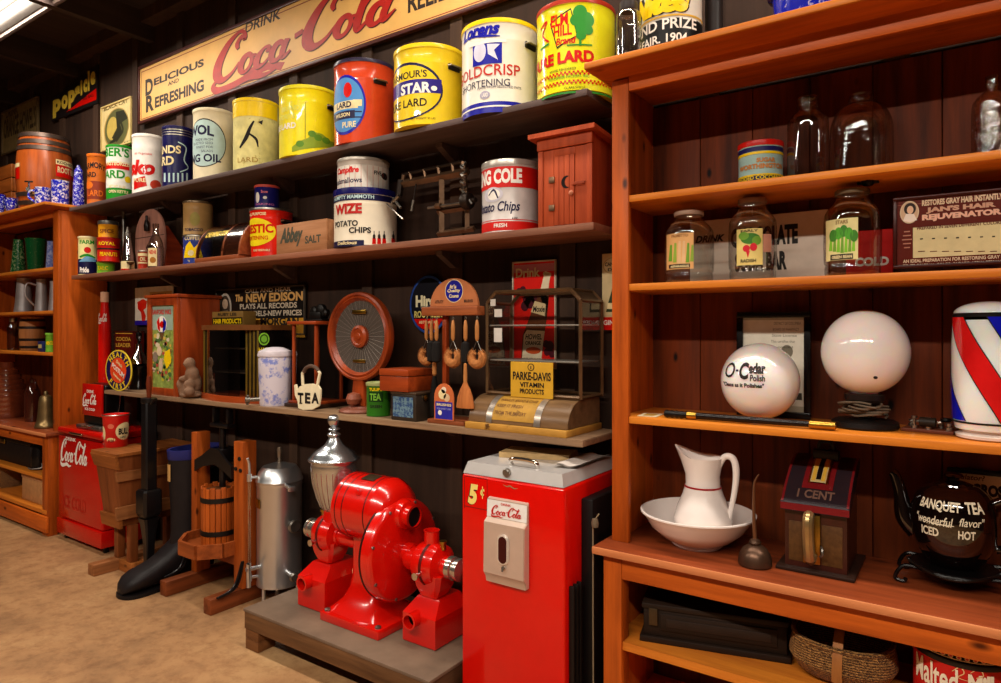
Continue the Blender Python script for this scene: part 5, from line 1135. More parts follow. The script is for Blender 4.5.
gq = glass((.96, .96, .95), .4, .05)
m = MB(); m.add([(0, -.002, .01), (W2, -.002, .01), (W2, -.002, h2-ch), (W2-ch, -.002, h2), (ch, -.002, h2), (0, -.002, h2-ch)], [tuple(range(6))], gq); m.build('front_glass', t)
m = MB(); m.add([(W2, 0, .01), (W2, D2, .01), (W2, D2, h2-ch), (W2, 0, h2-ch)], [(0, 1, 2, 3)], gq); m.build('side_glass', t); m = MB(); m.add([(0, 0, .01), (0, D2, .01), (0, D2, h2-ch), (0, 0, h2-ch)], [(0, 1, 2, 3)], gq); m.build('side_glass', t)
m = MB(); m.add([(W2-ch, 0, h2+.001), (W2-ch, D2, h2+.001), (W2+.001, D2, h2-ch), (W2+.001, 0, h2-ch)], [(0, 1, 2, 3)], mat('#4a3828', .4)); m.build('corner_panel', t)
for v in (325, 361): m = MB(); z = zv(v, xa2+W2*.5, Yc_)-z0; m.box(.009, W2-.009, .009, D2-.009, z-.004, z+.002, mat('#9a948c', .3, .2), .001); m.build('shelf', t)
for k, (u0, u1, v0, v1) in enumerate(((490.5, 495.5, 299, 306), (494.5, 502, 309, 317), (494, 502, 328, 342))):
    a, b = at(u0, v1, Yc_-.004), at(u1, v0, Yc_-.004); m = MB(); m.box(0, b[0]-a[0], 0, .001, 0, b[1]-a[1], mat('#cfc8c0', .5)); m.build('paper_tag', t, (a[0]-xa2, -.0045, a[1]-z0))
def f6(p):
    p.ell(527.5, 534.5, 363.5, 371, mat('#5a4418')); p.ell(528.5, 533.5, 364.5, 370, mat('#c89a34'), 3); p.rect(530.5, 531.5, 366, 369, INK, 4); p.text('PARKE-DAVIS', 513, 551, 372, 380.5, INK, 3, bold=.03); p.text('VITAMIN', 520, 544, 382.5, 387.5, INK, 3, bold=.03); p.text('PRODUCTS', 520, 544, 389, 394, INK, 3, bold=.03)
ys = Yc_-.012; a, b = at(510.5, 361.5, ys), at(553, 400, ys)
t = sign('counter_sign', 'yellow tin sign lettered VITAMIN PRODUCTS on the bin lid', 'sign', 510.5, 361.5, 553, 399.5, ys, .003, mat('#d0a030', .4, var=.1), f6)
# ================================================================ right bookcase contents
S1, S2, S3, CT, BS = 2.0375, 1.7175, 1.2375, .7805, .4495
def g1(p):
    p.rect(('a', -90), ('a', 130), 146, 150.5, mat('#1c1a5a')); p.rect(('a', -90), ('a', 130), 151, 153.5, YEL); p.text('SUGAR', None, 775, 157.5, 162, mat('#c8823c'), 3, bold=.05); p.text('WORTHINGTON', None, 781.5, 164.5, 169.5, mat('#c8823c'), 3, bold=.05); p.rect(('a', -90), ('a', 130), 175, 184, NAVY); p.text('SHREDDED COCOANUT', None, 782, 176.5, 180.5, YEL, 3); p.rect(('a', -90), ('a', 130), 173.5, 175, YEL, 2)
can('tin', 'pale blue and yellow tin with red rim on the top shelf of the right bookcase', 'tin', 738.5, 783, 138.5, S1, mat('#a4c8c4', .35), Yc=2.40, deco=g1, lid=mat('#c81c14', .3), lidh=.016)
GL2 = glass((.86, .82, .78), .55, .09, 0)
GE = glass((.86, .81, .76), .55, .1, .08)
GJ = 'glass bottles on the top shelf of the right bookcase'
jar('glass_bottle', 'tall clear glass bottle between the blue tin and the big jug', 'bottle', 787, 829, 93, S1, [(.9, 0), (1, .04), (1, .66), (.9, .76), (.5, .85), (.42, .88), (.5, .89), (.5, .92), (.44, .93), (.52, .97), (.5, 1)], GL2, Yc=2.43, group=GJ)
jar('glass_jug', 'big rounded glass jug with rope pattern bands on the top shelf', 'jug', 829, 894, 88, S1, [(.92, 0), (1, .05), (1, .5), (.95, .68), (.72, .84), (.36, .9), (.33, .92), (.38, .935), (.38, .955), (.33, .965), (.36, 1)], GE, Yb=2.57, group=GJ)
jar('glass_bottle', 'frosty patterned glass bottle at the right end of the top shelf', 'bottle', 971, 1014, 72, S1, [(.95, 0), (1, .04), (1, .6), (.85, .74), (.35, .84), (.3, .87), (.36, .89), (.36, .93), (.3, .94), (.34, 1)], glass((.84, .78, .76), .6, .16, .35), Yc=2.43, group=GJ)
m = MB(); a = at(868, 176, 2.35); m.lathe([(.02, 0), (.02, -.006), (.012, -.014), (0, -.015)], BLACK, seg=16); m.box(-.03, .03, -.006, .006, -.009, -.002, IRON, .002)
tag(m.build('shelf_bracket', loc=(a[0], 2.35, 2.0118)), 'small black fitting fixed under the top shelf of the right bookcase', 'bracket')
# labelled jars
JP = [(.86, 0), (.95, .02), (.97, .1), (.94, .14), (1, .2), (1, .64), (.9, .76), (.62, .86), (.56, .9), (.56, .95)]
def jl(kind):
    def f(t, X, Y, r, h):
        m = MB(); p = cyl_paint(m, X, Y, r, t.location.z); zz = t.location.z
        p.mapf = lambda x, z, o: ((r+.0012+o)*math.sin(x/r), -(r+.0012+o)*math.cos(x/r), z-zz)
        G1, G2 = mat('#6a9a2c', .5), mat('#3c7a24', .5)
        if kind == 'a':
            p.rect(667, 693.5, 233, 269, mat('#d8a468', .5)); 
            for k in range(6): u = 669+k*4.2; p.poly([(u, 264-abs(k-2.5)*1), (u+1.5, 240+abs(k-2.5)*2), (u+3.5, 240+abs(k-2.5)*2), (u+3.6, 264-abs(k-2.5)*1)], (G1, mat('#8aa83c', .5))[k % 2] if k not in (2, 3) else mat('#d8b080'), 2)
            p.rect(669.5, 690, 264, 268, INK, 3); p.text('ASPARAGUS', 671, 689, 265, 267.3, CREAM, 4); p.text('PALMETTO', 672, 688, 234, 237, mat('#8a5a2c'), 3)
        elif kind == 'r':
            p.rect(737, 762.5, 228.5, 265, mat('#dcc878', .5)); p.rect(763, 771, 234, 252, mat('#c8907a', .5)); p.ell(741, 760, 233, 244, G2, 2); p.ell(739, 749, 232, 240, G1, 3); p.ell(752, 761, 236, 245, G1, 3); p.ell(743, 750, 245, 252, mat('#c81c2c'), 3); p.ell(750, 757, 243, 251, mat('#c81c2c'), 4); p.poly([(746, 251), (750, 251), (748, 258)], mat('#c81c2c'), 3); p.text('RADISH', 741, 756, 259, 262.5, INK, 3); p.text('EARLY', 741, 758, 229.5, 232, INK, 3)
        else:
            p.rect(826.5, 858, 218.5, 260, mat('#d8cc90', .5)); 
            for k in range(7): u = 829.5+k*3.7; q = abs(k-3); p.poly([(u, 253-q*.6), (u+1.4, 229+q*1.8), (u+3, 229+q*1.8), (u+3.4, 253-q*.6)], (mat('#7ab82c', .5), G1)[k % 2], 2)
            for k in range(5): p.ell(830+k*5, 838+k*5, 225+abs(k-2)*2.4, 237+abs(k-2)*2.4, (G2, mat('#4a9a28'))[k % 2], 3)
            p.rect(831, 853, 254, 259.5, INK, 3); p.text('GREEN BEAN', 832.5, 852, 255.2, 258.4, CREAM, 4); p.text('STARS', 836, 848, 220, 224, mat('#7a5a2c'), 3)
        m.build('paper_label', t)
        m = MB(); zr = h*.74
        m.tube([((r*.93)*math.sin(a)*1.0, -(r*.93)*math.cos(a), zr+.02*math.cos(a*1.4)) for a in [math.radians(-30+6*k) for k in range(20)]], .004, GE, 6); m.build('embossed_band', t)
    return f
GR = 'labelled glass jars on the second shelf of the right bookcase'
jar('glass_jar', 'clear glass jar with orange asparagus label, first on the second shelf', 'jar', 664.5, 714, 209, S2, JP, GL, Yc=2.36, lid=(.6, .94, 1), lidm=mat('#b0907c', .4, .3), extra=jl('a'), group=GR)
jar('glass_jar', 'clear glass jar with red radish label before the white sign', 'jar', 728.5, 777, 196, S2, JP, GL, Yc=2.37, lid=(.6, .94, 1), lidm=mat('#8a6a58', .4, .3), extra=jl('r'), group=GR)
jar('glass_jar', 'clear glass jar with green bean label beside the maroon sign', 'jar', 823.5, 882, 186, S2, JP, GL, Yc=2.36, lid=(.6, .94, 1), lidm=mat('#6a5a44', .4, .3), extra=jl('b'), group=GR)
def g2(p): p.text('DRINK', None, 725, 234, 241, INK, 3, shear=.3, bold=.04); p.text('CHOCOLATE', 731, 798, 226, 246, mat('#1a1410', .5), 2, bold=.06); p.text('SODA BAR', 735, 787, 252, 271, mat('#1a1410', .5), 2, bold=.06)
sign('advertising_sign', 'off white sign with black lettering behind the radish and bean jars', 'sign', 690, 222, 828, 281, 2.535, .01, mat('#cdbfb0', .4, var=.08), g2)
def g3(p): p.text('COLD', 855, 889, 257, 266, WHITE, 2, bold=.05)
sign('red_sign', 'bright red sign lettered COLD behind the bean jar', 'sign', 846, 232, 893, 277, 2.50, .02, mat('#c01410', .3), g3)
def g4(p):
    LT = mat('#d8c0a0', .5); MR = mat('#5a1c14', .4)
    p.text('RESTORES GRAY HAIR INSTANTLY.', 922, 1004, 196.5, 202.5, LT, 2, bold=.04); p.text("JAN'S HAIR", 926, 996, 204.5, 211, mat('#c89a80'), 2, bold=.06); p.text('REJUVENATOR', 922, 1002, 211.5, 219, mat('#e0b098'), 2, bold=.06)
    p.rect(913, 1030, 223.5, 255, mat('#d8cc9a', .4), 1); p.text('PREPARED IN SEVEN DIFFERENT COLORS', 917, 1002, 223.8, 227, MR, 3, bold=.03)
    for k in range(8): p.rect(920+k*12, 923+k*12, 238.3-k*.4, 239.6-k*.4, INK, 3); p.rect(918+k*12, 925+k*12, 251, 251.8, MR, 3)
    p.text('AN IDEAL PREPARATION FOR RESTORING GRAY HAIR', 903, 1012, 257, 260.5, LT, 2); p.text('TO ITS ORIGINAL COLOR. EASY TO APPLY. PERMANENT', 903, 1012, 262, 265.5, LT, 2)
    p.ell(900, 919, 201, 223.5, LT, 2); p.ell(901, 918, 202, 222.5, mat('#c8a888'), 3); p.ell(904, 916, 203, 215, mat('#2a1810'), 4); p.ell(907, 913.5, 206, 214, mat('#e0b898'), 5); p.poly([(903, 221), (906, 214), (914, 214), (917, 220), (910, 222.5)], mat('#e8dcd0'), 5)
    for k in range(5): p.rect(902+abs(k-2), 912-abs(k-2), 231+k*4, 232.2+k*4, mat('#a8705c'), 2)
    p.rect(896, 1028, 199.6, 200.2, mat('#8a4a3a'), 1)
sign('tin_sign', 'maroon tin sign lettered HAIR REJUVENATOR with a cream panel', 'sign', 894, 199, 1032, 262, 2.36, .012, mat('#5c1c12', .22, var=.06, coat=.5), g4, mat('#3c120c', .3), .01)
# third shelf
Yp = 2.525; a, b = at(737, 312, Yp), at(811, 413, Yp)
t = thing('picture_frame', 'black framed printed certificate standing behind the lettered white globe', 'frame', (a[0], Yp, S3)); W = b[0]-a[0]; hh = a[1]-S3
for bx in ((0, W, 0, .022), (0, W, hh-.022, hh)): m = MB(); m.box(bx[0], bx[1], -.01, .012, bx[2], bx[3], mat('#0e0a0a', .25), .003); m.build('frame_rail', t)
for bx in ((0, .022), (W-.022, W)): m = MB(); m.box(bx[0], bx[1], -.01, .012, .0225, hh-.0225, mat('#0e0a0a', .25), .003); m.build('frame_stile', t)
m = MB(); m.box(.0222, W-.0222, .002, .01, .0225, hh-.0225, mat('#b0aa94', .5)); p = plane_paint(m, Yp+.002, (a[0], Yp, S3))
p.rect(743, 805, 320, 405, mat('#dcd8c8', .5)); 
for k, s_ in enumerate(('DISTRICT OF COLUMBIA', 'BOARD OF PHARMACY', 'State License', 'This certifies that', 'Registered')): p.text(s_, 768-k*1+6, 801-k*2, 322+k*6, 324.8+k*6, mat('#6a6654'), 2, bold=.0)
p.ell(781, 793, 345, 358, mat('#7a7464'), 2); p.rect(792, 802, 393, 400, mat('#3a362c'), 2); p.rect(744, 780, 372, 373, mat('#8a8672'), 2)
m.build('print', t)
GW = mat('#f4ecea', .12, var=.01, coat=.6, sss=.7)
X, Y, r = solve_cyl(720.5, 800.5, Yc=2.39); zc_ = zv(381, X, Y); hb = zc_-S3
t = thing('glass_globe', 'white glass globe with black lettering before the framed certificate', 'globe', (X, Y, S3))
rz = zv(343, X, Y)-zc_; pr = [(r*math.sin(a), hb-rz*math.cos(a)) for a in [PI*k/28 for k in range(29)]]; pr = [q for q in pr if q[1] > .012]; pr = [(pr[0][0]*.96, 0), (pr[0][0], .006)]+pr
m = MB(); m.lathe(pr, GW, seg=56)
p = cyl_paint(m, X, Y, r, S3); rg = lambda z: r*math.sqrt(max(.02, 1-((z-hb)/rz)**2)); p.mapf = lambda x, z, o: (lambda a, R: (R*math.sin(a), -R*math.cos(a), z-S3))(x/r, rg(z-S3)+.001+o)
IK = mat('#241c1a', .4, var=0)
p.text('O', 724.5, 734, 362.5, 377.5, IK, 2, bold=.01); p.rect(735, 737.6, 369.5, 371.5, IK, 2); p.text('C', 738.5, 748, 362.5, 379.5, IK, 2, bold=.04); p.text('edar', 748, 766, 363, 374, IK, 2, bold=.05); p.text('Polish', 750, 765, 375, 381.5, IK, 2, bold=.03); p.text('"Cleans as it Polishes"', 724, 764, 383, 387.5, IK, 2, bold=.04)
m.build('globe', t)
X, Y, r = solve_cyl(820.5, 911.5, Yc=2.43); t = thing('globe_lamp', 'large plain white globe lamp on a black base with coiled cord', 'lamp', (X, Y, S3)); zc_ = zv(352, X, Y)-S3; rz = zv(310, X, Y)-S3-zc_
z0 = zv(393, X, Y)-S3
m = MB(); pr = [(r*math.sin(a), zc_-rz*math.cos(a)) for a in [PI*k/30 for k in range(31)]]; pr = [q for q in pr if q[1] >= z0]; pr = [(pr[0][0]*.9, z0-.004)]+pr; m.lathe(pr, GW, seg=56)
q_ = Paint(m, lambda x, z, o: (x, -math.sqrt(max(0, r*r*(1-((z-zc_)/rz)**2)-x*x))-o, z), None); q_._put([([(.04+.006*math.cos(a), zc_-.075+.005*math.sin(a)) for a in [2*PI*k/10 for k in range(10)]], [tuple(range(10))])], INK, 2); m.build('globe', t)
m = MB(); m.lathe([(.05, z0-.03), (.058, z0-.02), (.058, z0-.003), (.05, z0)], mat('#241a18', .3), seg=36); m.build('collar', t)
m = MB(); m.lathe([(.022, .02), (.022, z0-.029)], mat('#1a1412', .4), seg=20); m.build('stem', t)
m = MB(); m.lathe([(.094, 0), (.098, .006), (.096, .02), (.084, .026), (.03, .03)], mat('#161110', .35), seg=40); m.build('base', t)
m = MB(); CORD = mat('#6a5a4a', .6); pts = []
for k in range(60): a = k*.62; q = .06+.016*math.sin(k*1.7); pts.append((q*math.cos(a), q*.8*math.sin(a)-.02, .036+.0007*k+.008*abs(math.sin(k*.9))))
m.tube(pts, .0035, CORD, 6, 3); m.build('cord', t)
# turned rod with brass ferrules
Yp = 2.288; a, b = at(665, 412, Yp), at(836, 425, Yp); L = b[0]-a[0]; rr = .0135
t = thing('walking_stick', 'black rod with carved grip and brass ferrules lying on the third shelf', 'rod', (a[0], Yp, S3+rr+.0015)); EB = mat('#17100f', .25)
f1_ = (xu(687, Yp)-a[0]); f2_ = xu(697, Yp)-a[0]; f3_ = xu(809, Yp)-a[0]
m = MB(); m.lathe([(.004, f2_), (rr*.9, f2_), (rr*.72, f3_), (.004, f3_)], EB, seg=16, axis='X'); m.build('shaft', t)
m = MB(); m.lathe([(0, -.002)]+[(rr*(.85+.18*(k % 2)), f1_*k/9) for k in range(10)], mat('#0e0a09', .3, spots=('#8a8070', .1, 120)), seg=14, axis='X'); m.build('grip', t)
for z0_, z1_ in ((f1_+.0005, f2_-.0005), (f3_+.0005, L)): m = MB(); m.lathe([(rr*.9, z0_), (rr*1.02, z0_+.002), (rr*1.0, z1_-.002), (rr*.85, z1_)], BRASS, seg=16, axis='X'); m.build('ferrule', t)
m = MB(); a = at(646, 413, 2.33); m.box(-.035, .035, -.05, .05, 0, .0015, PAPER); m.box(-.02, .02, -.03, .03, .0016, .0019, mat('#b88a3c')); tag(m.build('paper_card', loc=(-.945, 2.325, S3), rz=.1), 'small tan card lying flat at the left end of the third shelf', 'card')
# telegraph key
X, Y = spot(930, 431, S3); t = thing('telegraph_key', 'old telegraph key on a small wooden board beside the barber pole', 'telegraph key', (X-.0, Y-.01, S3), math.radians(-8))
m = MB(); m.box(-.065, .065, -.045, .045, 0, .01, mat('#6a3420', .4, var=.2), .002); m.build('board', t)
m = MB(); m.box(-.05, .03, -.008, .008, .024, .031, TIN, .002); m.lathe([(.011, .031), (.015, .036), (.012, .042), (0, .043)], PLASTIC, .04, 0, 14); m.build('lever', t)
for x, y, h_ in ((-.05, .02, .03), (-.035, -.025, .045), (-.01, .025, .038), (.0, -.022, .03), (.025, .02, .026), (.05, -.02, .03)): m = MB(); m.lathe([(.009, .0101), (.009, .018), (.004, .02), (.004, h_-.008), (.008, h_-.006), (.008, h_), (0, h_)], TIN, x, y, 12); m.build('binding_post', t)
m = MB(); m.lathe([(.014, -.02), (.014, .02)], mat('#241c14', .5), -.03, .03, 14, 'X'); m.build('coil', t)
t.scale = (1.05, 1.05, 1.05)
# barber pole
X, Y, r = solve_cyl(951, 1030, Yc=2.38); h = ztop(301, X, Y, r*.2)-S3; t = thing('barber_pole', 'white barber pole globe with red and blue diagonal stripes', 'barber pole', (X, Y, S3))
zb = .028; hc = zv(313, X, Y)-S3
m = MB(); m.lathe([(r*.8, 0), (r*.88, .004), (r*.9, .012), (r*.72, .018), (r*.72, .028)], mat('#e6dcd4', .25), seg=48); m.build('base', t)
m = MB(); pr = [(r*.9, zb), (r*.97, zb+.03), (r, zb+.1), (r, hc-.1), (r*.96, hc-.02)]; m.lathe(pr, GW, seg=64)
rfz = lambda z: r*(.9+.07*min(1, (z-zb)/.03)) if z < zb+.03 else r*(.97+.03*min(1, (z-zb-.03)/.07)) if z < hc-.1 else r*(1-.04*max(0, (z-hc+.1)/.08))
p = Paint(m, lambda x, z, o: ((rfz(z)+.0006+o)*math.sin(x/r), -(rfz(z)+.0006+o)*math.cos(x/r), z), None, wrap=r)
zlo, zhi = zb+.018, hc-.012
p._put([([(-2.9*r, zlo), (2.9*r, zlo), (2.9*r, zlo+.006), (-2.9*r, zlo+.006)], [(0, 1, 2, 3)])], INK, 3)
BB = mat('#1218b8', .15, coat=.5); RB = mat('#d01818', .15, coat=.5); phi = math.atan2(-X, Y)
def stripe(a0, wd, mt, k, sl=1.75):
    n = 24; vs = []; fs = []
    for i in range(n+1):
        z = zlo+.008+(zhi-zlo-.008)*i/n; a = math.radians(a0)-sl*(i/n)
        vs += [(r*a, z), (r*(a+math.radians(wd)), z)]
    for i in range(n): fs.append((2*i, 2*i+1, 2*i+3, 2*i+2))
    p._put([(vs, fs)], mt, k)
for base in (0, 180): 
    stripe(base+14, 44, INK, 1); stripe(base+16, 40, RB, 2); stripe(base+94, 48, INK, 1); stripe(base+96, 44, BB, 2)
m.build('glass', t)
m = MB(); m.lathe([(r*.97, hc-.012), (r*.97, hc-.004), (r*.93, hc)], BLACK, seg=48, cap=False); m.build('band', t)
m = MB(); m.lathe([(r*.94, hc)]+[(r*.94*math.cos(a), hc+(h-hc)*math.sin(a)) for a in [PI/2*k/10 for k in range(1, 11)]], GW, seg=48); m.build('dome', t)
# counter: basin and pitcher
CH = mat('#efe4de', .18, var=.02, coat=.5)
X, Y, r = solve_cyl(640.5, 757, Yc=2.37); h = .115; t = thing('wash_basin', 'white ironstone basin holding the water pitcher', 'basin', (X, Y, CT))
m = MB(); m.lathe([(r*.42, 0), (r*.45, .006), (r*.44, .012), (r*.62, .03), (r*.82, .065), (r*.93, .1), (r, h), (r*1.0, h+.005), (r*.97, h+.006), (r*.9, .1), (r*.78, .062), (r*.58, .032), (r*.36, .018), (0, .016)], CH, seg=64); m.build('bowl', t)
Xp, Yp = xu(703, Y-.005), Y-.005; zb = CT+.024; hp = zv(455, Xp, Yp)-zb; k = (xu(731.5, Yp)-xu(674, Yp))/2
t = thing('water_pitcher', 'white pitcher with a thin red band standing in the basin', 'pitcher', (Xp, Yp, zb))
loops = []; n = 40
for f, q, sp in ((0, .72, 0), (.03, .78, 0), (.12, .95, 0), (.26, .97, 0), (.4, .86, 0), (.54, .68, 0), (.66, .57, .02), (.76, .56, .1), (.88, .62, .32), (1, .68, .62)):
    R = k*q; L_ = []
    for i in range(n):
        a = 2*PI*i/n; d = max(0, -math.cos(a))**3; d2 = max(0, math.cos(a))
        x = R*math.cos(a)*(1+sp*d*.75); L_.append((x, R*math.sin(a)*(1-.15*sp*d), hp*f+hp*.16*sp*d*1.0-hp*.03*(1-d)*sp+hp*.0*d2))
    loops.append(L_)
inner = [[(x*.9, y*.9, z-.002) for x, y, z in loops[-1]], [(x*.85, y*.85, z-.01) for x, y, z in loops[-2]], [(x*.8, y*.8, z) for x, y, z in loops[-4]]]
m = MB(); m.hull_loft(loops+inner, CH, True); m.build('body', t, ang=50)
m = MB(); R = k*.60; m.lathe([(k*.605, hp*.625), (k*.592, hp*.645)], mat('#a01820', .3), seg=40, cap=False)
for v in m.v: v.x *= 1.03; v.y *= 1.03
m.build('red_band', t)
m = MB(); m.tube([(k*.5, 0, hp*.86), (k*.72, 0, hp*1.0), (k*1.0, 0, hp*1.0), (k*1.12, 0, hp*.86), (k*1.06, 0, hp*.6), (k*.86, 0, hp*.26)], [.011, .011, .012, .012, .01, .009], CH, 12, 6); m.build('handle', t)
# oil can
X, Y = xu(755, 2.27), 2.27; t = thing('oil_can', 'small dark metal oil can with tall curved spout', 'oil can', (X, Y, CT)); OC = mat('#5a4030', .35, .7, .3); R = (xu(772, Y)-xu(738.5, Y))/2
m = MB(); m.lathe([(R*.9, 0), (R, .004), (R, .012), (R*.93, .035), (R*.72, .055), (R*.4, .066), (R*.32, .068)], OC, seg=36); m.build('body', t)
ht = zv(474, X, Y)-CT; m = MB(); m.lathe([(R*.33, .068), (R*.36, .074), (R*.3, .082), (.006, .088)], OC, seg=24); m.build('cap', t)
m = MB(); m.tube([(0, 0, .086), (-.003, 0, .14), (-.004, 0, ht*.7), (-.002, 0, ht*.9), (.012, 0, ht)], [.007, .006, .0045, .0035, .002], mat('#7a5238', .35, .7), 10, 4); m.build('spout', t)
# penny match box machine
Yf = 2.30; xa, xb = xu(785, Yf), xu(847, Yf); W = xb-xa; D = .23; zb = CT; h1 = zv(508, (xa+xb)/2, Yf)-CT; h2 = zv(456, (xa+xb)/2, Yf+D)-CT
MW = wood('#4a1c12', '#24100a', 'Z', 1, .3, .12, coat=.4); LD = mat('#241a20', .4, spots=('#b89a8a', .04, 40)); LR = mat('#701418', .35, spots=('#c8a890', .06, 50))
t = thing('coin_machine', 'dark wooden one cent vending box with curved lid and brass handle', 'vending box', (xa, Yf, CT))
m = MB(); m.box(-.025, W+.025, -.025, D+.02, 0, .012, mat('#2a1a14', .35), .004); m.build('base', t)
m = MB(); m.prism([(0, .0125), (D, .0125), (D, h2*.9), (0, h1)], 0, W, MW, 'X'); 
for x0_, x1_ in ((.012, W*.36), (W*.6, W-.012)): m.box(x0_, x1_, -.002, .0, .03, h1-.05, mat('#5a3a1c', .5, var=.3, scale=60), .001)
m.build('body', t)
lid_ = [(-.022, h1-.012), (-.022, h1+.012)]+[(-.022+(D+.022)*f, h1+.012+(h2-h1-.01)*(math.sin(f*PI/2)**.9)) for f in [k/8 for k in range(1, 9)]]+[(D, h2-.02)]
m = MB(); m.prism(lid_+[(0, h1-.012)], -.009, W+.009, LD, 'X')
def lp(x, s_, o):   # lid surface: x across, s_ 0 (front) to 1 (top)
    f = s_; q = -.022+(D+.022)*f; z = h1+.012+(h2-h1-.01)*(math.sin(f*PI/2)**.9) if f > 0 else h1+.012; return (x, q-.6*o, z+.8*o)
def lq(x0, x1, s0, s1, o, mt, n=6):
    m.add([lp(x, s0+(s1-s0)*i/n, o) for x in (x0, x1) for i in range(n+1)], [(i, i+1, n+2+i, n+1+i) for i in range(n)], mt)
m.add([(-.0093+i*(W+.0186), -.0227, z) for i in (0, 1) for z in (h1-.01, h1+.0115)], [(0, 2, 3, 1)], LR); lq(-.008, -.001, .01, .98, .0012, LR); lq(W+.001, W+.008, .01, .98, .0012, LR)
lq(W*.25, W*.75, .2, .95, .0012, LR); tv, tf, tw = text2d('1 CENT', 0, .03); m.add([lp(W*.2+x/tw*W*.6, .07+y*.11, .002) for x, y in tv], tf, mat('#6e5044', .5)); m.build('lid', t)
m = MB(); lq(W*.36, W*.64, .28, .97, .008, mat('#d8c48a', .35, .3)); lq(W*.46, W*.54, .32, .93, .009, BLACK); lq(W*.39, W*.45, .3, .95, .0088, GOLD); lq(W*.55, W*.61, .3, .95, .0088, GOLD); 
for x in (W*.36, W*.64): m.tube([lp(x, .28+.69*i/6, .005) for i in range(7)], .004, BRASS, 6)
m.build('coin_slot', t)
m = MB(); m.tube([(W*.42, -.012, h1-.02), (W*.42, -.036, h1-.03), (W*.42, -.038, h1*.6), (W*.44, -.03, h1*.25), (W*.46, -.012, .06)], .017, mat('#b89a68', .3, .8, .3), 10, 4); m.box(W*.42-.02, W*.42+.03, -.008, -.001, .03, h1-.02, BRASS, .002); m.build('chute_handle', t)
m = MB(); m.tube([(W*.6, -.004, h1*.42), (W*.63, -.026, h1*.42), (W*.64, -.03, h1*.34), (W*.6, -.024, h1*.3)], .004, STEEL, 6, 3); m.build('hook', t)
m = MB(); m.box(W*.3, W*.75, D*.7, D*.85, h2-.004, h2+.03, IRON, .006); m.tube([(W*.38, D*.78, h2+.028), (W*.42, D*.78, h2+.055), (W*.6, D*.78, h2+.055), (W*.66, D*.78, h2+.028)], .006, IRON, 8, 3); m.build('lock', t)
# teapot on wrought iron stand
X, Y, r = solve_cyl(909, 1001, Yc=2.44); TB = mat('#0d0504', .06, var=.05, coat=1)
zs = CT+.06; t = thing('tea_stand', 'black wrought iron stand with curled feet under the brown teapot', 'stand', (X, Y, CT)); WI = mat('#0f0c0c', .25, .3)
m = MB(); m.lathe([(.03, .053), (.03, .0592), (r*.95, .0592), (r, .053), (r*.95, .047), (.03, .053)], WI, seg=44, cap=False); m.tube([(r*.98*math.cos(a), r*.98*math.sin(a), .053) for a in [2*PI*k/40 for k in range(40)]], .006, WI, 8, close=True); m.build('plate', t)
for sx in (-1, 1):
    for sy in (-1, 1): m = MB(); x, y = sx*r*.8, sy*r*.6; m.tube([(x*.9, y, .051), (x*1.3, y, .054), (x*1.5, y*1.05, .038), (x*1.6, y*1.05, .014), (x*1.5, y*1.05, .0065), (x*1.34, y*1.05, .0065), (x*1.3, y*1.05, .016)], .0058, WI, 8, 5); m.build('leg', t)
m = MB(); pt = [(-r*1.0, -r*.62, .082), (-r*.9, -r*.66, .07), (-r*.3, -r*.96, .05), (r*.3, -r*.96, .05), (r*.9, -r*.66, .07), (r*1.0, -r*.62, .082)]; m.tube(pt, .005, WI, 8, 5); m.build('scroll', t)
zt_ = zv(481, X, Y)-zs; hp = zt_; t = thing('teapot', 'glossy dark brown teapot with cream lettering on the iron stand', 'teapot', (X, Y, zs+.0005))
tp = [(.5, 0), (.55, .02), (.74, .12), (.9, .26), (.97, .4), (.985, .56), (.95, .7), (.82, .84), (.6, .93), (.46, .955), (.42, .965)]
tc_ = crom([(a*r, b*hp) for a, b in tp], 4)
m = MB(); m.lathe(tc_, TB, seg=64)
def rt(z):
    z = max(0, min(hp*.955, z))
    for (r0, z0), (r1, z1) in zip(tc_, tc_[1:]):
        if z0 <= z <= z1: return r0+(r1-r0)*(z-z0)/max(1e-6, z1-z0)
    return tc_[-1][0]
p = cyl_paint(m, X, Y, r*.97, zs, rt); p.mapf = lambda x, z, o: (lambda a, R: (R*math.sin(a), -R*math.cos(a), z-zs))(x/(r*.97), rt(z-zs)+.0012+o)
CMT = mat('#e8dcc0', .4, var=0)
p.text('BANQUET', 919, 961, 501.5, 512.5, CMT, 2, bold=.03); p.text('TEA', 966, 985.5, 504, 515, CMT, 2, bold=.03); p.text('"wonderful', 918, 953, 515.5, 525, CMT, 2, shear=.25, bold=.01); p.text('flavor"', 959, 984, 519, 527.5, CMT, 2, shear=.25, bold=.01); p.pen([(921, 516+.5, .0), (922, 518, .8), (936, 523.5, 1.2), (954, 526.5, .8)][1:], CMT, 2); p.text('ICED', 922.5, 939, 526.5, 535, CMT, 2, bold=.03); p.text('HOT', 958, 975, 531.5, 540, CMT, 2, bold=.03)
m.build('body', t)
m = MB(); m.lathe([(r*.45, hp*.95), (r*.43, hp*.972), (r*.25, hp*1.0), (r*.14, hp*1.01), (r*.13, hp*1.035), (r*.22, hp*1.06), (r*.2, hp*1.085), (r*.08, hp*1.1), (0, hp*1.1)], TB, seg=40); m.build('lid', t)
m = MB(); m.tube([(-r*.82, 0, hp*.36), (-r*1.1, 0, hp*.5), (-r*1.2, 0, hp*.78), (-r*1.32, 0, hp*.98), (-r*1.42, 0, hp*1.03)], [.036, .028, .02, .016, .014], TB, 14, 5); m.build('spout', t)
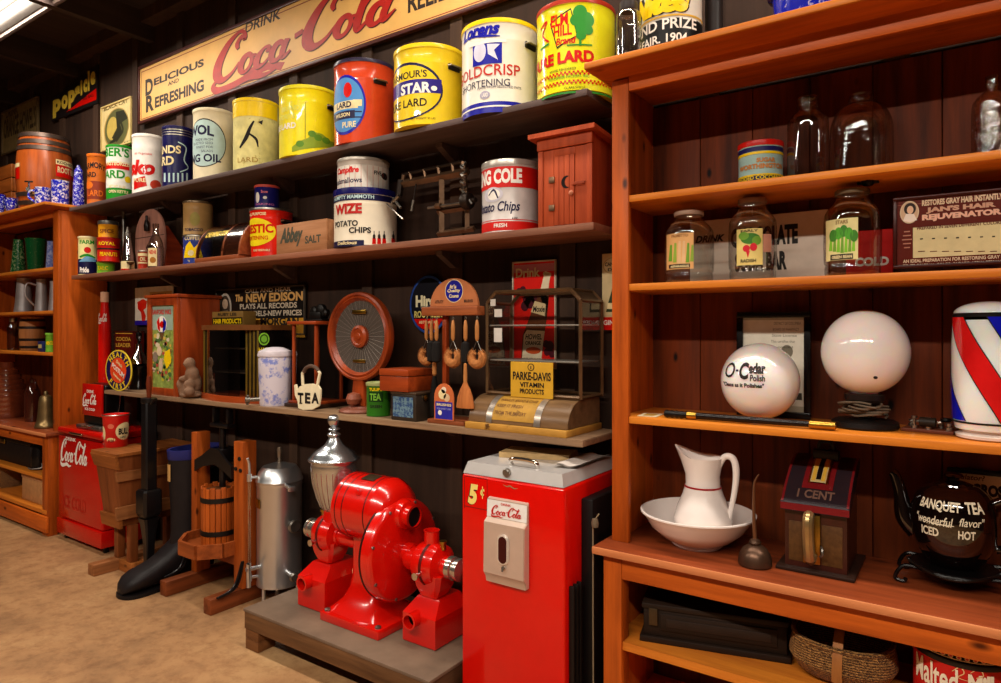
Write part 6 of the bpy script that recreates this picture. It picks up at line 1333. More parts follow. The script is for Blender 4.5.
m = MB(); m.tube([(r*.85, 0, hp*.78), (r*1.3, 0, hp*.85), (r*1.45, 0, hp*.55), (r*1.25, 0, hp*.3), (r*.9, 0, hp*.25)], .013, TB, 12, 5); m.build('handle', t)
def g5(p): p.text('Regulator?', None, 985, 476, 483, mat('#5a4a34'), 2, shear=.2, bold=.02); p.text('GROSS', 972, 1010, 485, 497, INK, 2, bold=.06)
sign('framed_sign', 'dark framed cream card behind the teapot', 'sign', 948, 468, 1040, 510, 2.562, .012, mat('#e6dab4', .5), g5, mat('#120e0c', .3), .014)
# base shelf: trunk, basket, red tin
t = thing('wooden_chest', 'long dark wooden chest on the lower shelf left of the basket', 'chest', (-.935, 2.235, BS), math.atan2(.12, .46)); DW = wood('#2a1c14', '#150e0a', 'X', 1, .5, .2); L = .47
m = MB(); m.box(-.012, L+.012, -.012, .17, 0, .022, DW, .003); m.build('base', t); m = MB(); m.box(0, L, 0, .16, .0225, .115, DW, .003); m.box(.06, L-.03, -.006, 0, .045, .105, DW, .003); m.box(.08, L-.05, -.009, -.005, .06, .09, mat('#2a1d16', .5), .002); m.build('body', t)
m = MB(); m.box(-.006, L+.006, -.006, .166, .1155, .135, DW, .004); m.build('lid', t); m = MB(); m.box(.02, .05, -.01, -.001, .06, .12, mat('#4a3a24', .4, .6), .002); m.build('latch', t)
bk, nt, b_, o_ = _new('wicker'); mp = _coords(nt, (1, 1, 1)); wv = nt.nodes.new('ShaderNodeTexWave'); wv.bands_direction = 'Z'; wv.inputs['Scale'].default_value = 42; wv.inputs['Distortion'].default_value = 6; wv.inputs['Detail'].default_value = 2; wv.inputs['Detail Scale'].default_value = 6; nt.links.new(mp.outputs[0], wv.inputs[0])
r_ = _ramp(nt, wv.outputs[0], [(.2, lin('#4a2a12')), (.7, lin('#c88e4c'))]); nt.links.new(r_.outputs[0], b_.inputs[0]); b_.inputs['Roughness'].default_value = .6; _bump(nt, b_, wv.outputs[0], 1, .008)
Yb_ = 2.355; xa, xb = xu(789, Yb_-.02)+.0, xu(899, Yb_); cx = (xa+xb)/2; R = (xb-xa)/2
t = thing('wicker_basket', 'brown wicker basket with hooped handle on the lower shelf', 'basket', (cx, Yb_, BS+.001)); hb = .12
ov = lambda rx, ry, z, n=40: [((rx)*math.copysign(abs(math.cos(2*PI*k/n))**.75, math.cos(2*PI*k/n)), ry*math.copysign(abs(math.sin(2*PI*k/n))**.75, math.sin(2*PI*k/n)), z+.012*abs(math.cos(2*PI*k/n))**2) for k in range(n)]
m = MB(); m.hull_loft([ov(R*.6, .06, -.011), ov(R*.85, .085, .015), ov(R, .11, .055), ov(R*.97, .108, .09), ov(R*.92, .1, hb), ov(R*.88, .094, hb), ov(R*.93, .1, .085), ov(R*.9, .1, .055), ov(R*.6, .06, .012)], bk)
for v in m.v: v.z = max(v.z, 0)
m.build('body', t)
m = MB(); o2 = ov(R*.91, .1, hb+.002); m.tube(o2, .008, bk, 8, close=True); m.build('rim', t)
m = MB(); WS = wood('#a86a34', '#6a3c18', 'Z', 1, .5); hs = [( .0, -.112*math.cos(a), .05+.135*math.sin(a)) for a in [PI*(k-1)/20 for k in range(23)]]
m.add([(x+s_*.014, y*q, z if z > .05 else z) for q in (1, 1.04) for s_ in (-1, 1) for x, y, z in hs], [(i, i+1, 24+i, 23+i) for i in range(22)]+[(46+i, 47+i, 70+i, 69+i) for i in range(22)], WS); m.build('handle', t)
m = MB(); m.lathe([(0, .0), (.012, .006), (.009, .018), (0, .022)], mat('#5aa82c', .5), seg=14); tag(m.build('green_trinket', loc=(cx+.02, Yb_-.02, BS+.014)), 'tiny bright green object inside the wicker basket', 'trinket')
def g6(p):
    GC = mat('#e0b07a', .4); 
    p.rect(('a', -90), ('a', 120), 655, 656.2, GC, 1); p.rect(('a', -90), ('a', 120), 660.5, 661.3, GC, 1)
    for a in range(-60, 110, 9): p.ell(('a', a), ('a', a+6), 656.6, 660.2, GC, 1); p.ell(('a', a+1.2), ('a', a+4.8), 657.4, 659.4, mat('#c8201a'), 2)
    p.text('Malted', 917, 958, 663, 688, mat('#ecdcc0', .4), 3, bold=.02); p.text('Milk', 968, 1000, 676, 700, mat('#ecdcc0', .4), 3, bold=.06); p.pen([(952, 671, .5), (960, 667, 1.2), (964, 673, 1), (958, 677, .8), (968, 681, .5)], GC, 3); p.pen([(970, 673, .5), (979, 669, 1.2), (983, 676, 1), (976, 678, .8)], GC, 3)
can('malted_tin', 'round red tin with ornate cream lettering at the right of the lower shelf', 'tin', 913, 1014, 627, BS, mat('#c8201a', .3, var=.08), Yc=2.345, deco=g6, lid=mat('#1c1412', .3, .4), lidh=.012, beads=False)
# ================================================================ left bookcase contents
LG = 'enamelware on the left bookcase shelves'
enamel_pot('enamel_pot', 'green spatter enamel cone shaped pot on the top shelf of the left bookcase', 'pot', 10, 27, 239, 2.0375, 2.42, GSP, [(1, 0), (1.02, .04), (.62, .95), (.64, 1)], 170, group=LG)
enamel_pot('enamel_pail', 'green spatter enamel pail widening to its rim on the left bookcase', 'pail', 24.5, 47, 238, 2.0375, 2.40, spatter('#0a5a2c', '#7ab070', 60, .66), [(.72, 0), (.75, .04), (.98, .95), (1.02, 1)], None, group=LG)
enamel_pot('enamel_pot', 'lavender blue enamel pot half hidden by the left bookcase post', 'pot', 45.5, 57, 241, 2.0375, 2.40, spatter('#6a7ac8', '#a8b4e0', 40, .5), CONE, None, group=LG)
GZ = mat('#a09a9a', .42, .35, .25, 10)
PG = 'grey metal pitchers on the left bookcase'
PT = [(1, 0), (1.02, .03), (.98, .1), (.72, .62), (.7, .68), (.66, .8), (.72, .97), (.74, 1)]
enamel_pot('metal_pitcher', 'large grey galvanised pitcher, leftmost on the pitcher shelf', 'pitcher', 13.5, 34, 278, 1.7005, 2.41, GZ, PT, 175, group=PG)
enamel_pot('metal_pitcher', 'grey galvanised pitcher with tall handle in the middle of the pitcher shelf', 'pitcher', 34, 49, 279, 1.7005, 2.41, GZ, PT, -95, group=PG)
enamel_pot('metal_pitcher', 'grey galvanised pitcher partly hidden behind the bookcase post', 'pitcher', 48, 60, 281, 1.7005, 2.40, GZ, PT, None, group=PG)
X, Y, r = solve_cyl(18.5, 46, Yc=2.42); h = zv(317, X, Y)-1.3755; t = thing('small_barrel', 'small wooden keg with dark hoops on the left bookcase', 'barrel', (X, Y, 1.3755))
b2 = lambda z: r*(.88+.12*math.sin(PI*z/h)); KW = wood('#b87a48', '#7a4a24', 'Z', 1, .45)
m = MB(); m.lathe([(b2(h*k/10), h*k/10) for k in range(11)]+[(b2(h)-.01, h), (b2(h)-.014, h-.012), (0, h-.012)], KW, seg=32); m.build('staves', t)
for f in (.1, .32, .68, .9): m = MB(); z = h*f; m.lathe([(b2(z-.011)+.001, z-.011), (b2(z-.011)+.003, z-.01), (b2(z+.011)+.003, z+.01), (b2(z+.011)+.001, z+.011)], mat('#241a16', .5), seg=32, cap=False); m.build('hoop', t)
jar('glass_jar', 'cylindrical glass jar left of the small keg', 'jar', 7, 19, 318, 1.3755, JAR, glass((.7, .62, .55), .5, .12), Yc=2.36, lid=(.66, .88, 1))
m = MB(); X, Y = xu(40, 2.268), 2.268; m.box(-.045, .045, 0, .05, 0, .085, mat('#20285a', .35), .003); m.box(-.03, .03, -.0012, 0, .03, .06, mat('#b8a868', .5)); t = tag(m.build('small_tin', loc=(X, Y, 1.3755)), 'small dark blue square tin before the small keg', 'tin')
can('green_tin', 'bright green round tin beside the post of the left bookcase', 'tin', 45.5, 56, 333, 1.3755, mat('#6aa82c', .35), Yc=2.30, lid=mat('#7ab83a', .35), lidh=.01, deco=lambda p: p.text('MINTS', 46.5, 53, 341, 345, YEL))
# counter: jugs and bell
BG = mat('#6a2e18', .14, var=.3, scale=6, coat=.8)
X, Y, r = solve_cyl(-14, 27.5, Yc=2.36); h = zv(362, X, Y)-CT
t = thing('beehive_jug', 'big reddish brown ribbed stoneware jug at the left picture edge', 'jug', (X, Y, CT)); pr = [(.94*r, 0), (r, .02)]
for k in range(9): z = h*(.06+.09*k); q = r*(1-.5*(max(0, k-3)/5.5)**1.8); pr += [(q, z), (q+.004, z+.02), (q, z+h*.085)]
m = MB(); m.lathe(pr+[(r*.42, h*.9), (r*.4, h)], BG, seg=48); m.build('body', t)
m = MB(); m.tube([(-r*.1, -r*.98, h*.12), (-r*.1, -r*1.08, h*.12)], .02, mat('#4a2418', .4), 12); m.build('spigot', t)
X, Y, r = solve_cyl(24, 41.5, Yc=2.37); h = zv(379, X, Y)-CT
t = thing('stoneware_jug', 'dark brown glazed shoulder jug beside the brass bell', 'jug', (X, Y, CT)); m = MB(); m.lathe(crom([(r*.95, 0), (r*.99, .02), (r, .05), (r, h*.55), (r*.92, h*.7), (r*.55, h*.86), (r*.3, h*.92)], 4), mat('#40180e', .12, coat=.8), seg=40); m.build('body', t)
m = MB(); m.lathe([(r*.3, h*.915), (r*.34, h*.94), (r*.34, h*.985), (r*.2, h), (0, h)], mat('#2a100a', .2), seg=24); m.build('neck', t); m = MB(); m.tube([(r*.3, 0, h*.96), (r*.75, 0, h*.95), (r*.85, 0, h*.76)], .011, mat('#40180e', .15), 8, 4); m.build('handle', t)
X, Y, r = solve_cyl(34, 57.5, Yc=2.27); h = zv(391, X, Y)-CT
t = thing('brass_bell', 'dull brass bell standing on the left bookcase counter', 'bell', (X, Y, CT)); m = MB(); m.lathe(crom([(r*.92, .0), (r*1.0, .006), (r*.97, .025), (r*.8, h*.2), (r*.7, h*.45), (r*.63, h*.72), (r*.5, h*.86)], 4)+[(r*.2, h*.9)], mat('#8a7048', .35, .8, .25), seg=44); m.build('bell', t)
m = MB(); m.lathe([(r*.2, h*.89), (r*.2, h*.97), (r*.12, h), (0, h)], mat('#6a5638', .4, .8), seg=16); m.build('crown', t)
# lower shelves
t = thing('dark_case', 'dark leather covered case on the lower shelf of the left bookcase', 'case', (xu(-20, 2.24), 2.24, .4405)); W = xu(30, 2.24)-xu(-20, 2.24); LT = mat('#1f1512', .5, bump=.2)
m = MB(); m.box(0, W, 0, .28, 0, .17, LT, .01); m.build('body', t); m = MB(); m.box(-.004, W+.004, -.004, .284, .1705, .215, LT, .01); m.build('lid', t); m = MB(); m.box(W*.45, W*.55, -.012, -.004, .15, .185, BRASS, .003); m.build('clasp', t)
X, Y = xu(39, 2.27), 2.27; t = thing('black_bottle', 'black leaning flask on the lower shelf beside the base post', 'flask', (X, Y, .4405)); m = MB(); m.lathe([(.05, 0), (.055, .012), (.052, .12), (.038, .2), (.034, .24), (.04, .245), (.04, .262), (0, .262)], mat('#120e0e', .25), seg=28); m.build('body', t)
m = MB(); m.tube([(.05, 0, .05), (.075, -.01, .02), (.02, -.06, .012), (-.04, -.06, .014)], .006, mat('#8a8078', .4, .5), 6, 4); m.build('chain', t)
Yc_ = 2.34; X = xu(7, Yc_); R = .17; t = thing('woven_basket', 'round brown woven basket on the bottom shelf of the left bookcase', 'basket', (X, Yc_, .1905)); m = MB(); m.lathe([(R*.85, 0), (R*.97, .05), (R, .14), (R*.98, .2), (R*.93, .2), (R*.9, .05), (0, .03)], bk, seg=36); m.build('body', t); m = MB(); m.tube([(R*.97*math.cos(a), R*.97*math.sin(a), .2) for a in [2*PI*k/36 for k in range(36)]], .011, bk, 8, close=True); m.build('rim', t)
xa, xb = xu(22, 2.22), xu(47, 2.22); t = thing('cardboard_box', 'plain tan cardboard box on the bottom shelf of the left bookcase', 'box', (xa, 2.22, .1905)); m = MB(); m.box(0, xb-xa, 0, .26, 0, .175, TAN, .004); m.build('body', t); m = MB(); m.box(-.004, xb-xa+.004, -.004, .264, .1755, .205, mat('#b8845a', .6), .003); m.build('lid', t)
# ================================================================ things on the floor
# left drinks cooler
Yf = 2.2; xa, xb = xu(58, Yf), xu(102, Yf); W = xb-xa; D = .37; hC = .835; RC = mat('#bc0c04', .25, var=.06, coat=.5)
t = thing('drinks_cooler', 'red chest cooler with white script on its front, beside the left bookcase', 'cooler', (xa, Yf, 0))
m = MB(); m.box(0, W, .0, D, .16, hC-.055, RC, .02, 3); p = plane_paint(m, Yf-.0005, (xa, Yf, 0)); p.coke(60.5, 87.5, 440, 469.5, WHITE); p.text('DRINK', 66, 76, 437.5, 441, WHITE, 2, bold=.03)
ED = mat('#b0120a', .3, var=.05); p.text('ICE COLD', 63, 86, 497.5, 510.5, ED, 1, bold=.02); m.build('cabinet', t)
m = MB(); m.box(-.006, W+.006, -.008, D+.004, hC-.052, hC, RC, .022, 4); m.build('lid', t)
m = MB(); m.box(-.004, W+.004, -.008, D+.002, .045, .1585, RC, .006); m.build('kick_panel', t)
m = MB(); m.box(-.003, W+.003, -.0095, .0, hC-.056, hC-.0535, mat('#5a0a06', .4)); m.build('gasket', t)
m = MB(); m.box(W*.32, W*.62, -.02, -.0085, hC-.038, hC-.02, CHROME, .005); m.build('handle', t)
for x in (.03, W-.06):
    for y in (.03, D-.06): m = MB(); m.box(x, x+.03, y, y+.03, 0, .0445, BLACK, .003); m.build('foot', t)
# dispenser on it
Yq = 2.25; xa2, xb2 = xu(82, Yq), xu(101, Yq); W2 = xb2-xa2; z0 = hC+.001; zt_ = zv(385, xb2, Yq)-z0
t = thing('fountain_dispenser', 'black soda dispenser with red front panel standing on the red cooler', 'dispenser', (xa2, Yq, z0))
m = MB(); m.box(-.03, W2+.005, .02, .165, .03, zt_-.004, PLASTIC, .02, 3); m.build('body', t)
m = MB(); m.M = Matrix.Rotation(math.radians(0), 4, 'X'); m.box(0, W2, 0, .0195, zv(417.5, xb2, Yq)-z0, zt_, RC, .006); p = plane_paint(m, Yq, (xa2, Yq, z0)); p.coke(82.8, 96.5, 393.5, 407, WHITE); p.text('DRINK', 87, 94, 390, 393, WHITE); p.text('ICE COLD', 85, 95, 408, 410.5, WHITE); m.build('front_panel', t)
m = MB(); m.box(-.05, W2+.02, -.02, .17, 0, .0295, STEEL, .006); m.build('base', t)
for x in (-.075, W2+.025): m = MB(); m.tube([(x, .12, zt_-.03), (x-.01, .12, zt_*.55), (x, .1, .1), (x+.03, .09, .02), (x+.05, .09, .006)], .005, CHROME, 8, 4); m.build('wire_guard', t)
m = MB(); m.tube([(W2*.4, -.01, .032), (W2*.4, -.05, .03), (W2*.75, -.05, .03), (W2*.75, -.01, .032)], .005, CHROME, 8); m.build('drip_lever', t)
# wooden hopper on feet with red bucket
HW = wood('#a8622c', '#663414', 'X', 1.2, .55, .25, 2); HWZ = wood('#8a4a24', '#56280f', 'Z', 1, .5, .2); HWY = wood('#a0643a', '#643818', 'Y', 1, .5, .2)
tx0, tx1, zt_, zb_ = -4.635, -4.335, .775, .31
t = thing('corn_sheller', 'tapered wooden hopper on a stand with beam feet beside the red cooler', 'hopper', (-4.48, 2.30, 0)); ox, oy = -4.48, 2.30
def taper(y0t, y0b, y1t, y1b, x0t, x0b, x1t, x1b, z0, z1, mt):
    m = MB(); m.add([(x0b-ox, y0b-oy, z0), (x1b-ox, y0b-oy, z0), (x1b-ox, y1b-oy, z0), (x0b-ox, y1b-oy, z0), (x0t-ox, y0t-oy, z1), (x1t-ox, y0t-oy, z1), (x1t-ox, y1t-oy, z1), (x0t-ox, y1t-oy, z1)], [(0, 3, 2, 1), (4, 5, 6, 7), (0, 1, 5, 4), (1, 2, 6, 5), (2, 3, 7, 6), (3, 0, 4, 7)], mt); return m
taper(2.05, 2.09, 2.56, 2.52, tx0, tx0+.06, tx1, tx1-.03, zb_, zt_-.018, HWZ).build('hopper_box', t)
taper(2.035, 2.035, 2.575, 2.575, tx0-.012, tx0-.012, tx1+.012, tx1+.012, zt_-.018, zt_, HW).build('top_board', t)
taper(2.03, 2.05, 2.05, 2.066, tx0-.012, tx0, tx1+.012, tx1+.004, zt_-.1, zt_-.0185, HW).build('top_rail', t)
taper(2.062, 2.07, 2.082, 2.09, tx0+.045, tx0+.055, tx1, tx1-.01, zb_-.01, zb_+.07, HW).build('bottom_rail', t)
for z0_, z1_ in ((.60, .66), (.36, .44)): taper(2.04, 2.05, 2.56, 2.55, tx1-.018+.005, tx1-.02, tx1+.012, tx1+.006, z0_, z1_, HWY).build('side_rail', t)
for x, y in ((-4.53, 2.16), (-4.37, 2.16), (-4.53, 2.48), (-4.37, 2.48)): m = MB(); m.box(x-ox-.025, x-ox+.025, y-oy-.025, y-oy+.025, .071, zb_-.0005, HWZ, .003); m.build('leg', t)
m = MB(); m.box(-4.565-ox, -4.485-ox, 1.98-oy, 2.55-oy, 0, .07, HWY, .004); m.build('foot_beam', t); m = MB(); m.box(-4.484-ox, -4.32-ox, 2.13-oy, 2.21-oy, 0.0, .07, HW, .004); m.build('cross_foot', t)
m = MB(); m.box(-4.415-ox, -4.335-ox, 2.211-oy, 2.55-oy, 0, .07, HWY, .004); m.build('foot_beam', t)
X, Y, r = solve_cyl(102, 129.5, Yc=2.19); zz = .7755; h = zv(414, X, Y)-zz
t = thing('lard_pail', 'red tapered pail with cream oval label on top of the wooden hopper', 'pail', (X, Y, zz)); rf = lambda z: r*(.84+.16*z/h)
m = MB(); m.lathe([(rf(0), 0), (rf(.004)+.002, .004), (rf(h*.9), h*.9), (rf(h)+.004, h-.004), (rf(h)+.002, h), (rf(h)-.004, h-.004), (rf(h*.6), h-.03), (0, h-.03)], mat('#c81410', .3, coat=.4), seg=40)
p = cyl_paint(m, X, Y, r*.92, zz, rf); p.mapf = lambda x, z, o: (lambda a, R: (R*math.sin(a), -R*math.cos(a), z-zz))(x/(r*.92), rf(z-zz)+.001+o)
p.ell(115.5, 129, 422.5, 440, CREAM); p.text('BULL', 118.5, 127.5, 428, 434.5, INK, 2, bold=.05); p.text('LARD', 120, 126, 436, 438, INK, 2); p.ell(106, 116, 438, 444, mat('#d8c48a')); p.text('5 LBS', 108, 114, 440, 442.5, INK, 2); p.ell(108, 114, 424, 429, mat('#d86a50'), 1); p.ell(101.5, 105.5, 426, 440, CREAM)
m.build('body', t); m = MB(); m.lathe([(rf(h)+.003, h-.006), (rf(h)+.006, h-.002), (rf(h)+.002, h+.002)], TIN, seg=40, cap=False); m.build('rim', t)
# black pump column
X, Y = -4.165, 2.16; t = thing('hand_pump', 'tall black iron hand pump standing before the wooden hopper', 'pump', (X, Y, 0)); PB = mat('#141011', .32, .3, .3)
def sq(rx, ry, z, c=.25): return [(rx*sx_*(1 if i == 0 else 1-c), ry*sy_*(1-c if i == 0 else 1), z) for sx_, sy_, i in ((1, -1, 1), (1, -1, 0), (1, 1, 0), (1, 1, 1), (-1, 1, 1), (-1, 1, 0), (-1, -1, 0), (-1, -1, 1))]
m = MB(); m.hull_loft([sq(.035, .035, .562), sq(.035, .035, 1.1), sq(.03, .03, 1.115)], PB); m.build('column', t)
m = MB(); m.hull_loft([sq(.04, .04, .385), sq(.052, .052, .4), sq(.058, .058, .42), sq(.058, .058, .55), sq(.05, .05, .5615)], PB); m.build('cylinder', t)
m = MB(); m.hull_loft([sq(.024, .024, .02), sq(.026, .026, .22), sq(.04, .04, .345), sq(.05, .05, .3845)], PB); m.box(-.05, .05, -.05, .05, 0, .0195, PB, .004); m.build('foot', t)
m = MB(); m.lathe([(.04, 1.0955), (.046, 1.1), (.046, 1.125), (.034, 1.13)], PB, seg=24); m.build('collar', t)
m = MB(); m.lathe([(.012, 1.13), (.015, 1.17), (.017, 1.22), (.012, 1.262), (0, 1.265)], mat('#6a2a14', .35), seg=16); m.build('handle', t)
m = MB(); m.tube([(.05, 0, 1.12), (.085, -.03, 1.1), (.1, -.03, 1.13)], .008, PB, 8, 4); m.build('spout', t)
# giant rubber boot
BT = mat('#1a1415', .52, var=.2, bump=.05); X0b = -4.0; t = thing('rubber_boot', 'giant black rubber boot with blue rim standing on the floor', 'boot', (X0b, 2.3, 0)); n = 28
def bl(cx, cy, z, rx, ry, tz=0.): return [(cx+rx*math.cos(2*PI*k/n), cy+ry*math.sin(2*PI*k/n), z+tz*math.sin(2*PI*k/n)) for k in range(n)]
m = MB(); hB = .81
m.hull_loft([bl(0, .06, .02, .08, .12), bl(0, .05, .1, .092, .145), bl(0, .05, .2, .095, .15), bl(0, .06, .3, .096, .145), bl(0, .07, .45, .104, .155), bl(0, .075, .6, .11, .17), bl(0, .08, .75, .113, .18), bl(0, .08, .7505, .1, .165), bl(0, .08, .5, .09, .12)], BT)
m.build('shaft', t)
m = MB(); sec = []
for y, rx, zt2 in ((.08, .09, .3), (-.03, .092, .29), (-.09, .092, .24), (-.15, .09, .195), (-.2, .09, .165), (-.26, .094, .145), (-.31, .094, .132), (-.35, .084, .112), (-.378, .062, .085), (-.392, .035, .055)):
    sec.append([(rx*math.copysign(abs(math.cos(2*PI*k/n))**.5, math.cos(2*PI*k/n)), y, .022+max(0, .5+.5*math.sin(2*PI*k/n))**.7*(zt2-.022)) for k in range(n)])
m.hull_loft(sec, BT); m.build('vamp', t)
m = MB(); ol = [(.088, .15), (.092, 0), (.086, -.14), (.096, -.25), (.093, -.33), (.066, -.382), (0, -.402), (-.066, -.382), (-.093, -.33), (-.096, -.25), (-.086, -.14), (-.092, 0), (-.088, .15), (-.05, .2), (.05, .2)]
m.prism(crom(ol+[ol[0]], 3)[:-1], 0, .0215, mat('#120e0f', .5), 'Z'); m.build('sole', t)
m = MB(); m.hull_loft([bl(0, .08, .7506, .113, .18), bl(0, .08, .756, .117, .184), bl(0, .08, hB, .119, .188), bl(0, .08, hB, .104, .17), bl(0, .08, .76, .1, .165)], mat('#262a6a', .35), False); m.build('rim', t)
m = MB(); m.add([(.113*math.sin(a)*1.02, .08-.18*math.cos(a)*1.015, z) for z in (.62, .725) for a in [math.radians(-24+6*k) for k in range(6)]], [(k, k+1, 7+k, 6+k) for k in range(5)], mat('#c89a5c', .5, var=.2)); m.build('paper_label', t)
# cider press
CW_ = wood('#bc5a1e', '#74300c', 'Z', 1, .42, .2, 2); CY_ = wood('#8a4420', '#50240e', 'Y', 1, .5, .2); CX_ = wood('#a85424', '#6a2e10', 'X', 1, .45, .2)
px = -3.6; t = thing('cider_press', 'small wooden cider press with slatted tub and iron screw', 'press', (px, 2.3, 0)); xl_, xr_ = -3.835-px, -3.385-px
for x in (xl_, xr_): 
    m = MB(); m.box(x-.035, x+.035, -.23, .24, 0, .085, CY_, .004); m.build('foot_beam', t)
for x, h_, w_ in ((xl_, .93, .029), (xr_, .915, .043)):
    m = MB(); m.box(x-w_, x+w_, -.04, .05, .0855, h_, CW_, .004); m.build('post', t)
m = MB(); m.box(xl_+.0365, xr_-.0505, -.03, .04, .2, .27, CX_, .004); m.build('cross_beam', t)
oc = [(.21*math.cos(a), -.03+.19*math.sin(a)) for a in [PI/8+PI/4*k for k in range(8)]]; oc = [(max(xl_+.037, min(xr_-.051, x)), y) for x, y in oc]
m = MB(); m.prism(oc, .2705, .3, CX_, 'Z'); 
for a, b in zip(oc, oc[1:]+oc[:1]):
    if (a[1]+b[1])/2 < -.02: 
        d = Vector((b[0]-a[0], b[1]-a[1])); nn = Vector((d.y, -d.x)).normalized()*.02
        m.prism([a, b, (b[0]+nn.x, b[1]+nn.y), (a[0]+nn.x, a[1]+nn.y)], .268, .345, CX_, 'Z')
m.build('tray', t)
tb0, tb1, tr = .3005, .64, .1; tcy = -.02
for k in range(20):
    a = 2*PI*k/20; m = MB(); m.M = Matrix.Translation((0, tcy, 0)) @ Matrix.Rotation(a, 4, 'Z'); m.box(-.0135, .0135, -tr, -tr+.011, tb0, tb1-.008*(k % 2), CW_, .002); m.build('tub_slat', t)
for z in (.375, .565): m = MB(); m.lathe([(tr+.0005, z-.014), (tr+.004, z-.014), (tr+.004, z+.014), (tr+.0005, z+.014)], IRON, 0, tcy, 36); m.build('tub_hoop', t)
m = MB(); yk = [(xl_+.03, .77), (xl_+.1, .80), (-.04, .855), (.04, .855), (xr_-.1, .80), (xr_-.045, .77), (xr_-.045, .7), (xr_-.12, .735), (0, .765), (xl_+.1, .735), (xl_+.03, .7)]; m.prism(yk, -.055, -.041, PB, 'Y'); m.prism(yk, .051, .065, PB, 'Y'); m.box(-.045, .045, -.041, .051, .77, .85, PB, .006); m.build('yoke', t)
m = MB(); m.lathe([(.018, .6)]+[(.017+.003*(k % 2), .6+.012*k) for k in range(31)]+[(.018, .98)], PB, seg=14); m.build('screw', t)
m = MB(); m.box(-.09, .09, -.03, .03, .975, 1.0, PB, .006); 
for x in (-.08, .06): m.box(x, x+.022, -.02, .02, 1.0, 1.09, PB, .006)
m.build('screw_head', t)
m = MB(); m.lathe([(.085, .59), (.085, .615), (.03, .625)], wood('#6a3a1c', '#3a1c0c', 'X'), 0, tcy, 28); m.build('press_plate', t)
for x in (xl_, xr_):
    m = MB(); 
    for q in (0, .02): m.tube([(x+.045 if x > 0 else x-.042, -.2+q, .088), (x+.05 if x > 0 else x-.045, -.1+q, .12), (x+.055 if x > 0 else x-.05, -.052+q*.3, .25)], .007, PB, 8, 4)
    m.build('brace', t)
for x in (xr_,):
    for z, dx in ((.82, .015), (.76, -.02), (.755, .025)): m = MB(); m.lathe([(.012, -.0405), (.012, -.046), (0, -.05)], IRON, x+dx, z, 12, 'Y'); m.build('bolt', t)
# stainless coffee urn
X, Y, r = solve_cyl(256.5, 302, Yc=2.42); t = thing('coffee_urn', 'polished steel coffee urn with gauge glass and taps', 'urn', (X, Y, 0)); zb_ = .1; hB = zv(481, X, Y)-.0
SS = mat('#d4d6d8', .3, .92, .06, 4)
m = MB(); m.lathe([(r*.9, zb_), (r*1.02, zb_+.006), (r*1.02, zb_+.022), (r, zb_+.03), (r, hB-.02), (r*1.015, hB-.016), (r*1.015, hB)], SS, seg=56); m.build('body', t)
ht = zv(462, X, Y); m = MB(); m.lathe([(r*1.03, hB+.0005), (r*1.06, hB+.012), (r*1.0, hB+.03), (r*.92, hB+.06), (r*.75, hB+.088), (r*.5, ht-.012), (r*.2, ht-.001), (0, ht)], SS, seg=56); m.build('lid', t)
m = MB(); m.lathe([(.012, ht-.001), (.008, ht+.02), (.012, ht+.026), (.014, ht+.07), (.01, ht+.085), (0, ht+.087)], mat('#8a7a68', .35, .7), seg=16); m.build('lid_knob', t)
for a in (30, 150, 270): m = MB(); x, y = r*.85*math.cos(math.radians(a)), r*.85*math.sin(math.radians(a)); m.lathe([(.018, 0), (.012, .02), (.01, zb_+.002)], SS, x, y, 12); m.build('leg', t)
m = MB(); m.M = Matrix.Rotation(math.radians(-25), 4, 'Z'); g = -r-.04
m.tube([(0, g, .16), (0, g, .72)], .009, glass((.8, .78, .74), .5, .2), 10); m.build('gauge_glass', t)
m = MB(); m.M = Matrix.Rotation(math.radians(-25), 4, 'Z')
for z in (.16, .72): m.lathe([(.014, z-.02), (.014, z+.02)], SS, 0, g, 12); m.tube([(0, g, z), (0, -r+.002, z)], .009, SS, 10)
m.tube([(0, g, .74), (-.01, g, .8), (.0, g-.01, .83)], .007, SS, 8); m.build('gauge_fitting', t)
m = MB(); m.M = Matrix.Rotation(math.radians(-12), 4, 'Z'); m.tube([(0, -r+.002, .22), (0, -r-.07, .22)], .012, SS, 10); m.tube([(0, -r-.055, .25), (0, -r-.055, .12)], [.013, .017, .012], SS, 12); m.tube([(0, -r-.055, .25), (.05, -r-.08, .27)], .007, PLASTIC, 8); m.build('faucet', t)
for z in (.3, .34): pass
m = MB(); m.M = Matrix.Rotation(math.radians(80), 4, 'Z') @ Matrix.Translation((0, 0, .46)); m.lathe([(.008, -r+.002), (.008, -r-.04), (.036, -r-.042), (.036, -r-.06), (.03, -r-.064), (0, -r-.062)], STEEL, 0, 0, 22, 'Y'); m.build('dial_gauge', t)
m = MB(); m.M = Matrix.Rotation(math.radians(70), 4, 'Z'); m.tube([(0, -r+.002, .68), (0, -r-.09, .68)], [.009, .012, .009, .014], SS, 10); m.box(-.02, .02, -r-.1, -r-.085, .665, .695, SS, .004); m.build('side_handle', t)
m = MB(); m.M = Matrix.Rotation(math.radians(72), 4, 'Z'); m.tube([(0, -r+.002, .2), (0, -r-.1, .2)], .012, SS, 10); m.lathe([(.022, -r-.1), (.026, -r-.11), (.02, -r-.125), (0, -r-.126)], STEEL, 0, .2, 16, 'Y'); m.build('drain_valve', t)
m = MB(); m.M = Matrix.Rotation(math.radians(-15), 4, 'Z'); m.box(-.03, .03, -r-.0035, -r+.002, .55, .6, BRASS, .001); m.build('name_plate', t)
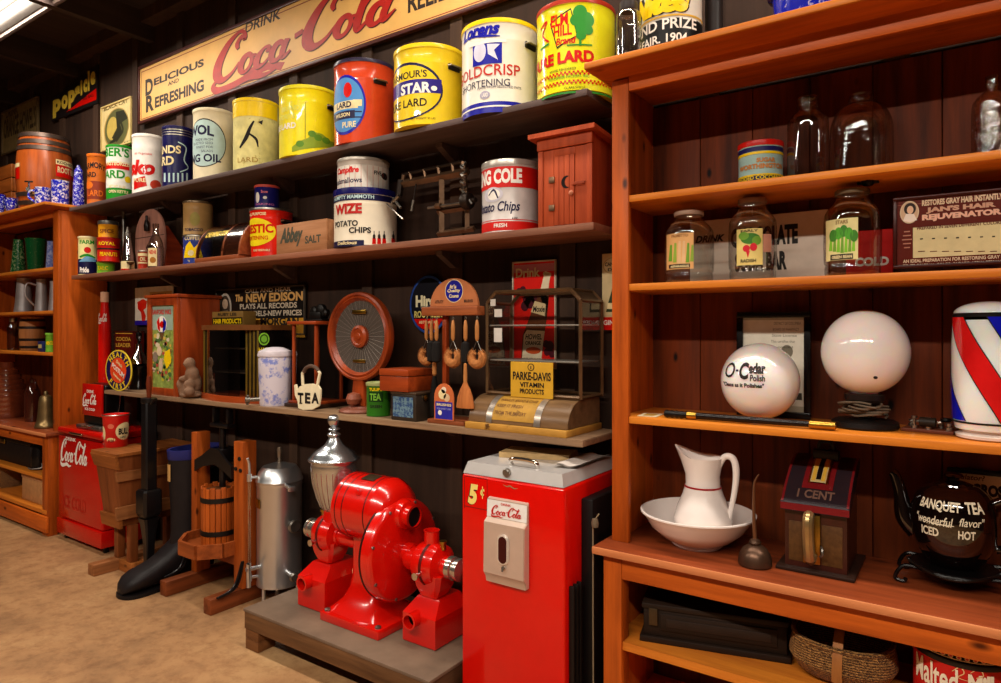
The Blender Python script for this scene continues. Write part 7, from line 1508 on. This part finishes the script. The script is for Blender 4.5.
# platform
t = thing('platform', 'low grey topped wooden platform under the red coffee grinder', 'platform', (-2.88, 1.95, 0)); PLY = mat('#75604f', .55, var=.3, scale=5, bump=.1); PE = wood('#7e5634', '#3e2716', 'X', 1, .6, .25, 2.2); L, D = 1.19, .58
m = MB(); m.box(0, L, 0, D, .183, .197, PLY, .002); m.build('top_board', t)
m = MB(); m.box(.004, L-.004, .004, .04, .1, .1825, PE, .003); m.build('front_rail', t); m = MB(); m.box(.004, L-.004, D-.04, D-.004, .1, .1825, PE, .003); m.build('rear_rail', t)
for x in (.004, L-.04): m = MB(); m.box(x, x+.036, .0405, D-.0405, .1, .1825, wood('#5a3e28', '#2c1c12', 'Y', 1, .6, .25), .003); m.build('side_rail', t)
for x in (.004, L-.104):
    for y in (.01, D-.11):
        for z in (0, .05): m = MB(); m.box(x, x+.1, y, y+.1, z, z+.0495, wood('#8a5830', '#55321a', 'X', 1, .6, .25), .003); m.build('foot_block', t)
# red coffee grinder
gz = .1975; ox, oy = -2.28, 2.245; t = thing('coffee_grinder', 'bright red twin headed electric coffee grinder with silver hopper', 'grinder', (ox, oy, gz)); RG = mat('#d01006', .2, var=.04, coat=.6)
m = MB(); m.box(-.19, .19, -.17, .16, 0, .042, RG, .005, 2); m.build('base_plate', t)
for x in (-.165, .165):
    for y in (-.145, .135): m = MB(); m.lathe([(.014, .042), (.014, .05), (.006, .054), (0, .054)], STEEL, x, y, 10); m.build('bolt', t)
m = MB(); lo = []
for z, rx, ry in ((.042, .17, .15), (.055, .155, .135), (.09, .115, .095), (.14, .09, .07), (.2, .078, .06), (.36, .075, .058), (.42, .09, .07)): lo.append([(rx*math.copysign(abs(math.cos(2*PI*k/32))**.45, math.cos(2*PI*k/32))-.03, ry*math.copysign(abs(math.sin(2*PI*k/32))**.45, math.sin(2*PI*k/32)), z) for k in range(32)])
m.hull_loft(lo, RG); m.build('pedestal', t)
az = .345; m = MB(); m.lathe([(.045, -.24), (.045, .25)], RG, 0, az, 28, 'X'); m.build('shaft_housing', t)
mz = .515; m = MB(); m.lathe(crom([(0, -.175), (.08, -.173), (.13, -.158), (.15, -.13), (.152, -.12), (.152, .08), (.15, .11), (.125, .155), (.09, .175), (.05, .18), (0, .18)], 3), RG, 0, mz, 48, 'X')
for x in (-.115, -.07, .07): m.lathe([(.1515, x), (.1535, x+.003), (.1535, x+.006), (.1515, x+.009)], mat('#5a0a06', .4), 0, mz, 48, 'X', cap=False)
m.build('motor', t)
m = MB(); m.M = Matrix.Translation((0, 0, mz)) @ Matrix.Rotation(math.radians(12), 4, 'X'); m.box(-.03, .05, -.03, .03, .15, .156, mat('#4a3a28', .35, .5), .002); m.build('name_plate', t)
m = MB(); m.lathe([(.012, .0), (.012, .02), (.008, .026), (0, .027)], RG, .02, 0, 12); m.M = Matrix(); 
for v in m.v: v.z, v.y = v.z+mz+.09, v.y-.125
m.build('oil_cup', t)
# belt guard disc
dx = .165; R = .23; dz = .352; m = MB(); m.lathe([(R*.97, dx-.03), (R, dx-.027), (R, dx+.012), (R*.985, dx+.02), (R*.95, dx+.028), (R*.9, dx+.032), (R*.4, dx+.04), (0, dx+.041)], RG, 0, dz, 64, 'X'); m.build('belt_guard', t)
m = MB(); m.lathe([(R*1.0, dx-.034), (R*1.012, dx-.03), (R*1.012, dx-.024), (R*1.0, dx-.022)], mat('#2a0806', .4), 0, dz, 64, 'X', cap=False); m.build('guard_seam', t)
m = MB(); m.lathe([(.07, dx-.03), (.07, dx+.03), (.06, dx+.05), (.045, dx+.055), (.045, dx+.09), (.05, dx+.093)], RG, -.01, mz, 32, 'X', cap=False); m.build('guard_boss', t); m = MB(); m.lathe([(.044, dx+.085), (0, dx+.086)], mat('#060404', .6), -.01, mz, 28, 'X'); m.lathe([(.05, dx+.09), (.052, dx+.094), (.044, dx+.097)], mat('#8a1008', .3), -.01, mz, 28, 'X', cap=False); m.build('boss_opening', t)
for k in range(8): a = 2*PI*k/8+.3; m = MB(); m.lathe([(.007, dx+.018), (.007, dx+.034), (0, dx+.036)], STEEL, R*.93*math.sin(a), dz+R*.93*math.cos(a), 10, 'X'); m.build('screw', t)
def head(s_, hx):
    """one grinding head: s_ -1 left, 1 right"""
    m = MB(); m.lathe([(.05, .22*s_), (.056, .24*s_), (.05, (hx-.07)*s_)] if s_ > 0 else [(.05, -.22), (.056, -.24), (.05, -(hx-.07))], RG, 0, az-.02*(s_ > 0), 26, 'X'); m.build('head_neck', t)
    zc = az-.02*(s_ > 0); m = MB(); pf = [(.05, hx-.08), (.085, hx-.065), (.095, hx-.02), (.095, hx+.01), (.085, hx+.045), (.055, hx+.062), (.045, hx+.065), (.045, hx+.085)]
    m.lathe([(a, b*s_) for a, b in pf], RG, 0, zc, 32, 'X'); m.lathe([(.096, (hx-.012)*s_), (.099, (hx-.008)*s_), (.099, (hx+.0)*s_), (.096, (hx+.004)*s_)], mat('#5a0a06', .4), 0, zc, 32, 'X', cap=False); m.build('grinding_head', t)
    m = MB(); m.hull_loft([sq(.045, .045, zc-.135), sq(.07, .06, zc-.09), sq(.085, .07, zc-.03)], RG)
    for v in m.v: v.x += hx*s_
    m.build('discharge_chute', t)
    m = MB(); pf = [(.042, hx+.0852), (.05, hx+.09), (.05, hx+.115), (.042, hx+.12), (.042, hx+.13), (.048, hx+.134), (.048, hx+.15), (.02, hx+.156), (.016, hx+.158), (0, hx+.158)]; m.lathe([(a, b*s_) for a, b in pf], mat('#c8bfb4', .22, .9, .1), 0, zc, 28, 'X'); m.build('adjusting_knob', t)
    m = MB(); m.lathe([(.012, 0), (.012, .025), (.018, .027), (.018, .038), (0, .04)], BRASS, hx*s_+.05*s_, 0, 14)
    for v in m.v: v.z += zc+.07
    m.build('thumb_screw', t)
    m = MB(); m.lathe([(.01, -.09), (.01, -.115), (.016, -.118), (.016, -.13), (0, -.132)], CHROME, hx*s_, zc-.02, 12, 'Y'); m.build('latch_screw', t)
head(-1, .31); head(1, .365)
# neck left to hopper, stub right
m = MB(); m.lathe([(.06, az+.07), (.052, az+.1), (.05, .462)], RG, -.285, 0, 28); m.build('hopper_neck', t)
m = MB(); m.lathe([(.034, az+.06), (.034, .468), (.036, .47), (.031, .47), (.029, .4), (0, .4)], RG, .35, 0, 24); m.build('feed_tube', t)
hx = -.285; SV = mat('#c4cacf', .24, .95, .12, 5); z1 = .70; m = MB(); m.lathe(crom([(.05, .4625), (.064, .48), (.085, .53), (.104, .6), (.112, .67), (.112, z1), (.12, z1+.006)], 4), SV, hx, 0, 48)
for k in range(24): a = 2*PI*k/24; m.tube([(hx+q*1.004*math.cos(a), q*1.004*math.sin(a), z) for q, z in ((.066, .482), (.085, .53), (.104, .6), (.111, .66))], .0022, SV, 5)
m.build('hopper', t)
m = MB(); m.lathe(crom([(.122, z1+.0065), (.126, z1+.016), (.116, z1+.026), (.095, z1+.05), (.05, z1+.082), (.026, z1+.12)], 4), SV, hx, 0, 48); m.build('hopper_lid', t)
m = MB(); m.lathe(crom([(.024, z1+.1205), (.034, z1+.135), (.018, z1+.15), (.03, z1+.162), (.016, z1+.172), (.026, z1+.185), (.032, z1+.205), (.026, z1+.226), (0, z1+.235)], 4), SV, hx, 0, 32); m.build('finial', t)
def catch(bx0, bx1, by0, by1, zt2, label):
    cx_, cy_ = (bx0+bx1)/2, (by0+by1)/2; m = MB()
    q = lambda x0, x1, y0, y1, z: [(x0, y0, z), (x1, y0, z), (x1, y1, z), (x0, y1, z)]
    m.hull_loft([q(bx0+.004, bx1-.004, by0+.004, by1-.004, .0005), q(bx0, bx1, by0, by1, .006), q(bx0, bx1, by0, by1, zt2-.06), q(bx0+.028, bx1-.028, by0+.06, by1-.02, zt2-.008), q(bx0+.035, bx1-.035, by0+.065, by1-.025, zt2)], RG); o = m.build('catch_can', t, ang=20)
    m = MB(); m.lathe([(.032, by0+.03), (.032, by0-.04), (.036, by0-.042), (.028, by0-.043), (.026, by0-.01)], RG, cx_-.02, zt2-.075, 24, 'Y', cap=False); m.lathe([(.027, by0-.01), (0, by0-.01)], mat('#080404', .6), cx_-.02, zt2-.075, 20, 'Y'); m.build('can_spout', o)
catch(.27, .455, -.10, .13, az-.158, ''); catch(-.41, -.215, -.12, .13, az-.138, '')
m = MB(); m.lathe([(.034, -.235), (.036, -.25), (.036, -.262), (.03, -.268), (0, -.268)], CREAM, .07, .165, 20, 'X')
for v in m.v: v.x += .07
m.build('switch_knob', t)
# vending machine
xa, xb, Yf, D, hV = -1.65, -1.18, 2.1, .46, .98; W = xb-xa; VR = mat('#d40c03', .25, var=.04, coat=.5); LW = mat('#d6d2d0', .2, .35, .05)
t = thing('vending_machine', 'red five cent soda vending machine with white lid beside the right bookcase', 'vending machine', (xa, Yf, 0))
m = MB(); m.box(0, W, 0, D, .06, hV-.002, VR, .012, 3); p = plane_paint(m, Yf, (xa, Yf, 0))
for a, b, c, d in ((464, 487.5, 477, 478), (464, 487.5, 507.5, 508.5), (464, 464.8, 477, 508), (486.8, 487.5, 480, 511)): p.rect(a, b, c, d, mat('#8a0e08', .4, var=0))
p.text('5', 468, 478, 484, 504.5, mat('#f0d878', .35, var=0), 2, shear=.2, bold=.06); p.text('5', 467.3, 477.3, 484.5, 505, INK, 1, shear=.2, bold=.08); p.text('c', 480.5, 484.5, 489, 496, mat('#f0d878', .35, var=0), 2, shear=.2); p.rect(482.2, 482.9, 486.5, 499, mat('#f0d878', .35, var=0), 2)
p.pen([(503, 484.5, .3), (507, 486.5, 1), (510, 486, 1.6), (514, 488.5, 1), (518, 488.5, .3)], CHROME, 2)
m.build('cabinet', t)
m = MB(); m.box(.02, W-.02, .02, D-.02, 0, .0595, BLACK, .004); m.build('plinth', t)
m = MB(); m.add([(.006, .004, hV), (W-.006, .004, hV), (W-.006, D, hV), (.006, D, hV), (.02, .018, hV+.045), (W-.02, .018, hV+.045), (W-.02, D-.01, hV+.045), (.02, D-.01, hV+.045)], [(0, 3, 2, 1), (4, 5, 6, 7), (0, 1, 5, 4), (1, 2, 6, 5), (2, 3, 7, 6), (3, 0, 4, 7)], LW); m.build('lid', t)
m = MB(); m.M = Matrix.Translation((W*.46, .01, hV+.026)); m.lathe([(.016, 0), (.016, -.012), (.012, -.016), (0, -.016)], STEEL, 0, 0, 20, 'Y'); m.build('lock', t)
m = MB(); m.tube([(W*.43, .06, hV+.046), (W*.45, .05, hV+.07), (W*.66, .05, hV+.07), (W*.68, .06, hV+.046)], .009, CHROME, 10, 4); m.build('lid_handle', t)
ca, cb = xu(486, Yf-.02)-xa, xu(526.5, Yf-.02)-xa; zt_, zm, zl = zv(499, xa+W*.4, Yf-.02), zv(520, xa+W*.4, Yf-.02), zv(583, xa+W*.4, Yf-.02)
CHU = mat('#c8b0a0', .3, .3, .05)
m = MB(); m.prism([(0, zt_), (-.012, zt_-.004), (-.016, zm+.006), (-.036, zm-.008), (-.04, zl+.04), (-.026, zl+.02), (-.022, zl), (0, zl)], ca, cb, CHU, 'X', .003)
p = plane_paint(m, Yf-.0175, (xa, Yf, 0)); 
m.add([(ca+.002, -.0165, zm+.008), (cb-.002, -.0165, zm+.008), (cb-.002, -.0135, zt_-.008), (ca+.002, -.0135, zt_-.008)], [(0, 1, 2, 3)], mat('#e8e4e0', .25))
p.coke(491, 521.5, 506.5, 519.5, mat('#c01810', .35, var=0), 2); p.text('DRINK', 501, 511, 503.8, 506.2, mat('#c01810', .35, var=0), 2)
sx, sz = (ca+cb)/2+.002, (zm+zl)/2+.02
def slot(w_, h_, y): return [(sx+w_*math.cos(a), sz+(h_-w_)*(1 if math.sin(a) > 0 else -1)*(1 if abs(math.sin(a)) > 1e-6 else 1)+w_*math.sin(a)) for a in [2*PI*(k+.5)/32 for k in range(32)]]
m.prism(slot(.026, .058, 0), -.046, -.036, mat('#e0d8d0', .15, .5), 'Y', .003); m.prism(slot(.018, .05, 0), -.0475, -.04, mat('#3a0a0a', .3), 'Y'); 
m.build('chute_plate', t)
m = MB(); m.M = Matrix.Translation((sx+.004, 0, sz-.066)); m.lathe([(.007, -.046), (.007, -.05), (0, -.052)], STEEL, 0, 0, 12, 'Y'); m.tube([(0, -.05, 0), (.0, -.054, -.012)], .003, STEEL, 6); m.build('key', t)
for k in range(3): m = MB(); m.box(W+.001, W+.022, .03+.028*k, .043+.028*k, .02, .62, mat('#16100e', .4), .004); m.build('cooling_fin', t)
m = MB(); m.box(W+.001, W+.05, .125, D, .02, .92, mat('#0f0b0b', .45), .006); m.build('condenser_cover', t)
# papers on the lid
zp = hV+.0455; 
def paper(name, label, pts, z, th, mt, lines=True):
    m = MB(); m.prism(pts, 0, th, mt, 'Z'); o = m.build(name, loc=(0, 0, z)); return tag(o, label, 'magazine')
paper('newspaper', 'folded yellowed newspaper lying at the left of the machine lid', [(-1.575, 2.255), (-1.30, 2.35), (-1.335, 2.49), (-1.61, 2.40)], zp, .022, mat('#b89868', .7, var=.15, scale=40))
m = MB(); n = 10; vs = []
for i in range(n+1):
    x = -1.285+.095*i/n
    for y in (2.2, 2.47): vs.append((x, y+.03*(i/n), .007+.005*math.sin(i*.7)))
fs = [(2*i, 2*i+2, 2*i+3, 2*i+1) for i in range(n)]; m.add(vs, fs, mat('#cfc4bc', .6, var=.12, scale=50)); m.add([(x, y, z-.0035) for x, y, z in vs], fs, mat('#b8b0a8', .6)); m.add([(x, y, z+.004) for x, y, z in vs], fs, mat('#d8cec6', .6, spots=('#8a7c74', .12, 50)))
tag(m.build('magazine', loc=(0, 0, zp+.003)), 'open white magazine lying across the machine lid', 'magazine')
m = MB(); X, Y = xu(596, 2.2), 2.2; m.tube([(X+.012, Y, .88), (X-.005, Y, .855), (X, Y, .85), (X-.012, Y, .84), (X-.012, Y, .5), (X-.01, Y, .1), (X-.012, Y, .002)], .0028, mat('#8a7a60', .7), 6); m.lathe([(.012, .83), (.014, .845), (.01, .86)], mat('#6a5a48', .6), X-.004, Y, 10)
tag(m.build('pull_string', ), 'thin string hanging between the vending machine and the right bookcase', 'string')
